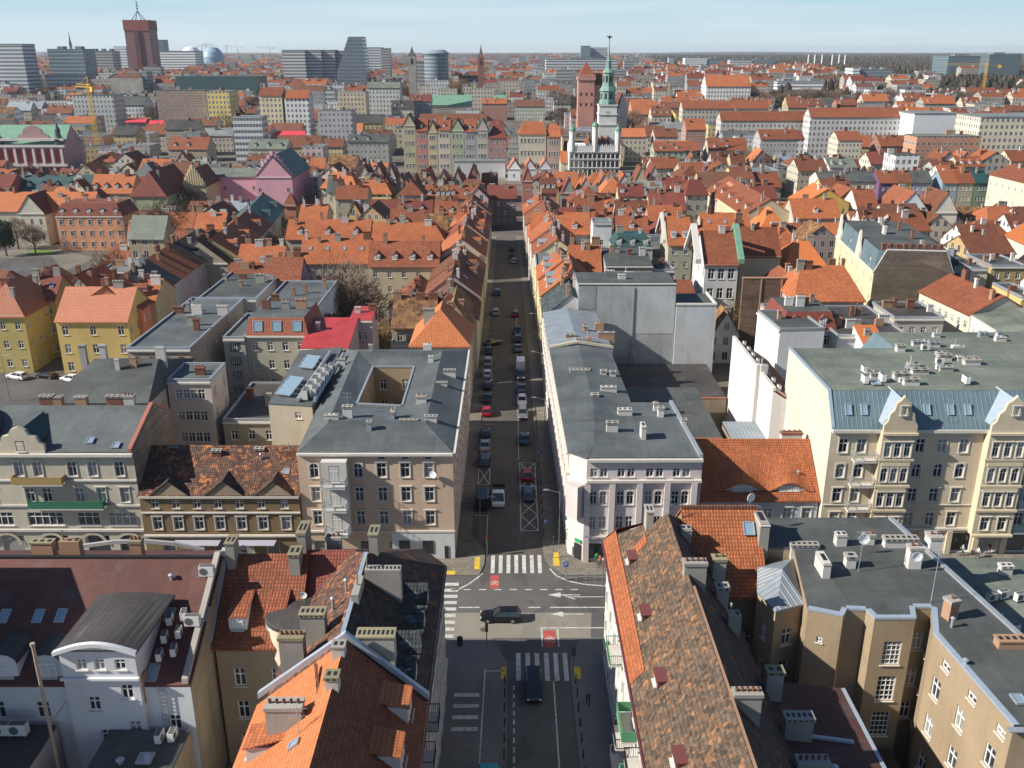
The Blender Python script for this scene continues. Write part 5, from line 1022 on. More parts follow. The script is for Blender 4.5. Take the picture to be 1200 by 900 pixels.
H2('small crimson-roofed penthouse with air handlers', (409, 376), (436, 376), 15.5, 7, kind='shed', h=.8, wall=(.45, .40, .40), roof=REDM, nf=2, ch=2)
H2('lilac firewall house with a red-orange roof by the bare trees', (318, 326), (350, 330), 15, 9, wall=(.42, .26, .36), roof=OR2, nf=1, ns=2, h=4, ch=3)
H2('orange-roofed cluster with many chimneys above the grey decks', (268, 333), (316, 335), 13, 9, wall=(.44, .40, .36), roof=OR2, nf=2, ns=2, h=4, ch=5)
H2('orange roofs with a white flat box, upper left of the long orange roof', (280, 308), (330, 311), 12.5, 10, wall=(.46, .42, .36), roof=OR1, nf=3, ns=2, h=4, ch=4)
H2('long orange roof over a shaded grey facade facing the bare trees', (352, 307), (432, 309), 12, 13, wall=(.34, .31, .26), roof=OR1, nf=7, ns=3, h=5, ch=5, sky=4, wh=1.9)
H2('cream house with four dormers and tall orange firewalls', (432, 311), (514, 312), 12, 12, wall=(.58, .50, .34), roof=OR2, nf=5, ns=3, h=5, ch=2, dorm=4, dr=OR2)
H2('row of joined orange roofs behind the long roof, with small gables', (336, 279), (432, 281), 12, 12, wall=(.42, .38, .30), roof=OR1, nf=0, h=4.5, ch=4, dorm=3)
H2('orange hip roofs left of the main street, upper group', (436, 281), (520, 282), 12, 11, wall=(.42, .38, .30), roof=OR1, nf=0, h=4, ch=3, i1=.15)
H2('mossy brown tiled house beside the bare courtyard trees', (459, 383), (510, 384), 11.5, 15, wall=(.36, .32, .26), roof=MOSS, nf=2, ns=0, h=4.6, ch=4, floors=3)
H2('mossy-roofed street house next to the mossy brown house', (511, 383), (553, 384), 12, 15, wall=(.34, .28, .22), roof=MOSS, nf=0, ns=4, h=5, axis='y', ch=4, sides=(1,), floors=4)
H2('house with a tall pointed orange hip behind the peach tenement', (482, 403), (549, 404), 13.5, 13, wall=(.52, .46, .38), roof=OR3, ns=5, sides=(1,), h=5.5, axis='y', i0=.25, i1=.3, ch=2, floors=4)
addfoot(-28, -7, 149, 158); addfoot(-32, -7, 256.5, 262.5)
H2('pale rendered annex beneath the mossy roof', (458, 404), (483, 404), 8.5, 8, kind='flat', wall=(.50, .50, .52), roof=BIT, ch=1)
# street row on the left, running away
ys_ = [168, 181, 196, 209, 222, 236, 256.4, 262.6, 277, 292, 306, 318]
nm = ['ochre', 'beige', 'grey', 'pale yellow', 'brownish', 'cream', 'white', 'buff', 'rose', 'sandy', 'grey-green']
cl = [(.46, .36, .22), (.50, .44, .34), (.44, .42, .40), (.55, .48, .30), (.36, .28, .20), (.56, .50, .40), (.60, .60, .58), (.5, .4, .28), (.52, .38, .34), (.5, .42, .3), (.4, .42, .36)]
ordn = ['nearest', 'second', 'third', 'fourth', 'fifth', 'sixth', 'seventh', 'eighth', 'ninth', 'tenth', 'farthest']
for i in range(1, 11):
    z = 11.5+random.uniform(-1, 1.2)
    if i == 6: continue
    house(nm[i]+' orange-roofed house on the left side of the parked street, '+ordn[i]+' from the crossing', V(-7.15, ys_[i]+.1, z), V(-7.15, ys_[i+1]-.1, z), 12, wall=cl[i], roof=random.choice((OR1, OR2, OR2, OR4)), nf=3, ns=0, h=4.6, ch=3, dorm=random.choice((0, 1, 2)), sky=1, group='houses along the left side of the street')
# street row on the right
for i, (y0, y1, x, z, w, rf, nm_) in enumerate(((176, 190, 6.4, 13.5, (.62, .58, .56), SLATE, 'white gabled'), (190.2, 203, 6.3, 14, (.66, .54, .26), OR1, 'yellow bay-windowed'), (203.2, 217, 6.1, 14.5, (.70, .62, .40), OR1, 'pale yellow turreted'), (217.2, 232, 5.8, 14, (.72, .60, .30), BITG, 'bright yellow flat-roofed'), (232.2, 248, 5.6, 13.5, (.62, .55, .36), OR2, 'cream'), (248.2, 262, 5.2, 14, (.66, .64, .60), OR1, 'off-white'), (262.2, 280, 4.9, 13, (.6, .56, .5), OR1, 'pale stone'), (280.2, 300, 4.4, 13, (.5, .46, .4), OR4, 'greyish stone'), (300.2, 320, 3.9, 13, (.55, .5, .4), OR1, 'far sandy'))):
    r_ = house(nm_+' house on the right side of the parked street beyond the pink building', V(x, y1, z), V(x, y0, z), 11 if i < 4 else 12, wall=w, roof=rf, nf=3, ns=1, h=4.4, kind='flat' if rf is BITG else 'gable', ch=3, dorm=(0, 2, 2, 0, 1, 0, 1, 0, 1)[i], dk='arch' if i == 2 else 'gable', dr=GREYM, group='houses along the right side of the street', style='sur')
# far end of the street: twin gables closing the view
H2('brick-fronted house closing the end of the parked street', (571, 232), (605, 232), 11, 10, wall=(.24, .17, .15), roof=RED1, nf=4, ns=0, h=4, ch=2)
# mid right
H2('long terracotta roof right of the street, below the stepped gables', (622, 273), (692, 275), 13, 13, wall=(.50, .47, .40), roof=OR1, nf=0, h=5, ch=3, dorm=2)
H2('tall white cubic stair tower with a small dark window', (695, 262), (717, 262), 17.5, 7, kind='flat', wall=(.70, .72, .72), roof=BITL, ch=0, nf=1, floors=2)
H2('dark green flat deck with round dormers right of the white cube', (718, 290), (765, 290), 13, 10, kind='mansard', wall=(.42, .44, .40), roof=DGREEN, flatm=DGREEN, nf=5, dorm=3, dk='arch', ch=2)
H2('lemon-yellow rear wing with a green-grey felt roof', (632, 297), (662, 298), 12, 10, kind='shed', h=1, wall=(.66, .52, .18), roof=BITG, nf=3, ch=2)
H2('crossed bright orange gables above the cement firewall, left part', (655, 345), (684, 345), 14, 15, wall=(.55, .55, .56), roof=OR1, h=6, axis='y', ch=3, sky=1)
H2('crossed orange roof with a white chimney block, right of the crossed gables', (668, 318), (705, 318), 13.5, 12, wall=(.55, .55, .56), roof=OR1, h=5, ch=4)
H2('grey-green house with dark flat roof directly above the cement firewall', (710, 312), (765, 312), 15.5, 13, kind='shed', h=1.6, wall=(.36, .38, .34), roof=BIT, nf=4, ns=2, ch=4, ww=1.6, wh=1.9)
H2('small dark-roofed yard house between cement wall and white gabled hall', (766, 318), (790, 318), 13.5, 10, kind='flat', wall=(.34, .32, .28), roof=BITB, nf=2, ch=2)
H2('orange lean-to over a shop row in the yard left of the white gabled hall', (790, 351), (818, 352), 9, 9, kind='shed', h=2.5, wall=(.36, .34, .30), roof=OR2, nf=3, ch=0)
g8 = H2('grey-cream house with white firewall, orange roof and two white dormers', (783, 286), (812, 287), 14.5, 14, wall=(.46, .44, .34), roof=OR1, nf=2, ns=0, h=6, ch=1, dorm=2, dr=METAL, dk='shed', floors=4)
A0 = P(780, 286, 14.5); cop(g8, [(A0.x, A0.y, 14.7), (A0.x, A0.y+7, 20.9), (A0.x, A0.y+14, 14.7)], 1., .8, CHW)
H2('long orange roof with small skylights right of the two white dormers', (822, 273), (882, 275), 13, 12, wall=(.5, .47, .4), roof=OR1, nf=0, h=5, ch=2, sky=3)
g1 = H2('white hall with green-trimmed parapet gables and one big brown-orange roof', (826, 309), (866, 310), 15, 15, wall=(.62, .64, .64), roof=OR2, nf=3, ns=3, h=6.5, ch=1, floors=3, ww=1.5, wh=2.6, sides=(3,))
A0 = P(823, 309, 15); B0 = P(868, 310, 15)
for X in (A0.x-.5, B0.x+.8): cop(g1, [(X, A0.y-1.0, 15.2), (X, A0.y+7.5, 22.3), (X, A0.y+15, 15.2)], 1.1, 1.4, COPPER if X > 50 else CHW, 'parapet_gable')
b_ = H2('brown-orange roof extension behind the brick firewall', (868, 300), (915, 300), 15, 12, wall=(.4, .36, .3), roof=OR2, nf=0, h=6, ch=1)
bw = P(866, 303, 15); bw2 = P(972, 305, 15); bw.y = bw2.y = 198
fw = bld('firewall', 'long bare brown brick firewall right of the white gabled hall', 'wall', [V(50.5, 196, 16.4), V(70.5, 196, 16.4), V(70.5, 197, 16.4), V(50.5, 197, 16.4)], [('coping', [[V(50.4, 195.9, 16.5), V(70.6, 195.9, 16.5), V(70.6, 197.1, 16.5), V(50.4, 197.1, 16.5)]], CHT, .1)], brickm((.17, .11, .08)), {}); addfoot(50, 71, 190, 198)
b = MB()
for x in (54.5, 59, 66): b.box((x, 195.9, 0), (.25, .2, 16.3))
b.build('pilaster_strip', CHT, fw, fw.location)
H2('ochre side house with a grey deck below the brick firewall', (905, 372), (960, 376), 15, 10, kind='flat', wall=(.56, .44, .28), roof=BIT, nf=0, ns=2, sides=(3,), ch=3)
w2 = H2('white and pale blue house with red mansard and two white dormers', (915, 386), (982, 388), 15, 13, kind='mansard', wall=(.60, .64, .66), roof=RED1, flatm=BIT, nf=4, ns=2, floors=4, dorm=2, mh=3.2, md=1.2, ch=4, ww=1.2, wh=1.9)
H2('blank white side wing attached left of the red mansard house', (888, 366), (914, 388), 17, 8, kind='flat', wall=(.74, .75, .76), roof=BIT, nf=0, ch=1, slant=True)
H2('large orange hipped roof with brick chimneys above the red mansard house', (932, 352), (1012, 352), 14, 16, wall=(.4, .36, .3), roof=OR1, h=5.5, i0=.2, i1=.15, ch=4, nf=0)
H2('dark felt roofs with blackened chimneys behind the ivory firewall', (985, 398), (1060, 392), 15, 20, kind='flat', wall=(.50, .52, .54), roof=BITB, nf=3, ns=2, ch=8, sides=(3,))
H2('small bright orange lean-to among the dark felt roofs', (1012, 410), (1048, 418), 14, 8, kind='shed', h=2.6, wall=(.7, .7, .68), roof=OR5, ch=1)
H2('ivory-gabled house at the edge of the dark felt roofs', (1045, 372), (1110, 376), 13, 12, kind='flat', wall=(.48, .44, .38), roof=BITB, nf=4, ch=4)
# ornate yellow house, slate mansard and the long brick firewall
q0, q1 = P(980, 276, 16.5), P(1024, 318, 16.5)
r_ = house('ornate cream and terracotta tenement with slate mansard and twin gables', q0, q1, 17, kind='mansard', wall=(.66, .54, .34), roof=BLUEM, flatm=BIT, nf=7, ns=0, floors=4, mh=4.5, md=1.8, ch=7, dorm=4, style='sur'); FOOT.append(rect(q0, q1, 17))
tt = (q1-q0).normalized(); nn = V(tt.y, -tt.x, 0)
for f in (.1, .62):
    c0 = q0+tt*(q1-q0).length*f+nn*.3; b = MB(); b.loft([[c0+tt*a+V(0, 0, cc_)-nn*d for a, cc_ in ((-2, 0), (-2, 1.5), (-1.2, 3), (-.6, 5), (0, 6.4), (.6, 5), (1.2, 3), (2, 1.5), (2, 0))] for d in (.5, 0)], 0); b.build('gable', stucco((.66, .56, .46), .2), r_, r_.location)
q_ = rect(q0, q1, 17); B_, C_ = q_[1], q_[2]; e_ = (C_-B_).normalized(); b = MB(); hi = V(0, 0, 4.9); oo = tt*.25
b.slab([[V(B_.x, B_.y, 0)+oo, V(C_.x, C_.y, 0)+oo, C_+oo, C_-e_*2.2+hi+oo, B_+e_*2.2+hi+oo, B_+oo]], .02); b.build('brick_firewall', brickm((.30, .245, .19)), r_, r_.location)
cop(r_, [tuple(C_+oo), tuple(C_-e_*2.2+hi+oo), tuple(B_+e_*2.2+hi+oo), tuple(B_+oo)][::-1], .25, .35, CHW)
for k in range(9): f = .12+.09*k; chimney(r_, B_+(C_-B_)*f-tt*2.5+V(0, 0, 4.5), 1.4, .9, .7, CHB, None, 0, 2)
H2('cream tenement with slate roof and arched dormers beside the brick firewall', (1095, 325), (1137, 325), 13, 14, kind='mansard', wall=(.56, .52, .38), roof=SLATE, flatm=BIT, nf=4, ns=0, floors=4, mh=4, md=1.4, dorm=4, dk='arch', dr=METAL, ch=4)
H2('cream stairwell tower lit on one side, next to the slate-roofed tenement', (1138, 316), (1158, 316), 16, 10, kind='flat', wall=(.64, .58, .42), roof=BIT, nf=1, ns=2, floors=4, ch=1, sides=(3,))
H2('ochre-walled courtyard house with dark roof, far right', (1160, 312), (1205, 314), 15, 13, kind='flat', wall=(.42, .32, .16), roof=BIT, nf=3, ch=4, floors=4)
q0, q1 = P(1078, 341, 13), P(1138, 369, 13)
r_ = house('cream row with orange roof full of skylights, right edge', q0, q1, 13, wall=(.66, .62, .48), roof=OR2, nf=8, ns=0, floors=3, h=3.6, ch=3, sky=0, frame=None); FOOT.append(rect(q0, q1, 13))
q2 = P(1206, 410, 13); q1b = q1+(q2-q1).normalized()*.3
r_ = house('long white row with a flat grey-green roof, right edge', q1b, q2, 13, kind='shed', wall=(.74, .73, .68), roof=BITG, nf=9, ns=0, floors=3, h=2.0, ch=2); FOOT.append(rect(q1b, q2, 13))
H2('pale orange-roofed house by the right edge under the cream block', (1178, 275), (1212, 290), 13, 14, wall=(.66, .60, .5), roof=OR5, h=5, ch=3, sky=0, slant=True)
H2('ochre tenement front cut off by the right edge', (1193, 348), (1225, 352), 16, 12, kind='flat', wall=(.62, .46, .2), roof=BIT, nf=4, ns=3, sides=(3,), floors=4, ch=2)
# orange roof group centre right
for i, (x0, x1, y, z, ax, h_, i_, lb) in enumerate(((888, 925, 300, 13, 'y', 6, .3, 'steep orange pyramid roof with a brown roof window patch'), (905, 940, 322, 13, 'y', 5, .25, 'orange hip roof right above the brick firewall'), (922, 968, 340, 12, 'x', 5, .3, 'low bright orange roof over the brick firewall end'), (930, 985, 283, 13, 'x', 5, 0, 'orange gable with one wide dormer before the slate mansard'), (840, 880, 262, 12, 'y', 5, .2, 'pinkish hipped roof below the ornate cream row'))):
    H2(lb, (x0, y-28), (x1, y-28), z, 13, wall=(.5, .46, .4), roof=(OR5, OR1, OR5, OR1, PINKT)[i], axis=ax, h=h_, i0=i_, i1=i_, ch=2, nf=3, dorm=1 if i == 3 else 0)
q0, q1 = P(828, 222, 13), P(872, 252, 13)
r_ = house('ornate cream row with curved gables facing the dark lane', q0, q1, 16, wall=(.66, .56, .36), roof=OR2, nf=12, ns=0, h=5, ch=6, dorm=5, sky=0); FOOT.append(rect(q0, q1, 16))
H2('yellow painted house with a glowing orange gable roof', (925, 231), (941, 239), 13.5, 16, wall=(.70, .52, .14), roof=OR5, nf=2, ns=3, h=5, ch=1, slant=True)
H2('white-walled house under an orange pyramid, right of the yellow one', (965, 241), (992, 241), 12, 12, wall=(.6, .56, .5), roof=OR2, nf=2, h=5, i0=.3, i1=.3, axis='y', ch=2)
H2('orange gable with white parapets behind the slate mansard', (1000, 240), (1034, 244), 12, 14, wall=(.6, .56, .5), roof=OR2, nf=2, h=5, ch=2)
H2('white gabled house with red-brown roof over the brick firewall', (1050, 248), (1088, 248), 12, 18, wall=(.70, .74, .78), roof=OR2, nf=1, h=6.5, axis='y', ch=3, floors=1)
H2('ivory gable with brown roof next to the white gable', (1094, 249), (1122, 249), 12, 16, wall=(.74, .70, .58), roof=OR4, nf=1, h=6.5, axis='y', ch=2, floors=1)
for i, (x0, x1, w, nm_, rf) in enumerate(((1031, 1052, (.15, .09, .17), 'violet', OR2), (1053, 1069, (.66, .54, .18), 'lemon', OR4), (1070, 1093, (.34, .36, .46), 'slate-blue striped', BIT), (1105, 1123, (.22, .30, .36), 'steel-blue shaded', OR1), (1124, 1142, (.34, .32, .26), 'grey arcaded', OR2), (1143, 1159, (.20, .28, .20), 'dark green curved-top', DGREEN))):
    H2(nm_+' narrow house front in the colourful row, upper right', (x0, 214), (x1, 214), 13, 12, wall=w, roof=rf, nf=3, h=4, ch=1)
H2('large cream block with a lone tall chimney, right edge', (1160, 204), (1235, 222), 17, 18, wall=(.70, .62, .44), roof=OR2, nf=10, h=4, ch=4, slant=True)
H2('dark slate roofed villa with pale gable above the orange pyramids', (962, 213), (1030, 212), 13, 14, wall=(.58, .54, .42), roof=BIT, nf=6, h=3, ch=3)
# pink-orange tenement, villa and church group on the left
ter_ = H2('salmon tenement with red mansard, curved gable and cream dormers, left', (69, 252), (140, 255), 11.5, 14, kind='mansard', wall=(.62, .30, .17), roof=RED1, flatm=OR2, nf=7, ns=4, floors=3, mh=4, md=1.8, dorm=5, dk='arch', dr=RED1, ch=4, style='sur')
H2('cream villa with a pale classical gable, left edge', (20, 250), (52, 250), 11, 13, wall=(.62, .60, .48), roof=RED1, nf=3, ns=3, h=6, axis='y', ch=0, floors=2, wh=2)
H2('very long plain orange roof behind the cream villa', (-60, 247), (108, 247), 11, 12, wall=(.44, .40, .32), roof=OR3, nf=0, h=5.5, ch=6)
H2('long dark teal sheet roof with small dormers behind the orange roof', (8, 223), (107, 223), 12, 12, wall=(.38, .36, .3), roof=DGREEN, nf=0, h=5, ch=5, dorm=6)
H2('maroon pavilion at the left edge under the baroque church', (-25, 224), (14, 222), 13, 16, wall=(.35, .10, .10), roof=RED1, nf=3, h=5, ch=2)
H2('pale green house with an orange hip and long russet roof', (155, 228), (192, 230), 13, 30, wall=(.36, .42, .26), roof=RED1, nf=2, ns=5, h=8, axis='y', i0=.12, ch=2, floors=3)
H2('orange roof with dark eyelid dormers left of the pale green house', (105, 226), (154, 226), 12, 14, wall=(.5, .44, .36), roof=OR3, nf=0, h=6, ch=3, dorm=4)
g_ = H2('small cream house with an ornate stepped gable', (214, 217), (241, 217), 14, 18, wall=(.68, .56, .34), roof=OR4, nf=2, ns=0, h=6, axis='y', ch=0, floors=2)
def stepgable(root, A, B, z, h, m, steps=5, d=.5, pil=True):
    t = (B-A).normalized(); L_ = (B-A).length; c0 = (A+B)/2; pr = []
    for k in range(steps):
        x = -L_/2*(1-k/steps); pr += [(x, h*k/steps), (x, h*(k+1)/steps)]
    pr += [(-a, b_) for a, b_ in reversed(pr)]; n = V(t.y, -t.x, 0); b = MB()
    b.loft([[V(c0.x, c0.y, z)+t*a+V(0, 0, q_)+n*(.25-e_) for a, q_ in pr] for e_ in (d, 0)], 0); b.build('stepped_gable', m, root, root.location)
    if pil:
        b = MB()
        for k in range(1, 2*steps): 
            x = -L_/2+L_*k/(2*steps); hh = h*(1-abs(x)/(L_/2))*.95+.8; p = V(c0.x, c0.y, 0)+t*x+n*.4; b.box((p.x, p.y, z), (.35, .35, hh), 0, atan2(t.y, t.x))
        b.build('gable_pilaster', m, root, root.location)
A0, B0 = P(214, 217, 14), P(241, 217, 14); stepgable(g_, A0, B0, 14, 7.5, stucco((.70, .60, .38), .2))
PKM = stucco((.66, .36, .42), .15)
a_ = H2('long pink convent wing with a grey sheet roof, left of the pink stepped gable', (240, 207), (301, 207), 15, 14, wm=PKM, wall=(.66, .36, .42), roof=BITG, nf=4, ns=0, h=2.5, ch=0, floors=2, ww=1.3)
a_ = H2('pink church hall with a stepped gable and dark teal roof', (300, 207), (341, 208), 16.5, 34, wm=PKM, wall=(.66, .36, .42), roof=DGREEN, nf=2, ns=9, h=8, axis='y', ch=0, floors=2, sides=(1,), ww=1.3)
A0, B0 = P(300, 207, 16.5), P(341, 208, 16.5); B0.y = A0.y; stepgable(a_, A0, B0, 16.6, 9.6, stucco((.70, .42, .48), .15), 6)
H2('little brick tower with an orange pyramid at the corner of the pink hall', (333, 240), (346, 240), 13, 5, wall=(.50, .22, .14), roof=OR2, h=4, i0=.49, i1=.49, ch=0)
# orange and brown roofs between the street and the pink church
for i, (x0, x1, y, z, d_, rf, w, nf_, dm, lb) in enumerate((
    (432, 506, 251, 11, 12, RED1, (.44, .40, .24), 9, 3, 'dusty red roof with brick firewalls over a green-cream facade'), (509, 536, 253, 11, 10, OR2, (.36, .34, .22), 3, 2, 'short red roof with two dormers next to the brick firewalls'),
    (498, 522, 232, 11, 10, OR2, (.4, .36, .3), 0, 2, 'rosy roof with deep dormer slots, left half'), (524, 553, 232, 11, 10, OR2, (.4, .36, .3), 0, 2, 'rosy roof with deep dormer slots, right half'),
    (535, 552, 268, 12, 14, OR1, (.5, .4, .3), 0, 0, 'bright orange hipped roof left of the street, beside the red dormers'), (350, 382, 258, 12, 12, OR1, (.5, .44, .34), 2, 0, 'orange roof with chimneys right of the pink hall'),
    (393, 430, 233, 12, 12, OR2, (.40, .38, .28), 3, 0, 'russet roof over green-grey flats, centre-left'), (383, 400, 225, 14, 10, BIT, (.58, .52, .38), 2, 0, 'narrow cream house with a dark pediment behind the russet roof'),
    (690, 720, 247, 11, 9, OR1, (.5, .46, .4), 3, 2, 'clean orange roof with dark dormer boxes, right of the gabled row'), (722, 760, 252, 11.5, 10, OR4, (.46, .40, .34), 3, 2, 'brown tiled roof with two round white dormers'), (762, 800, 237, 11, 10, BRN, (.44, .26, .24), 4, 2, 'brown roof over a brick-red front, right of the round dormers'),
    (770, 812, 222, 11, 9, RED1, (.4, .3, .3), 3, 1, 'dark red ridge roof behind the brown roof'), (722, 760, 272, 12, 9, OR2, (.5, .3, .25), 0, 1, 'orange-red strip roof behind the dark green deck'), (760, 800, 258, 12, 9, OR1, (.5, .3, .25), 2, 1, 'low orange roof left of the white firewall'))):
    H2(lb, (x0, y), (x1, y), z, d_, roof=rf, wall=w, nf=nf_, ns=0, h=4, ch=3, dorm=dm, dr=rf)
# gable-front merchants' row either side of the street end
gr = 'gable-fronted houses before the market square'
i = 0
for x0, y, wd, w in ((428, 222, 17, (.45, .40, .30)), (446, 224, 15, (.40, .34, .28)), (462, 221, 16, (.50, .44, .34)), (479, 223, 14, (.5, .45, .38)), (495, 214, 14, (.42, .38, .3)), (512, 216, 15, (.5, .45, .36)), (529, 215, 14, (.46, .36, .3)), (633, 224, 21, (.50, .44, .28)), (658, 226, 17, (.36, .34, .30)), (677, 224, 20, (.42, .40, .36)), (699, 220, 19, (.55, .55, .56)), (720, 221, 22, (.48, .48, .46)), (420, 208, 15, (.42, .38, .32)), (437, 207, 14, (.46, .4, .3)), (452, 209, 13, (.5, .46, .4)), (548, 209, 13, (.3, .16, .13)), (612, 212, 13, (.45, .2, .16)), (744, 212, 14, (.6, .54, .36)), (760, 209, 14, (.5, .47, .42))):
    H2(('%s gable-fronted house, number %s from the left in the row before the square' % (('beige', 'grey', 'buff', 'stone', 'drab', 'sandy', 'tan', 'ochre', 'dark grey', 'ash-grey', 'white', 'silver-grey', 'clay', 'khaki', 'oat', 'brick', 'rust', 'cream', 'dove-grey')[i], ('two', 'four', 'six', 'eight', 'nine', 'ten', 'eleven', 'fourteen', 'fifteen', 'sixteen', 'seventeen', 'eighteen', 'one', 'three', 'five', 'twelve', 'thirteen', 'nineteen', 'twenty')[i])), (x0, y), (x0+wd-1, y), 11, random.uniform(12, 17), wall=w, roof=random.choice((OR1, OR2, OR4, RED1)), nf=2, ns=0, h=5.5, axis='y', ch=1, floors=2, group=gr, ww=.9, wh=1.2); i += 1
# ------------------------------------------------------------------ old market square, landmarks, skyline
def BX(label, x0, x1, ytop, Y, depth, mat, name='office_building', cat='building', roofm=None, zb=0, group=None, pent=0):
    """block whose top front edge shows at row ytop, standing at distance Y"""
    A, B = PY(x0, ytop, Y), PY(x1, ytop, Y); z = max(A.z, 3); A, B = V(A.x, Y, z), V(B.x, Y, z); O = V((A.x+B.x)/2, Y, 0)
    root = empty(name, O, label, cat, group); b = MB(); b.prism([V(A.x, Y, 0), V(B.x, Y, 0), V(B.x, Y+depth, 0), V(A.x, Y+depth, 0)], z, 0)
    w = b.build('wall', mat, root, O)
    b = MB(); b.prism([V(A.x-.2, Y-.2, z+.01), V(B.x+.2, Y-.2, z+.01), V(B.x+.2, Y+depth+.2, z+.01), V(A.x-.2, Y+depth+.2, z+.01)], .6, 0)
    for k in range(pent): b.box((A.x+(B.x-A.x)*(k+.5)/pent, Y+depth*.5, z+.6), ((B.x-A.x)/pent*.35, depth*.3, 2.5), 0)
    b.build('roof', roofm or BITL, root, O); FOOT.append((V(A.x, Y, 0), V(B.x, Y, 0), V(B.x, Y+depth, 0), V(A.x, Y+depth, 0)))
    return root, A, B
def setcol(root, c, part='wall'):
    for o in root.children:
        if o.name.startswith(part): o.color = tuple(c)+(1,)
FAC = farfacade(2.7, 3.4, 1.15, 1.8, .8, 0.); FACo = farfacade(3.0, 3.4, 2.2, 1.6, .3, 0.)
# market square ground
sheet('market_square', [RQ(-150, 150, 470, 520)], PAVE, .006)
# west front of the square: narrow painted tenements
xs_ = [472, 487, 501, 513, 528, 544, 558, 572, 594]; cols_ = [(.44, .40, .26), (.46, .22, .19), (.52, .44, .28), (.50, .44, .36), (.36, .42, .26), (.40, .40, .40), (.42, .38, .32), (.38, .22, .20)]
nms = ['tall olive-stone', 'brick-red', 'pale ochre', 'cream and brown', 'mint green', 'grey', 'copper-topped beige', 'dusky rose hipped']
tops = [147, 153, 155, 152, 153, 154, 152, 161]
for i in range(8):
    A, B = PY(xs_[i], tops[i], 520), PY(xs_[i+1]-.4, tops[i], 520); B.z = A.z
    house(nms[i]+' town house on the far side of the market square', A, B, 14, wall=cols_[i], roof=(DARKT, OR2, OR4, OR2, RED1, OR2, COPPER, RED1)[i], nf=3, floors=4, h=6, i0=.0 if i < 7 else .3, i1=0 if i < 7 else .3, axis='x' if i in (1, 3, 5, 7) else 'y', ch=1, group='town houses on the market square', ww=1.1, wh=2.0, style='sur', dorm=1 if i in (1, 3, 5) else 0); FOOT.append(rect(A, B, 14))
for i, (x0, x1, yt, w, lb) in enumerate(((608, 640, 157, (.60, .54, .42), 'cream palace with classical windows and an orange roof on the market square'), (641, 657, 160, (.46, .34, .30), 'plum-brown narrow house right of the cream palace'))):
    A, B = PY(x0, yt, 520), PY(x1, yt, 520); B.z = A.z; house(lb, A, B, 16, wall=w, roof=OR1, nf=7 if i == 0 else 4, floors=3, h=6, i0=.2, i1=.1, ch=3, style='sur', wh=2.3); FOOT.append(rect(A, B, 16))
for i, x in enumerate((595, 613, 631)):     # stalls' little white gables on the square
    A, B = PY(x, 188, 482), PY(x+15, 188, 482); B.z = A.z = 6; house(('leftmost', 'middle', 'rightmost')[i]+' small white gabled pavilion on the market square', A, B, 16, wall=(.74, .75, .76), roof=PINKT, nf=1, floors=1, h=4.5, axis='y', ch=0, group='white pavilions on the square'); FOOT.append(rect(A, B, 16))
A, B = PY(531, 194, 495), PY(593, 194, 495); BXr, _, _ = BX('long low white museum roof beside the market houses', 532, 592, 190, 494, 10, plain((.45, .46, .46), .7), 'low_hall', 'hall', BITL)
# town hall
TY = 492.0
TH = empty('town_hall', V(48, TY, 0), 'white renaissance town hall with loggia, green cupolas and tall copper-green spire', 'town hall'); O = TH.location
wh = stucco((.66, .66, .64), .15); gry = stucco((.42, .42, .42), .2)
xa, xb = PY(668, 165, TY).x, PY(727, 165, TY).x; ztop = PY(700, 170, TY).z
def zof(py, Y=TY): return PY(700, py, Y).z
b = MB(); b.prism([V(xa, TY+3, 0), V(xb, TY+3, 0), V(xb, TY+22, 0), V(xa, TY+22, 0)], zof(172)); b.build('wall', wh, TH, O)
b = MB(); W_ = xb-xa; n = 11     # arcades: piers, arches on three storeys
for lv, (z0, z1) in enumerate(((0, 5.2), (5.6, 9.6), (10, 13.2))):
    for k in range(n+1): b.box((xa+W_*k/n, TY+.3, z0), (.55, .6, z1-z0-1.0), 0)
    for k in range(n):
        x0, x1 = xa+W_*k/n+.27, xa+W_*(k+1)/n-.27; r = (x1-x0)/2; c_ = (x0+x1)/2; zz = z1-1.0; m = 6
        for q_ in range(m):
            a0, a1 = pi*q_/m, pi*(q_+1)/m
            b.poly([V(c_+r*cos(a0), TY, zz+r*.7*sin(a0)), V(c_+r*cos(a1), TY, zz+r*.7*sin(a1)), V(c_+r*cos(a1), TY, zz+1.1), V(c_+r*cos(a0), TY, zz+1.1)][::-1], 0)
    b.box(((xa+xb)/2, TY+.4, z1+.1), (W_+.8, 1.2, .35), 0)
b.build('arcade', wh, TH, O)
b = MB(); b.prism([V(xa, TY+.6, 0), V(xb, TY+.6, 0), V(xb, TY+3, 0), V(xa, TY+3, 0)], .3); b.box(((xa+xb)/2, TY+2.9, .3), (W_, .1, 13), 0); b.build('loggia', plain((.13, .12, .11), .8), TH, O)
b = MB(); z1 = 13.7; b.box(((xa+xb)/2, TY+.6, z1), (W_+.4, 1.0, zof(172)-z1), 0)
for k in range(24): b.box((xa+W_*(k+.5)/24, TY+.5, zof(172)), (.55, .7, 1.4 if k % 2 else .9), 0)
for x in (xa+.5, xb-.5):
    for k in range(8): b.box((x, TY+2+k*2.5, zof(172)), (.7, 1.2, 1.4), 0)
b.build('attic', wh, TH, O)
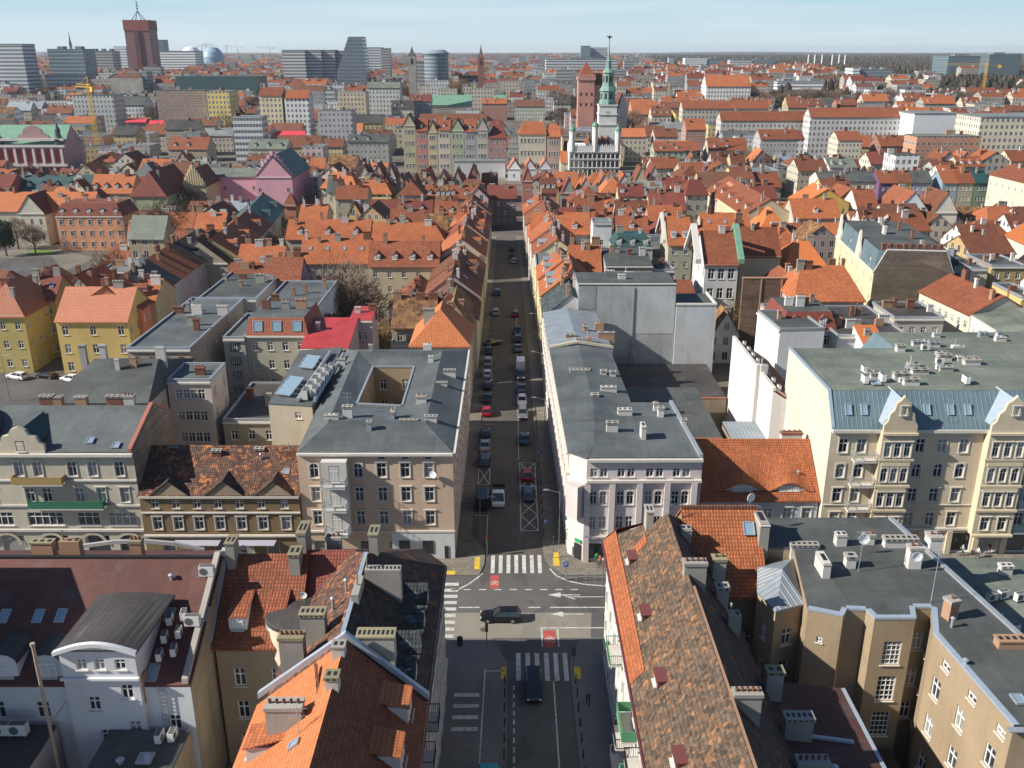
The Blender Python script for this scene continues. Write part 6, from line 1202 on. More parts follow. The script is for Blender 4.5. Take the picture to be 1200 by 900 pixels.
for x in (xa+1.2, (xa+xb)/2, xb-1.2):
    b = MB(); zt = zof(155) if abs(x-(xa+xb)/2) > 1 else zof(150); b.cone((x, TY+1, z1), [(1.55, 0), (1.55, zt-z1), (1.8, zt-z1), (1.8, zt-z1+.4)], 8, 0); o = b.build('corner_turret', wh, TH, O)
    b = MB(); b.cone((x, TY+1, zt+.4), [(1.6, 0), (1.75, .8), (1.2, 2.0), (.35, 2.6), (.45, 3.2), (.1, 3.6), (.06, 5)], 10, 0); b.build('cupola', COPPER, o, O)
b = MB(); 
for k in range(4): b.slab([[V(xa+9+k*3.2, TY+5, zof(172)+.3), V(xa+10.6+k*3.2, TY+5, zof(172)+5), V(xa+10.6+k*3.2, TY+20, zof(172)+5), V(xa+9+k*3.2, TY+20, zof(172)+.3)][::-1], [V(xa+12.2+k*3.2, TY+5, zof(172)+.3), V(xa+12.2+k*3.2, TY+20, zof(172)+.3), V(xa+10.6+k*3.2, TY+20, zof(172)+5), V(xa+10.6+k*3.2, TY+5, zof(172)+5)]], .2)
b.build('roof', OR4, TH, O)
b = MB(); b.box(((xa+xb)/2, TY+.1, 14), (2.6, .3, 5)); b.build('clock_panel', plain((.30, .24, .12), .6), TH, O)
# tower
TYt = TY+16; tx = PY(711.5, 130, TYt).x; hw = 4.7
zt = zof(122, TYt); b = MB(); b.box((tx, TYt, 0), (2*hw, 2*hw, zt), 0)
for zz in (zof(146, TYt), zof(134, TYt), zt-.6): b.box((tx, TYt, zz), (2*hw+.8, 2*hw+.8, .6), 0)
tw = b.build('tower', stucco((.62, .62, .58), .25), TH, O)
b = MB(); zc_ = zof(133, TYt); m = 20; b.poly([V(tx+1.5*cos(2*pi*k/m), TYt-hw-.1, zc_+1.5*sin(2*pi*k/m)) for k in range(m)]); b.build('clock_face', plain((.32, .36, .22), .5), tw, O)
b = MB(); zs_ = [zof(y, TYt) for y in (122, 118, 107, 101, 98, 86, 82, 80, 73, 70, 62, 50)]; o_ = zt
b.cone((tx, TYt, 0), [(4.6, zs_[0]), (4.4, zs_[1]), (3.9, zs_[1]+.3), (3.9, zs_[2]), (4.6, zs_[2]+.3), (3.2, zs_[3]), (2.9, zs_[4]), (2.8, zs_[5]), (3.5, zs_[5]+.4), (2.3, zs_[6]), (1.5, zs_[7]), (1.3, zs_[8]), (1.7, zs_[8]+.5), (.9, zs_[9]), (.45, zs_[10]), (.18, zs_[11])], 8, 0); b.build('spire', plain((.16, .27, .225), .6), tw, O)
b = MB(); 
for k in range(8):
    a = 2*pi*(k+.5)/8
    for zz, h_, r in ((zs_[1]+1.0, zs_[2]-zs_[1]-2.0, 3.64), (zs_[4]+.8, zs_[5]-zs_[4]-2, 2.65)): b.box((tx+r*cos(a), TYt+r*sin(a), zz), (.25, 1.0, h_), 0, a)
b.build('belfry_opening', DARK, tw, O)
b = MB(); ze = zof(44, TYt); b.tube(V(tx, TYt, zs_[11]-1), V(tx, TYt, ze), .15, n=5); b.poly([V(tx-1.8, TYt, ze+.9), V(tx-.3, TYt, ze-.5), V(tx, TYt, ze-.2), V(tx+.3, TYt, ze-.5), V(tx+1.8, TYt, ze+.9), V(tx+.4, TYt, ze+.5), V(tx, TYt, ze+1.4), V(tx-.4, TYt, ze+.5)]); b.box((tx, TYt, ze-.6), (.5, .4, 1.5)); b.build('eagle_finial', DARK, tw, O)
addfoot(xa-2, xb+2, TY-2, TY+26)
H2('little orange-roofed house hugging the left side of the town hall', (657, 190), (667, 190), 7, 12, wall=(.5, .45, .35), roof=OR1, nf=1, h=5, ch=0)
H2('sandy archive block right of the town hall', (728, 170), (731, 170), 12, 20, wall=(.55, .46, .30), roof=OR4, nf=1, h=2, ch=0)
# royal castle
CY = 640.0
def zc2(py): return PY(690, py, CY).z
CS = empty('castle', V(PY(690, 100, CY).x, CY, 0), 'pink brick castle with a square battlement tower and orange pyramid roof', 'castle'); O = CS.location
cb = stucco((.48, .24, .19), .3); xa, xb = PY(678, 90, CY).x, PY(697, 90, CY).x
b = MB(); b.prism([V(xa, CY, 0), V(xb, CY, 0), V(xb, CY+11, 0), V(xa, CY+11, 0)], zc2(92)); b.prism([V(xa-.6, CY-.6, zc2(94)), V(xb+.6, CY-.6, zc2(94)), V(xb+.6, CY+11.6, zc2(94)), V(xa-.6, CY+11.6, zc2(94))], 2.2)
for k in range(7): b.box((xa+(xb-xa)*(k+.5)/7, CY-.4, zc2(94)+2.2), (.9, .5, 1.5)); b.box((xb+.4, CY+11*(k+.5)/7, zc2(94)+2.2), (.5, .9, 1.5))
o = b.build('tower', cb, CS, O)
b = MB(); m_ = V((xa+xb)/2, CY+5.5, zc2(72)); q_ = [V(xa+.4, CY+.4, zc2(91)+2), V(xb-.4, CY+.4, zc2(91)+2), V(xb-.4, CY+10.6, zc2(91)+2), V(xa+.4, CY+10.6, zc2(91)+2)]; b.slab([[q_[i], q_[(i+1) % 4], m_] for i in range(4)], .3); b.build('tower_roof', OR2, o, O)
b = MB(); x2 = PY(706, 98, CY).x; b.prism([V(xb+.05, CY+2, 0), V(x2, CY+2, 0), V(x2, CY+16, 0), V(xb+.05, CY+16, 0)], zc2(100)); b.build('wing', cb, CS, O)
w_ = b = MB(); b.slab([[V(xb, CY+1.6, zc2(100)+.3), V(x2+.4, CY+1.6, zc2(100)+.3), V(x2+.4, CY+9, zc2(86)), V(xb, CY+9, zc2(86))]], .3); b.build('wing_roof', OR4, CS, O)
b = MB()
for zz in (zc2(112), zc2(124)): 
    for k in range(3): b.box((xa+(xb-xa)*(k+.5)/3, CY-.06, zz), (1.0, .14, 1.8))
b.build('window_band', DARK, CS, O)
addfoot(xa-2, x2+2, CY-3, CY+18)
H2('white and pink gabled castle wing with a dark roof, right of the town hall tower', (724, 128), (735, 128), 26, 26, wall=(.58, .50, .46), roof=RED1, h=10, axis='y', nf=3, ns=0, ch=0)
H2('large orange-roofed brick monastery right of the town hall tower', (741, 134), (783, 134), 18, 30, wall=(.50, .28, .18), roof=OR1, h=10, i1=.3, ns=0, nf=6, ch=2)
H2('bright ochre blank wall with flat roof beyond the town hall', (792, 134), (816, 134), 18, 20, kind='shed', h=2, wall=(.62, .46, .14), roof=OR4, ch=1)
H2('grey manor with a slate roof and white columns right of the town hall', (765, 152), (822, 152), 13, 22, kind='gable', h=4, wall=(.60, .60, .58), roof=BITL, nf=9, ch=3)
# baroque church at the left edge
A0, B0 = PY(-8, 166, 455), PY(74, 166, 455); A0.z = B0.z = 20.; ch = house('baroque parish church front in crimson and white stone at the left edge', A0, B0, 20, wall=(.50, .30, .28), roof=COPPER, kind='gable', axis='x', h=9, nf=0, ch=0); FOOT.append(rect(A0, B0, 20))
O = ch.location
b = MB(); Lc = B0.x-A0.x
for k in range(8): b.box((A0.x+Lc*(k+.2)/7.5, A0.y-.5, 0), (1.1, 1.0, 19.5)); 
for zz in (10.5, 19.5, 22.5): b.box(((A0.x+B0.x)/2, A0.y-.6, zz), (Lc+1.5, 1.4, 1.1))
b.build('pilaster_order', stucco((.66, .62, .60), .2), ch, O)
b = MB()
for k in range(7): b.box((A0.x+Lc*(k+.7)/7.5, A0.y-.12, 12.4), (2.2, .3, 6)); b.box((A0.x+Lc*(k+.7)/7.5, A0.y-.12, 3), (2.2, .3, 6.5))
b.build('niche_panel', plain((.34, .05, .05), .7), ch, O)
b = MB(); mx = (A0.x+B0.x)/2+3; pr = [(-8, 0), (-7.4, 3), (-5, 4.4), (-4.2, 7), (-2, 8.6), (0, 9.6), (2, 8.6), (4.2, 7), (5, 4.4), (7.4, 3), (8, 0)]; b.loft([[V(mx+a, y, 22.6+c_*.75) for a, c_ in pr] for y in (A0.y+.5, A0.y-.5)]); b.build('gable', stucco((.46, .30, .28), .3), ch, O)
for x in (A0.x+2, B0.x-2.5):
    b = MB(); b.cone((x, A0.y+1, 20), [(2.4, 0), (2.4, 2.2), (2.8, 3), (1.4, 4.4), (1.2, 7), (1.5, 7.3), (.7, 9), (.1, 11)], 10, 0); b.build('small_dome', plain((.05, .08, .08), .5), ch, O)
# palaces with copper roofs west of the square
H2('pale green copper-roofed palace wing behind the market square', (490, 122), (592, 124), 17, 24, wall=(.5, .46, .38), roof=COPPER, nf=0, h=8, ch=1)
H2('long white museum front with red roof and dark dormer band', (492, 146), (570, 147), 14, 16, wall=(.66, .67, .68), roof=OR4, nf=11, floors=2, h=7, ch=2, dorm=12, dr=DARKT, wh=2.3)
H2('steel-grey modern museum block behind the copper roof', (572, 120), (640, 121), 15, 30, kind='flat', wall=(.30, .32, .34), roof=BITL, nf=0, ch=3)
H2('ribbed grey glass library block right of the copper roof', (576, 134), (642, 134), 12, 16, kind='flat', wall=(.20, .23, .26), roof=BIT, nf=0, ch=1)
H2('dark-tiled house with mauve front between copper roof and square', (571, 152), (594, 152), 14, 16, wall=(.36, .24, .22), roof=RED1, nf=4, h=6, i0=.3, i1=.3, ch=1)
# skyline: wide office blocks and towers
RIB = ribbon((.34, .31, .29), 3.6, 1.9); RIBL = ribbon((.50, .52, .53), 3.5, 1.7); RIBG = ribbon((.20, .26, .30), 3.6, 2.2); GLZ = ribbon((.10, .20, .23), 3.8, 3.0); WHT = ribbon((.70, .71, .70), 3.6, 1.5)
TWR = ribbon((.20, .065, .06), 3.4, 1.0)
r_, A, B = BX('dark red brick office tower with a lattice mast, on the left skyline', 144, 173, 24, 1150, 26, TWR, 'office_tower', 'tower', plain((.2, .06, .06), .7)); O = r_.location; z = A.z
b = MB(); b.prism([V(A.x-.6, 1149.3, z-11), V(B.x+.6, 1149.3, z-11), V(B.x+.6, 1176.6, z-11), V(A.x-.6, 1176.6, z-11)], 11.6); b.build('crown', plain((.22, .06, .055), .7), r_, O)
b = MB(); b.prism([V(A.x+11, 1148.6, 0), V(A.x+17, 1148.6, 0), V(A.x+17, 1150, 0), V(A.x+11, 1150, 0)], z-11); b.build('stair_shaft', plain((.10, .035, .035), .7), r_, O)
b = MB(); cx_ = (A.x+B.x)/2-1; 
for sx, sy in ((-6, -6), (6, -6), (6, 6), (-6, 6)): b.tube(V(cx_+sx, 1163+sy, z), V(cx_, 1163, z+11), .5, .3, 5)
b.tube(V(cx_, 1163, z+9), V(cx_, 1163, z+26), .45, .15, 6)
for dz in (13, 16, 19): b.box((cx_, 1163, z+dz), (2.2, .5, 1.2))
b.build('mast', DARK, r_, O)
def SK(lb, x0, x1, yt, Y, d, m, **k): return BX(lb, x0, x1, yt, Y*(1.3 if Y > 600 else 1), d*1.3, m, **k)[0]
SK('grey slab office block at the left edge of the skyline', -10, 25, 52, 720, 20, RIBL); SK('blue-grey glazed slab with rooftop boxes left of the red tower', 55, 97, 58, 760, 22, RIBG, pent=2); SK('low pale wing under the blue-grey glazed slab', 52, 92, 88, 735, 14, RIBL)
SK('brown banded hotel block left of the red tower', 103, 131, 60, 1000, 20, RIB, pent=3); SK('white slab with blank end beside the red tower', 133, 147, 55, 1060, 14, WHT)
r_ = SK('teal glass office sliver right of the red tower', 182, 190, 47, 1200, 20, GLZ); SK('long low white and glass hall right of the red tower', 184, 228, 60, 1120, 30, WHT)
for i, x in enumerate((330, 358, 377, 393, 405)): SK(('first', 'second', 'third', 'fourth', 'fifth')[i]+' of the striped department store blocks from the left', x, x+(27, 18, 15, 22, 11)[i], 59 if i < 3 else 60, 900+i*6, 20, ribbon(((.52, .52, .50), (.42, .44, .44), (.42, .40, .38), (.30, .28, .27), (.32, .30, .29))[i], 3.6, 1.9), group='department store blocks')
pt = [PY(x, y, 1010) for x, y in ((394, 75), (429, 75), (424, 43), (408, 43))]; r_ = empty('office_tower', V(pt[0].x+15, 1010, 0), 'dark slanted office tower with a sloping glass left flank', 'tower'); b = MB(); pt[0].z = pt[1].z = 0; b.loft([[p+V(0, d, 0) for p in (pt[0], pt[1], V(pt[1].x, pt[1].y, pt[2].z*.55), pt[2], pt[3], V(pt[0].x, pt[0].y, 42))] for d in (26, 0)]); b.build('wall', ribbon((.15, .19, .22), 3.6, 2.4), r_, r_.location)
SK('grey office box right of the slanted tower', 430, 447, 56, 1050, 18, RIBL); SK('brown office block behind the grey office box', 446, 456, 57, 1040, 18, RIB)
b = MB(); c_ = PY(511, 62, 1000); r_ = empty('office_building', V(c_.x, 1000, 0), 'round glass office drum with grey bands, centre-left skyline', 'building'); b.cone((0, 0, 0), [(12.5, 0), (12.5, c_.z-1), (13.5, c_.z-1), (13.5, c_.z), (9, c_.z+3)], 32); b.build('wall', RIBG, r_)
addfoot(c_.x-14, c_.x+14, 985, 1015); SK('stone bank block left of the round glass drum', 483, 497, 73, 780, 16, RIB)
def steeple(lb, x, ytip, ybase, Y, w, m, mr, spf=.5, name='church_tower'):
    t_ = PY(x, ytip, Y); r_ = empty(name, V(t_.x, Y, 0), lb, 'church tower'); h0 = PY(x, ybase, Y).z; b = MB(); b.box((0, 0, 0), (w, w, h0)); b.build('shaft', m, r_)
    b = MB(); b.loft([[(sx*w*.54*f, sy*w*.54*f, zz) for sx, sy in ((-1, -1), (1, -1), (1, 1), (-1, 1))] for f, zz in ((1, h0), (.45, h0+(t_.z-h0)*.35), (.02, t_.z))]); b.build('spire', mr, r_)
    b = MB(); 
    for sx, sy, a in ((0, -1, 0), (1, 0, pi/2)): b.box((sx*w*.5, sy*w*.5, h0-w*1.1), (w*.3, .3, w*.7), 0, a)
    b.build('belfry_opening', DARK, r_); addfoot(t_.x-w, t_.x+w, Y-w, Y+w)
steeple('slim dark brick church spire standing alone, centre skyline', 563.5, 52, 68, 900, 5.4, plain((.22, .09, .08), .8), plain((.13, .07, .07), .7)); steeple('grey turret with a pointed dark cap left of the glass drum', 482.5, 54, 65, 860, 6.5, CONC, BIT)
steeple('small brown steeple on the far left horizon', 80, 36, 52, 1400, 3.0, plain((.25, .22, .22), .8), DARK)
SK('large grey and glass civic hall with white fin', 640, 724, 70, 1000, 30, RIBL, pent=1); SK('dark glass cube tower on the horizon behind the town hall spire', 681, 692, 54, 1700, 25, RIBG); SK('wide grey slab on the horizon behind the town hall spire', 692, 712, 56, 1720, 22, RIBL)
for i, (x0, x1) in enumerate(((803, 829), (831, 843))): SK(('wide', 'narrow')[i]+' pale hotel slab right of centre on the skyline', x0, x1, 68+i, 1400, 20, WHT if i == 0 else RIBG, pent=2)
for i, (x0, x1) in enumerate(((856, 882), (884, 907))): SK(('left', 'right')[i]+' of the two pale blue flat blocks on the right skyline', x0, x1, 70, 1450, 20, RIBL if i == 0 else RIBG, pent=2)
SK('white stair block and grey flats before the wood, right of centre', 878, 911, 83, 1000, 20, WHT); SK('white clinic with green glass upper floor', 911, 975, 96, 820, 26, WHT, pent=2)
SK('grey grid office block with a white left end', 1008, 1046, 82, 900, 22, ribbon((.22, .25, .27), 3.4, 1.4), pent=3); SK('white blank end slab of the grey grid office', 1000, 1008, 80, 898, 22, WHT); SK('white hotel annexe right of the grey grid office', 1045, 1072, 88, 910, 22, WHT)
SK('dark green glass office block, left of the twin pair', 1112, 1154, 66, 1080, 40, GLZ, pent=1); SK('dark green glass office block, right of the twin pair', 1160, 1198, 64, 1060, 44, ribbon((.06, .12, .14), 3.8, 3.0), pent=1)
SK('low white factory shed row before the glass twins', 1075, 1140, 103, 830, 20, WHT); SK('white block with dark upright windows, right', 1072, 1126, 134, 560, 20, stucco((.70, .71, .72), .1)); SK('cream long school with bright orange ridge tiles, right edge', 1150, 1225, 138, 500, 22, FAC)
setcol(COL.objects[-1].parent if False else [o for o in COL.objects if o.name.startswith('office_building') and o.get('label', '').startswith('cream long school')][0], (.66, .58, .42))
# cranes
def crane(lb, x, ytop, Y, jib, rz, m, base=0):
    t_ = PY(x, ytop, Y); r_ = empty('tower_crane', V(t_.x, Y, 0), lb, 'crane'); b = MB(); h = t_.z
    for sx in (-.9, .9):
        for sy in (-.9, .9): b.tube((sx, sy, 0), (sx, sy, h), .16, n=4)
    for k in range(int(h/3)): b.tube((-.9, -.9, 3*k), (.9, -.9, 3*k+3), .1, n=4); b.tube((.9, .9, 3*k), (.9, -.9, 3*k+3), .1, n=4)
    b.build('mast', m, r_); b = MB()
    L_ = jib; n = int(L_/3); e = [V(-L_*.3, 0, h-2), V(L_, 0, h-2)]
    for a in (-.6, .6): b.tube((-L_*.3, a, h-2), (L_, a, h-2), .14, n=4)
    b.tube((-2, 0, h-.4), (L_, 0, h-.4), .14, n=4)
    for k in range(n): b.tube((3*k, -.6, h-2), (3*k+1.5, 0, h-.4), .08, n=4); b.tube((3*k+1.5, 0, h-.4), (3*k+3, .6, h-2), .08, n=4)
    b.tube((0, 0, h+4), (L_*.7, 0, h-.4), .06, n=4); b.tube((0, 0, h+4), (-L_*.28, 0, h-2), .06, n=4); b.tube((0, 0, h-2), (0, 0, h+4), .2, n=4); b.box((-L_*.27, 0, h-4.4), (2.5, 1.4, 2.6))
    o = b.build('jib', m, r_); o.rotation_euler = (0, 0, rz); return r_
YC = plain((.68, .42, .04), .5)
crane('yellow tower crane in front of the dark glass office pair', 1157, 74, 960, 46, pi*.97, YC)
crane('thick yellow crane mast left, before the white arched roof', 103, 98, 560, 16, 2.4, YC)
for i, (x, y) in enumerate(((34*1+202, 53), (241, 51), (278, 54), (316, 55), (265, 53))): crane(('first', 'second', 'fourth', 'fifth', 'third')[i]+' thin grey crane from the left on the hazy left horizon', x, y, 2600, 40, i*1.3, plain((.3, .3, .3), .6))
for i, x in enumerate((948, 955.5, 964, 976, 984, 991)):
    t_ = PY(x, 64, 2400); b = MB(); b.cone((0, 0, 0), [(2.4, 0), (1.8, t_.z)], 8); o = b.build('chimney_stack', plain((.6, .6, .6), .7)); o.location = (t_.x, 2400, 0); tag(o, ('first', 'second', 'third', 'fourth', 'fifth', 'sixth')[i]+' from the left of the pale floodlight masts over the far wood', 'mast', 'pale masts over the wood')
b = MB(); n = 14; c_ = PY(228, 54, 2200); c2 = PY(250, 54, 2200)    # stadium arch roof
for (xx, rr, hh, lb) in ((PY(224, 60, 2200).x, 24, PY(226, 54, 2200).z, 'white domed arena roof on the left horizon'), (PY(249, 60, 2200).x, 24, PY(249, 54.5, 2200).z, 'blue-grey arched stadium roof on the left horizon')):
    b = MB(); b.cone((0, 0, 0), [(rr, 0), (rr, hh*.7), (rr*.85, hh*.84), (rr*.5, hh*.96), (.5, hh)], 24); o = b.build('arena', plain((.7, .7, .7) if 'white' in lb else (.25, .35, .45), .5)); o.location = (xx, 2200, 0); tag(o, lb, 'arena')


# mid-far buildings one can pick out left of the square
def MF(lb, x0, x1, yt, Y, d, wall, rm, h=0, kind='flat'):
    A, B = PY(x0, yt, Y), PY(x1, yt, Y); z = A.z; A, B = V(A.x, Y, z), V(B.x, Y, z); FOOT.append(rect(A, B, d))
    A, B, C, D = rect(A, B, d); O = (A+C)/2; O.z = 0; root = empty('city_building', O, lb, 'building'); fs, gab, _ = quadroof(A, B, C, D, kind, h or 1); b = MB()
    for p, q_ in ((A, B), (B, C), (C, D), (D, A)): wall_edge(b, p, q_, 0, [])
    for g_ in gab: b.poly(g_)
    w = b.build('wall', FAC if not hasattr(wall, 'name') else wall, root, O)
    if not hasattr(wall, 'name'): w.color = wall+(1,)
    b = MB(); b.slab(fs, .3); b.build('roof', rm, root, O)
    for k in range(3): rchimney(root, A+(B-A)*random.random()+(D-A)*.5+V(0, 0, h+.2), 1.4, None, 0, O)
    return root
MF('bright yellow flats with a grey flat roof, upper left', 242, 268, 107, 680, 22, (.66, .52, .18), BITL); MF('cream gabled flats with an orange cap roof beside the white flats', 303, 330, 112, 640, 18, (.66, .58, .36), OR2, 5, 'gable'); MF('white flats with a square orange roof, upper left centre', 333, 361, 115, 640, 16, (.66, .66, .64), OR1, 5, 'gable')
MF('low glass-fronted white pavilion left of the cream flats', 272, 306, 137, 560, 14, RIBL, BITL); MF('long dark glass hall roof on the left', 205, 300, 90, 900, 40, plain((.05, .09, .09), .4), DGREEN); MF('brown terrace of tall flats left of the yellow flats', 182, 241, 106, 700, 16, (.26, .18, .14), BIT)
MF('teal glass-roofed hall behind the yellow crane', 84, 132, 112, 690, 20, (.45, .46, .44), DGREEN); MF('white block with a sloping dark roof right of the yellow crane', 122, 168, 123, 760, 22, (.6, .62, .62), BIT, 6, 'gable'); MF('green-roofed house row near the avenue, left of the copper palace', 430, 468, 103, 760, 18, (.55, .56, .52), BITG, 4, 'gable'); MF('beige palace front with grey roof left of the avenue', 395, 428, 108, 720, 18, (.56, .46, .30), BITL); MF('long pale office row left of the avenue behind the old houses', 372, 412, 130, 600, 16, (.42, .40, .42), BIT2)
MF('white and pink row with orange roof in front of the white block, right', 845, 955, 141, 600, 14, (.50, .47, .42), OR2, 5, 'gable'); MF('second long row with orange roof before the park, right', 950, 1062, 137, 580, 14, (.52, .51, .50), OR2, 5, 'gable'); MF('orange-roofed long row far right of the town hall', 800, 900, 127, 680, 14, (.48, .45, .38), OR2, 5, 'gable')
MF('white building with two orange hip roofs behind the monastery', 828, 880, 101, 850, 24, (.66, .66, .64), OR1, 9, 'gable'); MF('big brown brick school with dark green roof, right', 1075, 1150, 160, 480, 16, (.46, .22, .12), BITG); MF('white house with yellow side and dark roof, right', 1050, 1078, 182, 430, 14, (.7, .7, .7), BIT)
b = MB(); t_ = PY(146, 80, 900); q_ = [V(t_.x-15, 900, 40), V(t_.x+15, 900, 40), V(t_.x+15, 925, 40), V(t_.x-15, 925, 40)]; r_ = empty('palace_tower', V(t_.x, 912, 0), 'steep brown pyramid roof of the palace in front of the red tower', 'tower'); b.slab([[q_[i], q_[(i+1) % 4], V(t_.x+(4 if i in (0, 1) else 4), 912, t_.z)] for i in range(4)], .4); b.build('roof', BRN, r_, r_.location); b = MB(); b.prism([p-V(0, 0, 40) for p in q_], 39.6); b.build('wall', CONC, r_, r_.location)
crim = plain((.62, .05, .07), .6)
for i, (x0, x1, y, Y) in enumerate(((148, 170, 143, 690), (172, 190, 145, 690), (322, 356, 158, 600))):
    a, e_ = PY(x0, y, Y), PY(x1, y, Y); b = MB(); w_ = e_.x-a.x; b.prism([V(a.x, Y, 0), V(e_.x, Y, 0), V(e_.x, Y+8, 0), V(a.x, Y+8, 0)], a.z-.5, 1); b.slab([[V(a.x-1, Y-1, a.z), V(e_.x+1, Y-1, a.z), V(e_.x, Y+5, a.z+2), V(a.x, Y+5, a.z+2)]], .3, 0); o = b.build('crimson_canopy', [crim, CONC]); tag(o, ('left', 'middle', 'right')[i]+' of the bright crimson canopies among the upper left roofs', 'canopy')
# ------------------------------------------------------------------ the rest of the city between the placed houses
def quadaabb(q): return min(p[0] for p in q), max(p[0] for p in q), min(p[1] for p in q), max(p[1] for p in q)
FB = []
def inq(x, y, q, mgn=0.):
    s = None
    for i in range(4):
        a, b = q[i], q[(i+1) % 4]; cr = (b[0]-a[0])*(y-a[1])-(b[1]-a[1])*(x-a[0])
        if cr < -mgn*sqrt((b[0]-a[0])**2+(b[1]-a[1])**2): return False
    return True
BBX = [quadaabb(q) for q in FOOT]
def free(q, m=1.0):
    x0, x1, y0, y1 = quadaabb(q)
    for i, f in enumerate(FOOT):
        bb = BBX[i]
        if x1 < bb[0]-m or x0 > bb[1]+m or y1 < bb[2]-m or y0 > bb[3]+m: continue
        pts = [q[k] for k in range(4)]+[(Vector(q[k])+Vector(q[(k+1) % 4]))/2 for k in range(4)]+[(Vector(q[0])+Vector(q[2]))/2]
        for p in pts:
            if inq(p[0], p[1], f, m): return False
        for p in list(f)+[(Vector(f[0])+Vector(f[2]))/2]:
            if inq(p[0], p[1], q, m): return False
    return True
def take(q): FOOT.append(q); BBX.append(quadaabb(q))
def nofill(x0, x1, y0, y1): take((V(x0, y0, 0), V(x1, y0, 0), V(x1, y1, 0), V(x0, y1, 0)))
# open places: car park on the left, courtyard trees, squares, streets
pq = [P(-60, 500), P(110, 500), P(120, 415), P(-60, 415)]; take(pq)
take([P(-40, 350), P(68, 350), P(110, 290), P(-40, 285)]); take([P(378, 415), P(455, 415), P(455, 345), P(378, 345)])
nofill(-160, 165, 470, 522); nofill(-64, -52, 520, 900); nofill(-72, -62, 150, 232); nofill(-67, -56, 232, 330); nofill(-6, 8, 330, 470)
ANCH = [('pink church hall', 320, 205), ('white town hall', 697, 180), ('brown brick firewall', 918, 335), ('salmon tenement', 105, 262), ('slate-blue twin-gabled tenement', 1010, 275), ('baroque church', 45, 175), ('striped store blocks', 370, 78), ('copper-roofed palace', 540, 118), ('cream classical palace', 624, 170), ('dark glass twin offices', 1155, 90), ('grey columned manor', 793, 158), ('white clinic', 943, 105), ('red brick tower', 165, 75), ('grey-brown brick firewall', 1060, 290), ('mossy brown house', 485, 370), ('cream house with four dormers', 472, 320), ('white gabled hall', 846, 320), ('colourful narrow row', 1095, 218), ('round glass drum', 511, 85), ('round-arched diagonal row', 235, 330), ('brick castle tower', 688, 100), ('orange-roofed monastery', 762, 125), ('yellow gable house', 935, 215), ('white upright-windowed block', 1100, 145), ('grey felt decks', 250, 350)]
ORD = ['nearest', 'second', 'third', 'fourth', 'fifth', 'sixth', 'seventh', 'eighth', 'ninth', 'tenth', 'eleventh', 'twelfth', 'thirteenth', 'fourteenth', 'fifteenth', 'sixteenth', 'seventeenth', 'eighteenth', 'nineteenth', 'twentieth']
PEND = []
def anchor(px, py):
    n, ax, ay = min(ANCH, key=lambda a: (a[1]-px)**2+((a[2]-py)*1.6)**2); dx, dy = px-ax, py-ay
    d = ('right of' if dx > 0 else 'left of') if abs(dx) > abs(dy)*1.6 else ('behind' if dy < 0 else 'in front of'); return n, d, dx*dx+dy*dy*2.6
wallc = [('cream', (.58, .52, .40)), ('ochre', (.52, .38, .18)), ('white', (.66, .66, .64)), ('beige', (.48, .42, .34)), ('grey', (.38, .38, .37)), ('pale pink', (.55, .42, .40)), ('tan', (.40, .32, .22)), ('yellow', (.62, .50, .22)), ('pale green', (.40, .44, .34)), ('brick-red', (.34, .15, .10))]
WTS = [20, 9, 16, 16, 13, 5, 10, 6, 3, 5]
FACW = [farfacade(2.6, 3.3, 1.05, 1.7, .7, 0.), farfacade(2.1, 3.1, .95, 1.5, .9, 0.), farfacade(3.2, 3.6, 1.3, 2.0, .4, 0.)]
roofc = {'orange': (OR1, OR2, OR3, OR2), 'russet': (OR2, OR4, OR4), 'dark red': (RED1,), 'brown': (BRN, MOSS), 'dark grey': (BIT, BITB), 'light grey': (BIT2, BITL, GREYM), 'green': (BITG,)}
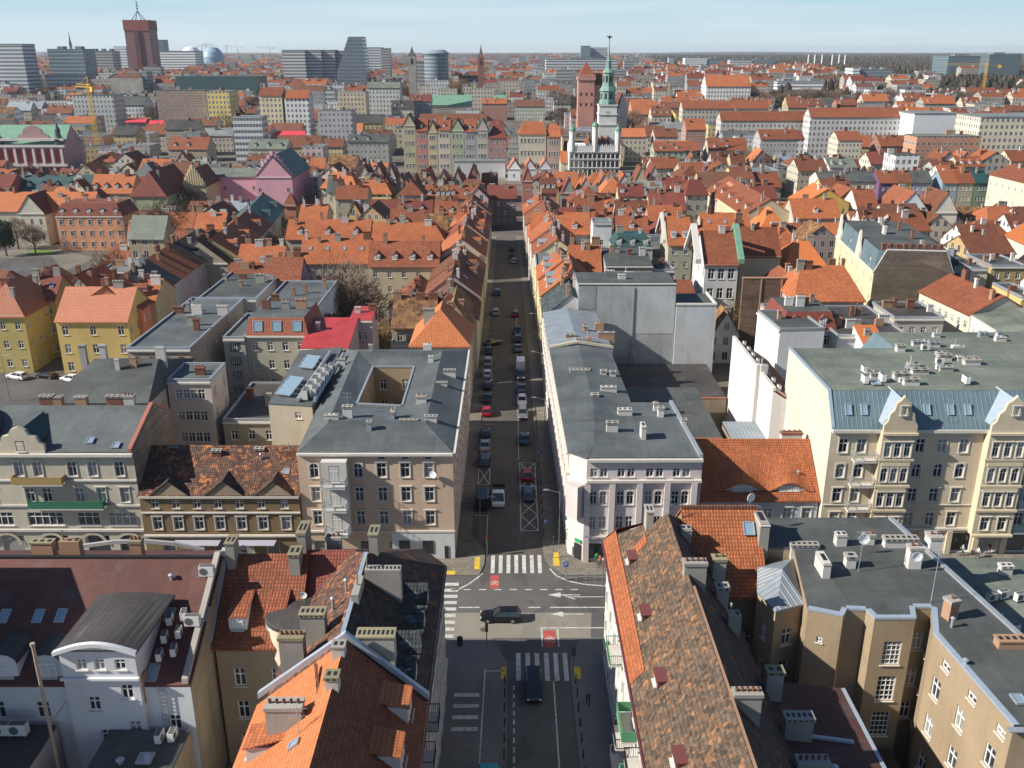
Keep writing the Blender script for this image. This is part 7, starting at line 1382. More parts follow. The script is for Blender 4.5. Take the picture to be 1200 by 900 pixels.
def fillhouse(A, B, depth, kind, axis, h, rc, wi, i0=0., i1=0., cat='house', name='town_house'):
    A, B, C, D = rect(A, B, depth); O = (A+C)/2; O.z = 0; rm = random.choice(roofc[rc]); wn_, wc_ = wallc[wi]
    px, py = proj((A+B)/2); an, dr_, dd = anchor(px, py)
    root = empty(name, O, None, cat); k2 = {'gable': 'hipped' if i0 > .1 else 'gabled', 'flat': 'flat', 'shed': 'sloping', 'mansard': 'mansard'}[kind]
    PEND.append((an, dr_, dd, f'{wn_} house with {rc} {k2} roof', root))
    fs, gab, flat = quadroof(A, B, C, D, kind, h, axis, i0=i0, i1=i1, mh=h if kind == 'mansard' else 3)
    b = MB(); wall_edge(b, A, B, 0, []); wall_edge(b, B, C, 0, []); wall_edge(b, C, D, 0, []); wall_edge(b, D, A, 0, [])
    for g_ in gab: b.poly(g_)
    w = b.build('wall', random.choice(FACW), root, O); f_ = random.uniform(.8, 1.1); w.color = (wc_[0]*f_, wc_[1]*f_, wc_[2]*f_*random.uniform(.92, 1.05), 1)
    b = MB(); b.slab(fs, .22); b.build('roof', rm, root, O)
    if flat: b = MB(); b.slab(flat, .1); b.build('roof_deck', random.choice((BIT, BIT2)), root, O)
    if kind == 'flat': parapet(root, [A, B, C, D], .5, .35, METAL, True, O)
    t = (B-A).normalized(); n = (D-A).normalized(); L_ = (B-A).length
    for k in range(random.choice((1, 2, 2, 3))):
        u, v = L_*random.uniform(.2, .8), depth*random.uniform(.3, .7)
        zz = {'gable': h*(1-abs((v/depth if axis == 'x' else u/L_)-.5)*2)+.2, 'flat': .2, 'shed': h*v/depth, 'mansard': h}[kind]
        rchimney(root, A+t*u+n*v+V(0, 0, zz), 1.0, None, atan2(t.y, t.x), O)
    if kind == 'gable' and axis == 'x' and random.random() < .45:
        for k in range(random.choice((1, 2, 3))): dormer(root, A+t*(L_*(k+.5)/3)+n*depth*.12+V(0, 0, h*.24+.05), 1.5, 1.3, depth*.2, atan2(t.y, t.x), None, rm, 'gable', O)
    return root
PROT = [(-60, 104, 324, 285), (66, 152, 430, 178), (-60, 68, 430, 170), (468, 742, 204, 480), (486, 650, 150, 760), (672, 742, 140, 640), (238, 370, 239, 400), (0, 78, 200, 500), (66, 142, 292, 315), (16, 56, 276, 330), (918, 964, 240, 420), (822, 874, 262, 330), (820, 870, 366, 205), (1028, 1162, 236, 420), (150, 196, 250, 350), (210, 246, 232, 380), (430, 514, 338, 252), (1158, 1230, 246, 450), (1022, 1096, 332, 212), (1092, 1162, 384, 200), (975, 1030, 335, 230), (762, 826, 166, 560), (740, 786, 150, 620), (790, 818, 142, 640), (1070, 1130, 160, 560), (1148, 1230, 178, 500), (240, 270, 138, 680), (300, 364, 140, 640), (270, 306, 150, 560), (1104, 1200, 104, 1370), (180, 242, 130, 700), (120, 170, 136, 760), (80, 134, 122, 690), (200, 302, 100, 900), (843, 1064, 152, 580), (780, 824, 290, 235), (350, 432, 330, 235), (1073, 1152, 178, 480), (100, 108, 148, 556), (144, 192, 148, 688), (320, 358, 162, 598), (128, 164, 104, 900), (1076, 1140, 366, 175), (134, 275, 372, 180), (268, 340, 330, 236), (910, 975, 114, 1060), (1046, 1080, 200, 430), (395, 470, 120, 720), (55, 104, 100, 980), (326, 418, 92, 1190), (825, 882, 116, 850), (560, 645, 142, 600)]
def zlimit(x0, x1, y, z, h):
    a, b_ = proj((x0, y, z+h))[0], proj((x1, y, z+h))[0]
    for p0, p1, yb, Yp in PROT:
        if y < Yp-1 and b_ > p0+2 and a < p1-2:
            zm = PY(600, yb, y).z-h
            if zm < z: z = zm
    return z
def visible(x, y, z=12, m=25):
    px, py = proj((x, y, z)); return -m < px < 1200+m and py < 900
cand = []
rs = random.Random(5)
y = 112.
while y < 470:
    dp = rs.uniform(11.5, 14.5); x = -.62*y-30+rs.uniform(0, 8); tiltr = 0
    while x < .62*y+30:
        w = rs.uniform(9, 15); cand.append((x, y, w, dp)); x += w+(.15 if rs.random() < .8 else rs.uniform(3, 8))
    y += dp+rs.uniform(2, 9)
nf_ = 0
for x, y, w, dp in cand:
    if not (visible(x, y) or visible(x+w, y)): continue
    ang = radians(-3 if x < -40 else (5 if x > 60 else 0)); t = V(cos(ang), sin(ang), 0)
    hh = rs.uniform(3.4, 5.4); z = zlimit(x, x+w, y, rs.uniform(8.5, 14), hh)
    if z < 5: continue
    for sc_ in (1., .7, .5):
        A = V(x, y+rs.uniform(-.8, .8), z); B = A+t*(w*sc_-.15); q = rect(A, B, dp*(sc_ if sc_ < 1 else 1))
        if free(q, .25): break
    else: continue
    take(q); nf_ += 1
    r_ = rs.random(); rc = rs.choices(('orange', 'russet', 'dark red', 'brown', 'dark grey', 'light grey', 'green'), (30, 24, 8, 11, 16, 8, 3))[0]; wi = rs.choices(range(10), WTS)[0]
    kind = 'flat' if rc in ('dark grey', 'light grey', 'green') and rs.random() < .7 else 'gable'
    fillhouse(A, B, dp*(sc_ if sc_ < 1 else 1), kind, 'x' if rs.random() < .66 else 'y', hh, rc, wi, *((.25, .25) if rs.random() < .18 else (0, 0)))
print('fill near', nf_)
# larger city blocks beyond the square, as things
cand = []; y = 524.
while y < 800:
    dp = rs.uniform(12, 17); x = -.60*y-20+rs.uniform(0, 20)
    while x < .60*y+20:
        w = rs.uniform(11, 27); cand.append((x, y, w, dp)); x += w+(.3 if rs.random() < .6 else rs.uniform(4, 12))
    y += dp+rs.uniform(5, 14)
nb_ = 0
for x, y, w, dp in cand:
    if not (visible(x, y) or visible(x+w, y)): continue
    z = zlimit(x, x+w, y, rs.uniform(10, 18)+gz(y), 5); A = V(x, y, z)
    if z < gz(y)+6: continue
    A = V(x, y, z); B = V(x+w-.3, y, z); q = rect(A, B, dp)
    if not free(q, 1.): continue
    take(q)
    if nb_ >= 190: continue
    nb_ += 1
    rc = rs.choices(('orange', 'russet', 'dark red', 'brown', 'dark grey', 'light grey', 'green'), (34, 20, 6, 8, 16, 13, 3) if x > 60 else (12, 14, 7, 9, 30, 24, 4))[0]; wi = rs.choices(range(10), WTS)[0]
    kind = 'flat' if rc in ('dark grey', 'light grey', 'green') and rs.random() < .75 else 'gable'
    fillhouse(A, B, dp, kind, 'x', rs.uniform(3.5, 6), rc, wi, 0, 0, 'apartment block', 'apartment_block')
print('blocks', nb_)
grp = {}
for p in PEND: grp.setdefault((p[0], p[1], p[3]), []).append(p)
for (an, dr_, ds), L_ in grp.items():
    L_.sort(key=lambda p: p[2])
    for i, p in enumerate(L_):
        t_ = ds if p[4]['category'] == 'house' else ds.replace(' house ', ' block ')
        lab = f'{t_} {dr_} the {an}' if len(L_) == 1 else f'{ORD[min(i, 19)]} {t_} {dr_} the {an}'
        tag(p[4], lab)
# the farthest city: nobody could count it
b = MB(); fw_ = [farfacade(2.8, 3.3, 1.2, 1.7, .6, 0., c_) for c_ in ((.50, .44, .34), (.56, .56, .55), (.36, .31, .25), (.28, .28, .28))]; fr_ = [OR1, OR2, RED1, BIT, BITL, BRN]
fmats = fw_+fr_+[ribbon((.42, .42, .41), 3.5, 1.6), ribbon((.30, .30, .30), 3.3, 1.4), farfacade(2.6, 3.3, 1.2, 1.7, .6, 0.)]; FFW = []
def fbox(x, y, w, d, h, wm, rm, rh):
    h += gz(y); A, B, C, D = (x, y, h), (x+w, y, h), (x+w, y+d, h), (x, y+d, h); g0 = [(p[0], p[1], 0) for p in (A, B, C, D)]
    for a, c_, e, f in ((0, 1, A, B), (1, 2, B, C), (3, 0, D, A)): b.poly([g0[a], g0[c_], f, e], wm)
    if rh: r0, r1 = (x, y+d/2, h+rh), (x+w, y+d/2, h+rh); b.poly([A, B, r1, r0], rm); b.poly([C, D, r0, r1], rm); b.poly([B, C, r1], wm); b.poly([D, A, r0], wm)
    else: b.poly([A, B, C, D], rm)
    if y < 2200:
        for k in range(rs.choice((1, 2, 3))):
            cw = rs.uniform(1, 3.5); b.box((x+w*rs.uniform(.1, .9), y+d*rs.uniform(.35, .65), h+(rh*.8 if rh else 0)), (cw, rs.uniform(1, 2.5), rs.uniform(1.2, 2.6)), rs.choice((0, 1, 3, 7, 9)))
def addfar(x, y, w, d):
    px, py = proj((x, y, 12+gz(y)))
    if not -30 < px < 1230: return
    q = (V(x, y, 0), V(x+w, y, 0), V(x+w, y+d, 0), V(x, y+d, 0))
    if y < 1900 and not free(q, 1.): return
    right = px > 760; lim = 950 if px > 960 else (1500 if right else 99999)
    if y > lim*rs.uniform(.9, 1.6): return
    big = rs.random() < (.02 if y < 2500 else .05)
    h = rs.uniform(20, 30) if big else rs.uniform(7, 18)
    h = zlimit(x, x+w, y, h+gz(y), 4)-gz(y)
    if h < 4: return
    rm = 4+rs.choices(range(6), (18, 20, 8, 26, 18, 12) if right else (8, 10, 8, 40, 24, 12))[0]
    fbox(x, y, w*(1.0 if not big else .8), d, h, rs.choice((0, 1, 1, 2, 3)) if not big else rs.choice((10, 11)), rm if not big else 7, 0 if rm in (7, 8) or big else rs.uniform(3, 5))
y = 700.
while y < 9000:
    st = 26 if y < 1600 else 26*(y/1600)**1.25; x = -.6*y-30
    while x < .6*y+30:
        w = rs.uniform(.5, 1.4)*(20 if y < 1600 else 20*(y/1600)**.9)
        if rs.random() < .84: addfar(x, y+rs.uniform(-4, 4), w, st*rs.uniform(.4, .65))
        x += w+rs.choice((.5, 6, 14))*(1 if y < 1600 else y/1600)
    y += st
o = b.build('distant_city', fmats); tag(o, 'mass of far roofs and pale blocks fading to the horizon', 'distant city', None, 'stuff')
# ------------------------------------------------------------------ trees and woods
BARK = plain((.10, .075, .055), .9); TWIG = plain((.135, .095, .068), .9); TWIG2 = plain((.20, .13, .06), .9); EVERG = plain((.035, .06, .03), .9)
def treeproto(seed, twig, n=2300, H=11., R=4.6, ever=False):
    r = random.Random(seed); b = MB(); b.tube((0, 0, -.3), (0, 0, H*.36), .32, .2, 7); tips = []
    for k in range(11):
        a = k*2.4+r.random(); z0 = H*r.uniform(.22, .42); L_ = R*r.uniform(.7, 1.05); p0 = V(0, 0, z0); p1 = V(cos(a)*L_*.5, sin(a)*L_*.5, z0+H*r.uniform(.16, .3)); p2 = V(cos(a+.3)*L_, sin(a+.3)*L_, p1.z+H*r.uniform(.08, .26))
        b.tube(p0, p1, .13, .08, 5); b.tube(p1, p2, .08, .03, 5); tips += [p1, p2, (p1+p2)/2]
    b.tube((0, 0, H*.36), (r.uniform(-.4, .4), 0, H*.85), .2, .04, 6)
    cr = MB()
    for k in range(n):
        while True:
            q = V(r.uniform(-1, 1), r.uniform(-1, 1), r.uniform(-1, 1))
            if q.length < 1 and q.length > .3*r.random(): break
        lump = 1+.22*sin(3*atan2(q.y, q.x)+seed)+.15*sin(5*q.z+seed)
        p = V(q.x*R*lump, q.y*R*lump, H*.62+q.z*H*.36*lump); d = (p-V(0, 0, H*.4)).normalized()+V(r.uniform(-.5, .5), r.uniform(-.5, .5), r.uniform(-.3, .5)); d.normalize()
        l = r.uniform(.5, 1.3); sdir = d.cross(V(r.random(), r.random(), r.random()+.1)).normalized()*(.06 if not ever else .28)
        if ever: l *= .45
        cr.poly([p-sdir, p+sdir, p+d*l])
        if not ever: cr.poly([p+d*l*.4, p+d*l*.4+sdir*.8, p+d*l*.4+(d+sdir*20).normalized()*l*.6])
    return b.mesh('trunk', [BARK]), cr.mesh('crown', [twig])
TP = [treeproto(1, TWIG), treeproto(2, TWIG, 2600, 12, 5.2), treeproto(3, TWIG2, 2200, 10, 4.4), treeproto(4, EVERG, 2600, 9, 2.6, True)]
ord_ = lambda i: ordw(i+1) if i else 'nearest'
def tree(x, y, s, k, label, group=None):
    name = 'evergreen_tree' if k == 3 else 'bare_tree'; r = empty(name, V(x, y, gz(y)), label, 'tree', group, random.random()*6); r.scale = (s, s, s*random.uniform(.9, 1.1)); link('trunk', TP[k][0], r); link('crown', TP[k][1], r)
for i, (px, py, s, k, lb) in enumerate(((392, 408, 1.25, 0, 'left bare brown tree in the courtyard below the long orange roof'), (408, 400, 1.5, 1, 'largest bare tree in the courtyard below the long orange roof'), (425, 398, 1.3, 0, 'right bare brown tree in the courtyard below the long orange roof'), (436, 410, .9, 0, 'small bare tree before the crimson penthouse'),
    (22, 292, 1.0, 0, 'leafless tree in front of the cream villa, left one'), (42, 297, .8, 0, 'leafless tree in front of the cream villa, right one'), (8, 300, 1.1, 3, 'dark evergreen at the left edge by the villa'), (405, 262, .95, 1, 'bare tree between the russet roof and green scaffold'), (456, 412, .8, 2, 'tawny leafless tree by the mossy roof yard'))):
    p = P(px, py); tree(p.x, p.y, s, k, lb)
PT = []; k_ = 0
for _ in range(900):
    y_ = rs.uniform(170, 470); x_ = rs.uniform(-.58, .58)*y_; q_ = (V(x_-1.2, y_-1.2, 0), V(x_+1.2, y_-1.2, 0), V(x_+1.2, y_+1.2, 0), V(x_-1.2, y_+1.2, 0))
    if k_ >= 60 or not free(q_, .6) or zlimit(x_-4, x_+4, y_, 10, 0) < 9.9: continue
    take((V(x_-4, y_-4, 0), V(x_+4, y_-4, 0), V(x_+4, y_+4, 0), V(x_-4, y_+4, 0))); k_ += 1; an, dr_, dd = anchor(*proj((x_, y_, 8))); PT.append((an, dr_, dd, x_, y_))
gt = {}
for p in PT: gt.setdefault((p[0], p[1]), []).append(p)
for (an, dr_), L_ in gt.items():
    for i, p in enumerate(sorted(L_, key=lambda p: p[2])): tree(p[3], p[4], rs.uniform(.85, 1.2), rs.choice((0, 1, 1, 2, 3)), f'{ord_(i)} courtyard tree among the roofs {dr_} the {an}')
nt = 0; gx = 'bare trees beyond the market square'
for (x0, x1, y0, y1, n, k, wh_) in ((690, 745, 150, 158, 5, 0, 'behind the town hall roofs'), (170, 215, 282, 290, 4, 1, 'in the yards below the salmon tenement'), (1075, 1150, 196, 204, 6, 0, 'before the brick school'), (860, 900, 196, 204, 4, 0, 'above the yellow gable house'), (250, 300, 152, 162, 6, 1, 'before the cream flats'), (466, 480, 100, 114, 7, 2, 'left of the copper palace'), (500, 560, 100, 110, 14, 2, 'behind the copper palace'), (640, 700, 118, 142, 14, 0, 'around the castle foot'), (700, 760, 126, 146, 10, 0, 'by the town hall tower'), (870, 1050, 112, 128, 34, 0, 'in the park right of the clinic'), (1060, 1150, 116, 132, 14, 0, 'below the glass twin offices'), (150, 330, 120, 140, 16, 0, 'along the avenue on the left'), (0, 80, 112, 128, 12, 0, 'at the foot of the grey slabs'), (600, 640, 92, 104, 8, 2, 'beyond the library block'), (840, 875, 150, 160, 5, 3, 'beside the ochre blank wall')):
    for i in range(n):
        px, py = x0+(x1-x0)*(i+rs.uniform(.1, .9))/n, rs.uniform(y0, y1); p = PG(px, py, 6)
        tree(p.x, p.y, rs.uniform(1.0, 1.7), k, ordw(i+1)+(' leafless brown tree ' if k != 3 else ' dark evergreen tree ')+wh_+', counted from the left', gx+', '+wh_); nt += 1
# the wood along the horizon
b = MB()
def blob(x, y, s, h, m):
    n = 5; a0 = rs.random()*6; i = len(b.v); ring = lambda r, z: [(x+r*s*cos(a0+2*pi*k/n)*rs.uniform(.8, 1.2), y+r*s*sin(a0+2*pi*k/n)*rs.uniform(.8, 1.2), z*h+gz(y)) for k in range(n)]
    b.loft([ring(.6, 0), ring(1, .35), ring(.85, .7), ring(.3, 1)], m)
for k in range(26000):
    y = 900*(11500/900)**(rs.random()**.9); px = rs.uniform(-20, 1220)
    lim = (950 if px > 960 else (1400 if px > 760 else (3400 if px > 560 else 4600)))
    if y < lim*rs.uniform(.8, 1.25): 
        if rs.random() > .012: continue
    x = (px-600)/F*(y*CP+CAMH*SP); s = (3.0 if y < 1500 else 3.0*(y/1500)); 
    q = (V(x-s, y-s, 0), V(x+s, y-s, 0), V(x+s, y+s, 0), V(x-s, y+s, 0))
    if y < 1900 and not free(q, 0): continue
    blob(x, y, s*rs.uniform(.8, 1.6), rs.uniform(7, 14)+(6 if y > 4000 else 0), rs.choices((0, 1, 2), (6, 2, 2))[0])
o = b.build('far_wood', [plain((.042, .031, .023), .95), plain((.026, .032, .022), .95), plain((.07, .052, .035), .95)]); tag(o, 'brown and dark green woods along the horizon', 'woodland', None, 'stuff')
b = MB(); n = 60
for (r0, hh, yy) in ((0, 42, 11500), (0, 58, 16000)):
    pts = [(-14000+28000*k/n, yy, hh*(.55+.45*sin(k*.37+yy)*sin(k*.13))) for k in range(n+1)]
    for k in range(n): b.poly([(pts[k][0], yy-600, 0), (pts[k+1][0], yy-600, 0), pts[k+1], pts[k]]); b.poly([pts[k], pts[k+1], (pts[k+1][0], yy+1500, 0), (pts[k][0], yy+1500, 0)])
o = b.build('hills', plain((.045, .045, .032), .95)); tag(o, kind='structure')
# ------------------------------------------------------------------ vehicles, street furniture, people
PAINTCAR = None
def carpaint():
    t = NT('car_paint'); return t.out(t.ocol(), .22, .6, .1)
CP_ = carpaint(); CGL = plain((.012, .015, .02), .05, 0., .9); TYRE = plain((.018, .018, .018), .8); RIM = plain((.35, .35, .37), .35, .6); HLT = plain((.6, .62, .62), .1); TLT = plain((.30, .02, .02), .3)
def carproto(kind):
    L_, H = dict(hatch=(4.1, 1.47), sedan=(4.6, 1.44), wagon=(4.8, 1.48), suv=(4.7, 1.7), van=(5.2, 2.15), truck=(5.6, 2.2))[kind]; hw = .90 if kind not in ('van', 'truck') else .98
    bl = .95 if kind not in ('suv', 'van', 'truck') else 1.08; out = {}
    def ring(y, w, z0, z1): return [(-w*.94, y, z0), (w*.94, y, z0), (w, y, z0+.22), (w, y, z1-.16), (w*.92, y, z1-.03), (w*.5, y, z1+.015), (-w*.5, y, z1+.015), (-w*.92, y, z1-.03), (-w, y, z1-.16), (-w, y, z0+.22)]
    b = MB(); hood = .84 if kind not in ('suv', 'van', 'truck') else .98
    if kind == 'van': st = [(-.5, .9, .3, 1.05), (-.49, .97, .25, 1.1), (.3, .98, .25, 1.1), (.42, .95, .25, 1.02), (.49, .88, .3, .85), (.5, .8, .35, .7)]
    elif kind == 'truck': st = [(.12, .96, .35, 1.1), (.38, .97, .3, 1.12), (.46, .95, .3, 1.0), (.49, .9, .35, .8)]
    else: st = [(-.5, .74, .38, .66), (-.485, .84, .28, .84), (-.43, .89, .24, bl-.02), (-.2, .90, .22, bl), (.14, .90, .22, bl-.02), (.2, .89, .22, hood+.07), (.38, .87, .23, hood), (.465, .82, .26, hood-.1), (.5, .70, .34, .58)]
    b.loft([ring(y*L_, w, z0, z1)[::-1] for y, w, z0, z1 in st]); out['body'] = (b, [CP_])
    y0, y1, t0, t1, wt = dict(hatch=(-.45, .20, -.37, .03, .64), sedan=(-.34, .19, -.2, .03, .62), wagon=(-.46, .18, -.40, .02, .64), suv=(-.46, .19, -.40, .03, .68), van=(-.495, .36, -.49, .2, .84), truck=(.14, .43, .15, .34, .84))[kind]
    wb = hw*.93 if kind not in ('van', 'truck') else .95; z0 = bl-.03; Bq = [(-wb, y0*L_, z0), (wb, y0*L_, z0), (wb*.96, y1*L_, z0), (-wb*.96, y1*L_, z0)]; T = [(-wt, t0*L_, H), (wt, t0*L_, H), (wt*.96, t1*L_, H-.03), (-wt*.96, t1*L_, H-.03)]
    lerp = lambda a, b_, f: tuple(a[i]+(b_[i]-a[i])*f for i in range(3))
    b = MB(); b.poly([Bq[3], Bq[2], T[2], T[3]][::-1]); out['windscreen'] = (b, [CGL]); b = MB(); b.poly([Bq[0], Bq[1], T[1], T[0]]); out['rear_window'] = (b, [CGL if kind not in ('van',) else CP_])
    for nm_, (i, j) in (('side_window', (1, 2)), ('side_window_', (3, 0))):
        b = MB(); q = [Bq[i], Bq[j], T[j], T[i]]
        if kind == 'van': 
            f = .62 if i == 1 else .38; m0, m1 = lerp(Bq[i], Bq[j], f), lerp(T[i], T[j], f)
            a_, c_ = ([Bq[i], m0, m1, T[i]], [m0, Bq[j], T[j], m1]) if i == 1 else ([m0, Bq[j], T[j], m1], [Bq[i], m0, m1, T[i]]); b.poly(a_, 1); b.poly(c_, 0)
        else: b.poly(q)
        out[nm_] = (b, [CGL, CP_])
    b = MB(); zr = .035; b.loft([[(p[0]*1.0, p[1], p[2]) for p in T][::1], [(p[0]*.9, p[1]*.97+(.03*(t0+t1)/2*L_), p[2]+zr) for p in T]], 0)
    for k in range(4): b.tube(Bq[k], T[k], .045, n=4)
    m0, m1 = lerp(Bq[1], Bq[2], .5), lerp(T[1], T[2], .5); b.tube(m0, m1, .04, n=4); b.tube((-m0[0], m0[1], m0[2]), (-m1[0], m1[1], m1[2]), .04, n=4)
    out['roof'] = (b, [CP_])
    if kind == 'truck':
        b = MB(); b.box((0, -1.1*1.0, .75), (1.96, 3.7, .12)); 
        for x, y, w, d in ((-.95, -1.1, .06, 3.7), (.95, -1.1, .06, 3.7), (0, -2.93, 1.9, .06), (0, .72, 1.9, .06)): b.box((x, y, .87), (w, d, .42))
        b.box((0, -1.1, .45), (.9, 4.0, .3)); b.box((.1, -1.3, .87), (1.3, 1.8, .22)); out['cargo_bed'] = (b, [plain((.05, .03, .03), .6)])
    for sx in (-1, 1):
        for k, yy in enumerate((-.30, .31)):
            nm_ = 'wheel%d%d' % (sx, k); b = MB(); r = .32 if kind in ('hatch', 'sedan', 'wagon') else .36; x0, x1 = sx*(hw-.20), sx*(hw+.005); yy2 = yy*L_; n = 14
            b.loft([[(x, yy2+rr*cos(2*pi*q/n), r+rr*sin(2*pi*q/n)) for q in range(n)] for x, rr in ((x0, r*.9), (x0+sx*.03, r), (x1-sx*.03, r), (x1, r*.88))]); t_ = MB(); t_.loft([[(x, yy2+rr*cos(2*pi*q/n), r+rr*sin(2*pi*q/n)) for q in range(n)] for x, rr in ((x1-sx*.02, r*.62), (x1+sx*.012, r*.58))]); out[nm_] = (b, [TYRE], t_)
        b = MB(); b.box((sx*.62, .484*L_, .60), (.30, .12, .14)); out['headlight%d' % sx] = (b, [HLT]); b = MB(); b.box((sx*.70, -.487*L_, .70), (.22, .10, .18)); out['tail_light%d' % sx] = (b, [TLT])
    return {k.rstrip('_-0123456789').rstrip('-') + '|' + k: tuple([v[0].mesh(k.rstrip('_-0123456789'), v[1])] + ([v[2].mesh('rim', [RIM])] if len(v) > 2 else [])) for k, v in out.items()}
CARS = {k: carproto(k) for k in ('hatch', 'sedan', 'wagon', 'suv', 'van', 'truck')}
def car(kind, x, y, rz, colr, label, z=0.02, group=None, name='parked_car'):
    r = empty(name, V(x, y, z), label, 'car' if kind not in ('van', 'truck') else ('van' if kind == 'van' else 'truck'), group, rz)
    for k, v in CARS[kind].items():
        o = link(k.split('|')[0], v[0], r); o.color = tuple(colr)+(1,)
        if len(v) > 1: link('rim', v[1], o)
    return r
BK, WHC, SIL, GRY, RDC, BLC, DGC = (.008, .008, .01), (.7, .7, .7), (.36, .38, .40), (.12, .13, .14), (.32, .01, .02), (.03, .06, .10), (.04, .045, .05)
gl, gr2 = 'cars parked on the left of the street', 'cars parked on the right of the street'
for px, py, kd, cl_, lb in ((570, 482, 'hatch', RDC, 'bright red hatchback parked on the left, the only red one there'), (571, 466, 'sedan', DGC, 'dark saloon parked directly behind the red hatchback, left row'), (571.7, 451, 'wagon', BK, 'black estate second beyond the red hatchback, left row'), (571, 438, 'hatch', WHC, 'white hatchback in the left row beyond the black estate'), (572, 424, 'suv', SIL, 'silver tall car in the left row beyond the white hatchback'), (572.6, 411, 'sedan', DGC, 'dark saloon beyond the silver tall car, left row'),
    (569, 508, 'hatch', BK, 'black hatchback nearer than the bright red one, left row'), (568.3, 522, 'sedan', SIL, 'silver-grey saloon between two black cars, left row'), (568.3, 539, 'wagon', BLC, 'blue-black estate with a pale rear, left row before the hatching')):
    p = P(px, py, .5); car(kd, p.x, p.y, random.uniform(-.03, .03), cl_, lb, group=gl)
for px, py, kd, cl_, lb in ((606.7, 388, 'hatch', BK, 'farthest black car in the right row of three dark ones'), (606.8, 397, 'suv', BK, 'middle black car in the right row of three dark ones'), (607, 408, 'sedan', GRY, 'nearest grey car in the right row beyond the white van'), (610, 428, 'van', WHC, 'white van parked in the right row'), (610.6, 440, 'hatch', DGC, 'dark hatchback just before the white van, right row'), (611.3, 455, 'sedan', GRY, 'dark grey saloon between dark hatchback and white car, right row'), (611.7, 470, 'hatch', WHC, 'small white hatchback in the right row'), (612.7, 485, 'wagon', GRY, 'grey estate at the sunlit gap, right row'), (615, 514, 'sedan', BLC, 'dark blue saloon alone at the head of the hatching'), (617.6, 556, 'hatch', RDC, 'red car standing on the hatched area right of the street'), (619, 578, 'wagon', (.05, .08, .11), 'blue-grey estate right behind the red car on the hatching')):
    p = P(px, py, .5); car(kd, p.x, p.y, random.uniform(-.03, .03)+pi*(random.random() < .3), cl_, lb, group=gr2)
for px, py, kd, cl_, rz, lb in ((566, 587, 'van', BK, 0, 'black van standing left, beside the white pickup truck'), (584, 583, 'truck', WHC, pi, 'white-cabbed pickup truck with a dark open bed heading to the crossing'), (577.6, 402, 'sedan', BK, -.9, 'black car turning across the street, half left'), (581, 366, 'hatch', SIL, 0, 'silver car alone in the upper street, left side'), (604, 368, 'hatch', (.16, .01, .015), 0, 'dark red car alone in the upper street, right side'), (599, 300, 'sedan', BK, 0, 'farthest black car in the shaded far street'), (599.5, 292, 'hatch', BK, 0, 'second black car in the shaded far street'), (601.8, 306, 'hatch', SIL, 0, 'silver car in the shaded far street'), (583, 343, 'suv', DGC, 0, 'dark tall car beyond the silver one, upper left street'), (576.7, 401.0, 'hatch', DGC, 0, None)):
    if lb: p = P(px, py, .5); car(kd, p.x, p.y, rz, cl_, lb, name='parked_car' if kd != 'truck' else 'pickup_truck')
p = P(586.7, 722, .5); car('wagon', p.x, p.y, pi/2, BK, 'black estate car driving left through the sunlit crossing', name='moving_car')
p = P(625.7, 806, .6); car('suv', p.x, p.y+.3, pi, (.010, .018, .026), 'dark blue tall car rolling over the shaded near zebra', name='moving_car')
p = P(577, 900, 1.5); car('van', -2.1, 65.4, .03, (.04, .30, .36), 'turquoise van roof cut off by the bottom edge', z=.15)
for px, py, kd, cl_, rz, lb in ((20, 441, 'wagon', WHC, 1.2, 'white car, leftmost in the car park at the left edge'), (55, 440, 'sedan', BK, 1.3, 'black car between two white cars in the left car park'), (82, 444, 'hatch', WHC, 1.2, 'white hatchback, right of the black car in the left car park'), (5, 420, 'hatch', DGC, 1.2, 'dark car at the left edge behind the white ones'), (96, 455, 'sedan', SIL, 1.2, 'silver saloon half hidden by the dark mansard wing')):
    p = P(px, py, .5); car(kd, p.x, p.y, rz, cl_, lb)
sheet('car_park', [[P(-30, 480), P(110, 480), P(125, 418), P(-30, 418)]], ASPH, .012)
sheet('plaza', [[P(-40, 352), P(70, 348), P(112, 300), P(60, 290), P(-40, 290)]], ASPH, .012); sheet('plaza_path', [[P(-40, 300), P(20, 292), P(70, 292), P(112, 302), P(75, 318), P(60, 300), P(0, 303)]], PAVE, .016); sheet('lawn', [[P(33, 298), P(66, 298), P(60, 293), P(36, 293)]], plain((.12, .20, .03), .9), .020)
# bollards: all alike
gb = 'bollards along the near street'; bm = MB(); bm.cone((0, 0, 0), [(.09, 0), (.07, .1), (.07, .85), (.10, .9), (.08, 1.0), (.02, 1.06)], 8); bm = bm.mesh('bollard', [DARK])
for k in range(14):
    for x, lb in ((-.75, 'short black bollard on the left kerb of the near street'), (6.75, 'short black bollard on the right kerb of the near street')):
        o = link('bollard', bm, None, (x, 80.5-k*2.2, .13)); tag(o, lb+', '+ordw(k+1)+' from the zebra', 'bollard', gb+(', left side' if x < 0 else ', right side'))
for k in range(16):
    o = link('bollard', bm, None, (4.35, 112+k*3.1, .13)); tag(o, 'short black bollard on the right kerb of the parked street, '+ordw(k+1)+' from the crossing', 'bollard', 'bollards along the parked street')
def pole(x, y, h, name, lb, cat, rz=0, z=.13):
    r = empty(name, V(x, y, z), lb, cat, None, rz); b = MB(); b.tube((0, 0, 0), (0, 0, h), .055, n=7); b.build('pole', plain((.16, .17, .18), .5, .3), r); return r
BLUE = plain((.02, .12, .42), .4)
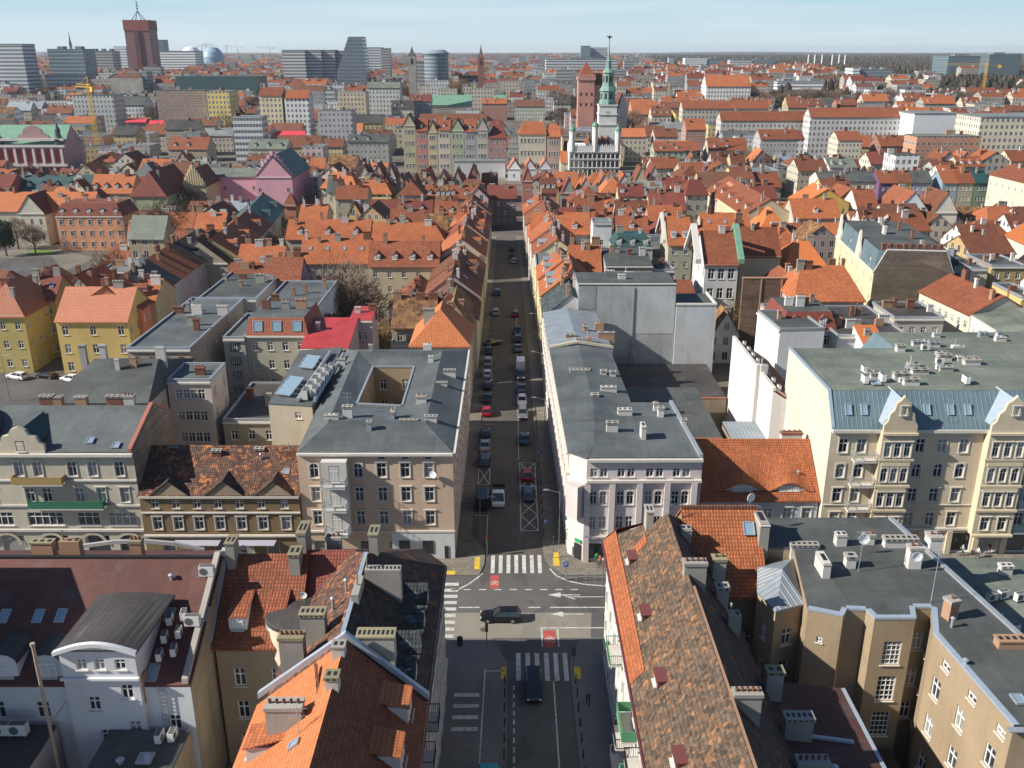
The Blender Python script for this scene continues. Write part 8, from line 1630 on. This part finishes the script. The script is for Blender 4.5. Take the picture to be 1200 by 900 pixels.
def parksign(px, py, h, lb):
    p = P(px, py); r = pole(p.x, p.y, h, 'parking_sign', lb, 'road sign'); b = MB(); b.box((0, -.07, h-.75), (.6, .04, .75)); s = b.build('sign_plate', BLUE, r)
    b = MB(); 
    for x, z, w, hh in ((-.14, h-.62, .09, .5), (-.02, h-.21, .22, .09), (-.02, h-.42, .22, .09), (.10, h-.38, .09, .2)): b.box((x, -.095, z), (w, .012, hh))
    b.build('letter_p', PAINT, s)
parksign(631, 548, 3.0, 'blue parking sign beside the single dark blue saloon'); parksign(639, 632, 3.0, 'blue parking sign near the hatching, right pavement'); parksign(663, 680, 2.6, 'small blue sign on the sunlit corner by the pink building')
def trafficlight(px, py, h, lb, rz=0):
    p = P(px, py); r = pole(p.x, p.y, h, 'traffic_light', lb, 'traffic light', rz); b = MB(); b.box((0, -.16, h-1.05), (.32, .25, 1.0)); hd = b.build('signal_head', DARK, r)
    for k, c_ in enumerate(((.02, .25, .08), (.3, .2, .02), (.35, .02, .02))):
        b = MB(); b.cone((0, 0, 0), [(.1, 0), (.1, .02)], 10); o = b.build('lamp', plain(c_, .3), hd); o.location = (0, -.29, h-.88+k*.32); o.rotation_euler = (pi/2, 0, 0)
    return r
trafficlight(570.5, 763, 3.4, 'traffic light with a black head standing at the shade edge, left', pi); trafficlight(672, 790, 3.2, 'traffic light on the right kerb of the near street', pi); trafficlight(571, 652, 3.2, 'traffic light left of the far zebra'); trafficlight(648, 655, 3.2, 'traffic light right of the far zebra')
def lamp(px, py, h, lb, arm=1.6, rz=0.):
    p = P(px, py); r = pole(p.x, p.y, h, 'street_lamp', lb, 'street lamp', rz); b = MB(); b.tube((0, 0, h-.1), (arm, 0, h+.35), .045, n=6); b.build('arm', plain((.16, .17, .18), .5, .3), r); b = MB(); b.box((arm+.25, 0, h+.26), (.75, .26, .14)); b.build('lamp_head', plain((.2, .21, .22), .4), r)
lamp(655, 640, 8, 'street lamp before the pink building', 1.6, pi); lamp(563, 640, 7, 'street lamp left of the white pickup', 1.4); lamp(638, 520, 8, 'street lamp beside the grey estate, right pavement', 1.6, pi); lamp(12, 470, 9, 'tall lamp at the car park by the left edge', 2.2); lamp(706, 700, 8, 'street lamp at the white tenement corner', 1.8, pi); lamp(634, 460, 8, 'second street lamp up the right pavement', 1.4, pi); lamp(631, 410, 8, 'third street lamp up the right pavement', 1.4, pi)
p = P(539, 757); b = MB(); b.cone((0, 0, 0), [(.3, 0), (.34, .9), (.36, .95), (.2, 1.1)], 12); o = b.build('litter_bin', DARK); o.location = (p.x, p.y, .13); tag(o, 'round black litter bin at the shade edge left of the traffic light', 'litter bin')
# guard rail on the NE corner
b = MB(); 
for k in range(9): b.tube((5.6+k*1.25, 100.4+.06*k, .13), (5.6+k*1.25, 100.4+.06*k, 1.15), .035, n=5)
for z in (.6, 1.15): b.tube((5.6, 100.4, z), (15.6, 100.9, z), .035, n=5)
o = b.build('guard_rail', METAL); tag(o, 'low metal guard rail on the sunlit pavement before the pink building', 'railing')
# people
SKIN = plain((.50, .30, .22), .6); HAIR = plain((.05, .03, .02), .8)
def person(px, py, top, bottom, lb, rz=0., ph=.3):
    p = P(px, py); b = MB(); H = 1.74
    def limb(pts, n=7, m=0):
        rings = []
        for i, (c_, r) in enumerate(pts):
            a = Vector(pts[max(i-1, 0)][0]); e_ = Vector(pts[min(i+1, len(pts)-1)][0]); d = (e_-a).normalized(); u = d.cross(V(0, 1, .01)).normalized() if abs(d.y) < .95 else V(1, 0, 0); w = d.cross(u)
            rings.append([Vector(c_)+u*r*cos(2*pi*k/n)+w*r*sin(2*pi*k/n) for k in range(n)])
        b.loft(rings, m)
    me = bpy.data.meshes.new('person'); vs_ = [(0, 0, .93), (0, 0, 1.15), (0, 0, 1.38), (0, .01, 1.50), (0, .02, 1.60), (0, .03, 1.70),
        (.18, 0, 1.38), (.24, ph*.35, 1.12), (.23, ph*.7, .92), (.23, ph*.8, .84), (-.18, 0, 1.38), (-.24, -ph*.3, 1.12), (-.23, -ph*.5, .92), (-.23, -ph*.5, .84),
        (.10, 0, .88), (.11, -ph*.5, .48), (.11, -ph, .09), (.11, -ph+.16, .05), (-.10, 0, .88), (-.11, ph*.6, .5), (-.11, ph*.8, .09), (-.11, ph*.8+.18, .05)]
    ed = [(0, 1), (1, 2), (2, 3), (3, 4), (4, 5), (2, 6), (6, 7), (7, 8), (8, 9), (2, 10), (10, 11), (11, 12), (12, 13), (0, 14), (14, 15), (15, 16), (16, 17), (0, 18), (18, 19), (19, 20), (20, 21)]
    rad = [.15, .14, .15, .06, .095, .085, .075, .055, .042, .035, .075, .055, .042, .035, .095, .065, .045, .04, .095, .065, .045, .04]
    me.from_pydata(vs_, ed, []); tmp = bpy.data.objects.new('tmp', me); COL.objects.link(tmp); md_ = tmp.modifiers.new('s', 'SKIN'); sv = me.skin_vertices[0].data if me.skin_vertices else None
    if sv is None: 
        bpy.context.view_layer.objects.active = tmp; bpy.ops.mesh.customdata_skin_add(); sv = me.skin_vertices[0].data
    for i, r in enumerate(rad): sv[i].radius = (r, r*(.8 if i in (1, 2) else 1))
    sv[0].use_root = True; tmp.modifiers.new('u', 'SUBSURF').levels = 1
    dg = bpy.context.evaluated_depsgraph_get(); ev = tmp.evaluated_get(dg); m2 = bpy.data.meshes.new_from_object(ev); bpy.data.objects.remove(tmp)
    for mm in (top, bottom, SKIN, HAIR, DARK): m2.materials.append(plain(mm, .8) if isinstance(mm, tuple) else mm)
    for f in m2.polygons:
        c_ = f.center; f.use_smooth = True
        f.material_index = 4 if c_.z < .1 else (1 if c_.z < .93 and abs(c_.x) < .2 else (2 if (c_.z < .9 or (1.5 < c_.z < 1.66 and c_.y > 0)) else (3 if c_.z > 1.55 else (2 if c_.z > 1.48 else 0))))
    o = link('person', m2, None, (p.x, p.y, .13), rz); tag(o, lb, 'person')
person(699, 662, (.02, .25, .10), (.03, .04, .08), 'person in a green jacket standing by the pink building'); person(703, 665, (.35, .04, .03), (.02, .02, .03), 'person in a red jacket next to the green-jacketed one', 2.0)
person(1127, 652, (.25, .30, .32), (.03, .03, .04), 'person in grey walking past the yellow tenement shops, left', 1.5); person(1145, 655, (.6, .6, .58), (.04, .04, .05), 'person in a white jacket before the yellow tenement shops', 4.6); person(1158, 650, (.04, .04, .05), (.04, .05, .08), 'person in black before the yellow tenement shops, right', 1.4)
person(541, 560, (.04, .04, .05), (.03, .03, .04), 'person in black on the left pavement by the silver-grey saloon', 0.2); person(645, 440, (.05, .05, .06), (.05, .05, .06), 'person in dark clothes on the right pavement by the white van', 3.1); person(642, 395, (.10, .12, .2), (.03, .03, .03), 'person in a blue coat far up the right pavement', .3)
person(689, 828, (.05, .06, .09), (.03, .03, .04), 'person in dark clothes on the shaded near right pavement', .1)
# market square: stalls and visitors are tiny; umbrellas
for i, px in enumerate((482, 496, 508, 655, 664, 735)):
    p = P(px, 199); r = empty('parasol', V(p.x, 478, 0), ('first', 'second', 'third', 'fourth', 'fifth', 'sixth')[i]+' small cafe parasol from the left on the market square', 'parasol'); b = MB(); b.tube((0, 0, 0), (0, 0, 2.5), .06, n=5); b.build('pole', METAL, r); b = MB(); b.cone((0, 0, 2.2), [(2.0, 0), (.05, .8)], 8); b.build('canopy', plain((.6, .55, .42), .8), r)
# ------------------------------------------------------------------ air
hz = MB(); hz.box((0, 7980, -2), (30000, 16200, 122)); o = hz.build('haze', []); 
hm = bpy.data.materials.new('haze'); hm.use_nodes = True; ht = hm.node_tree
for n_ in list(ht.nodes): ht.nodes.remove(n_)
ho = ht.nodes.new('ShaderNodeOutputMaterial'); hv = ht.nodes.new('ShaderNodeVolumePrincipled'); hv.inputs['Color'].default_value = (.80, .90, 1, 1); hv.inputs['Density'].default_value = HAZE; hv.inputs['Anisotropy'].default_value = .2; ht.links.new(hv.outputs[0], ho.inputs['Volume'])
o.data.materials.append(hm); tag(o, 'pale blue air haze', 'haze', None, 'stuff')
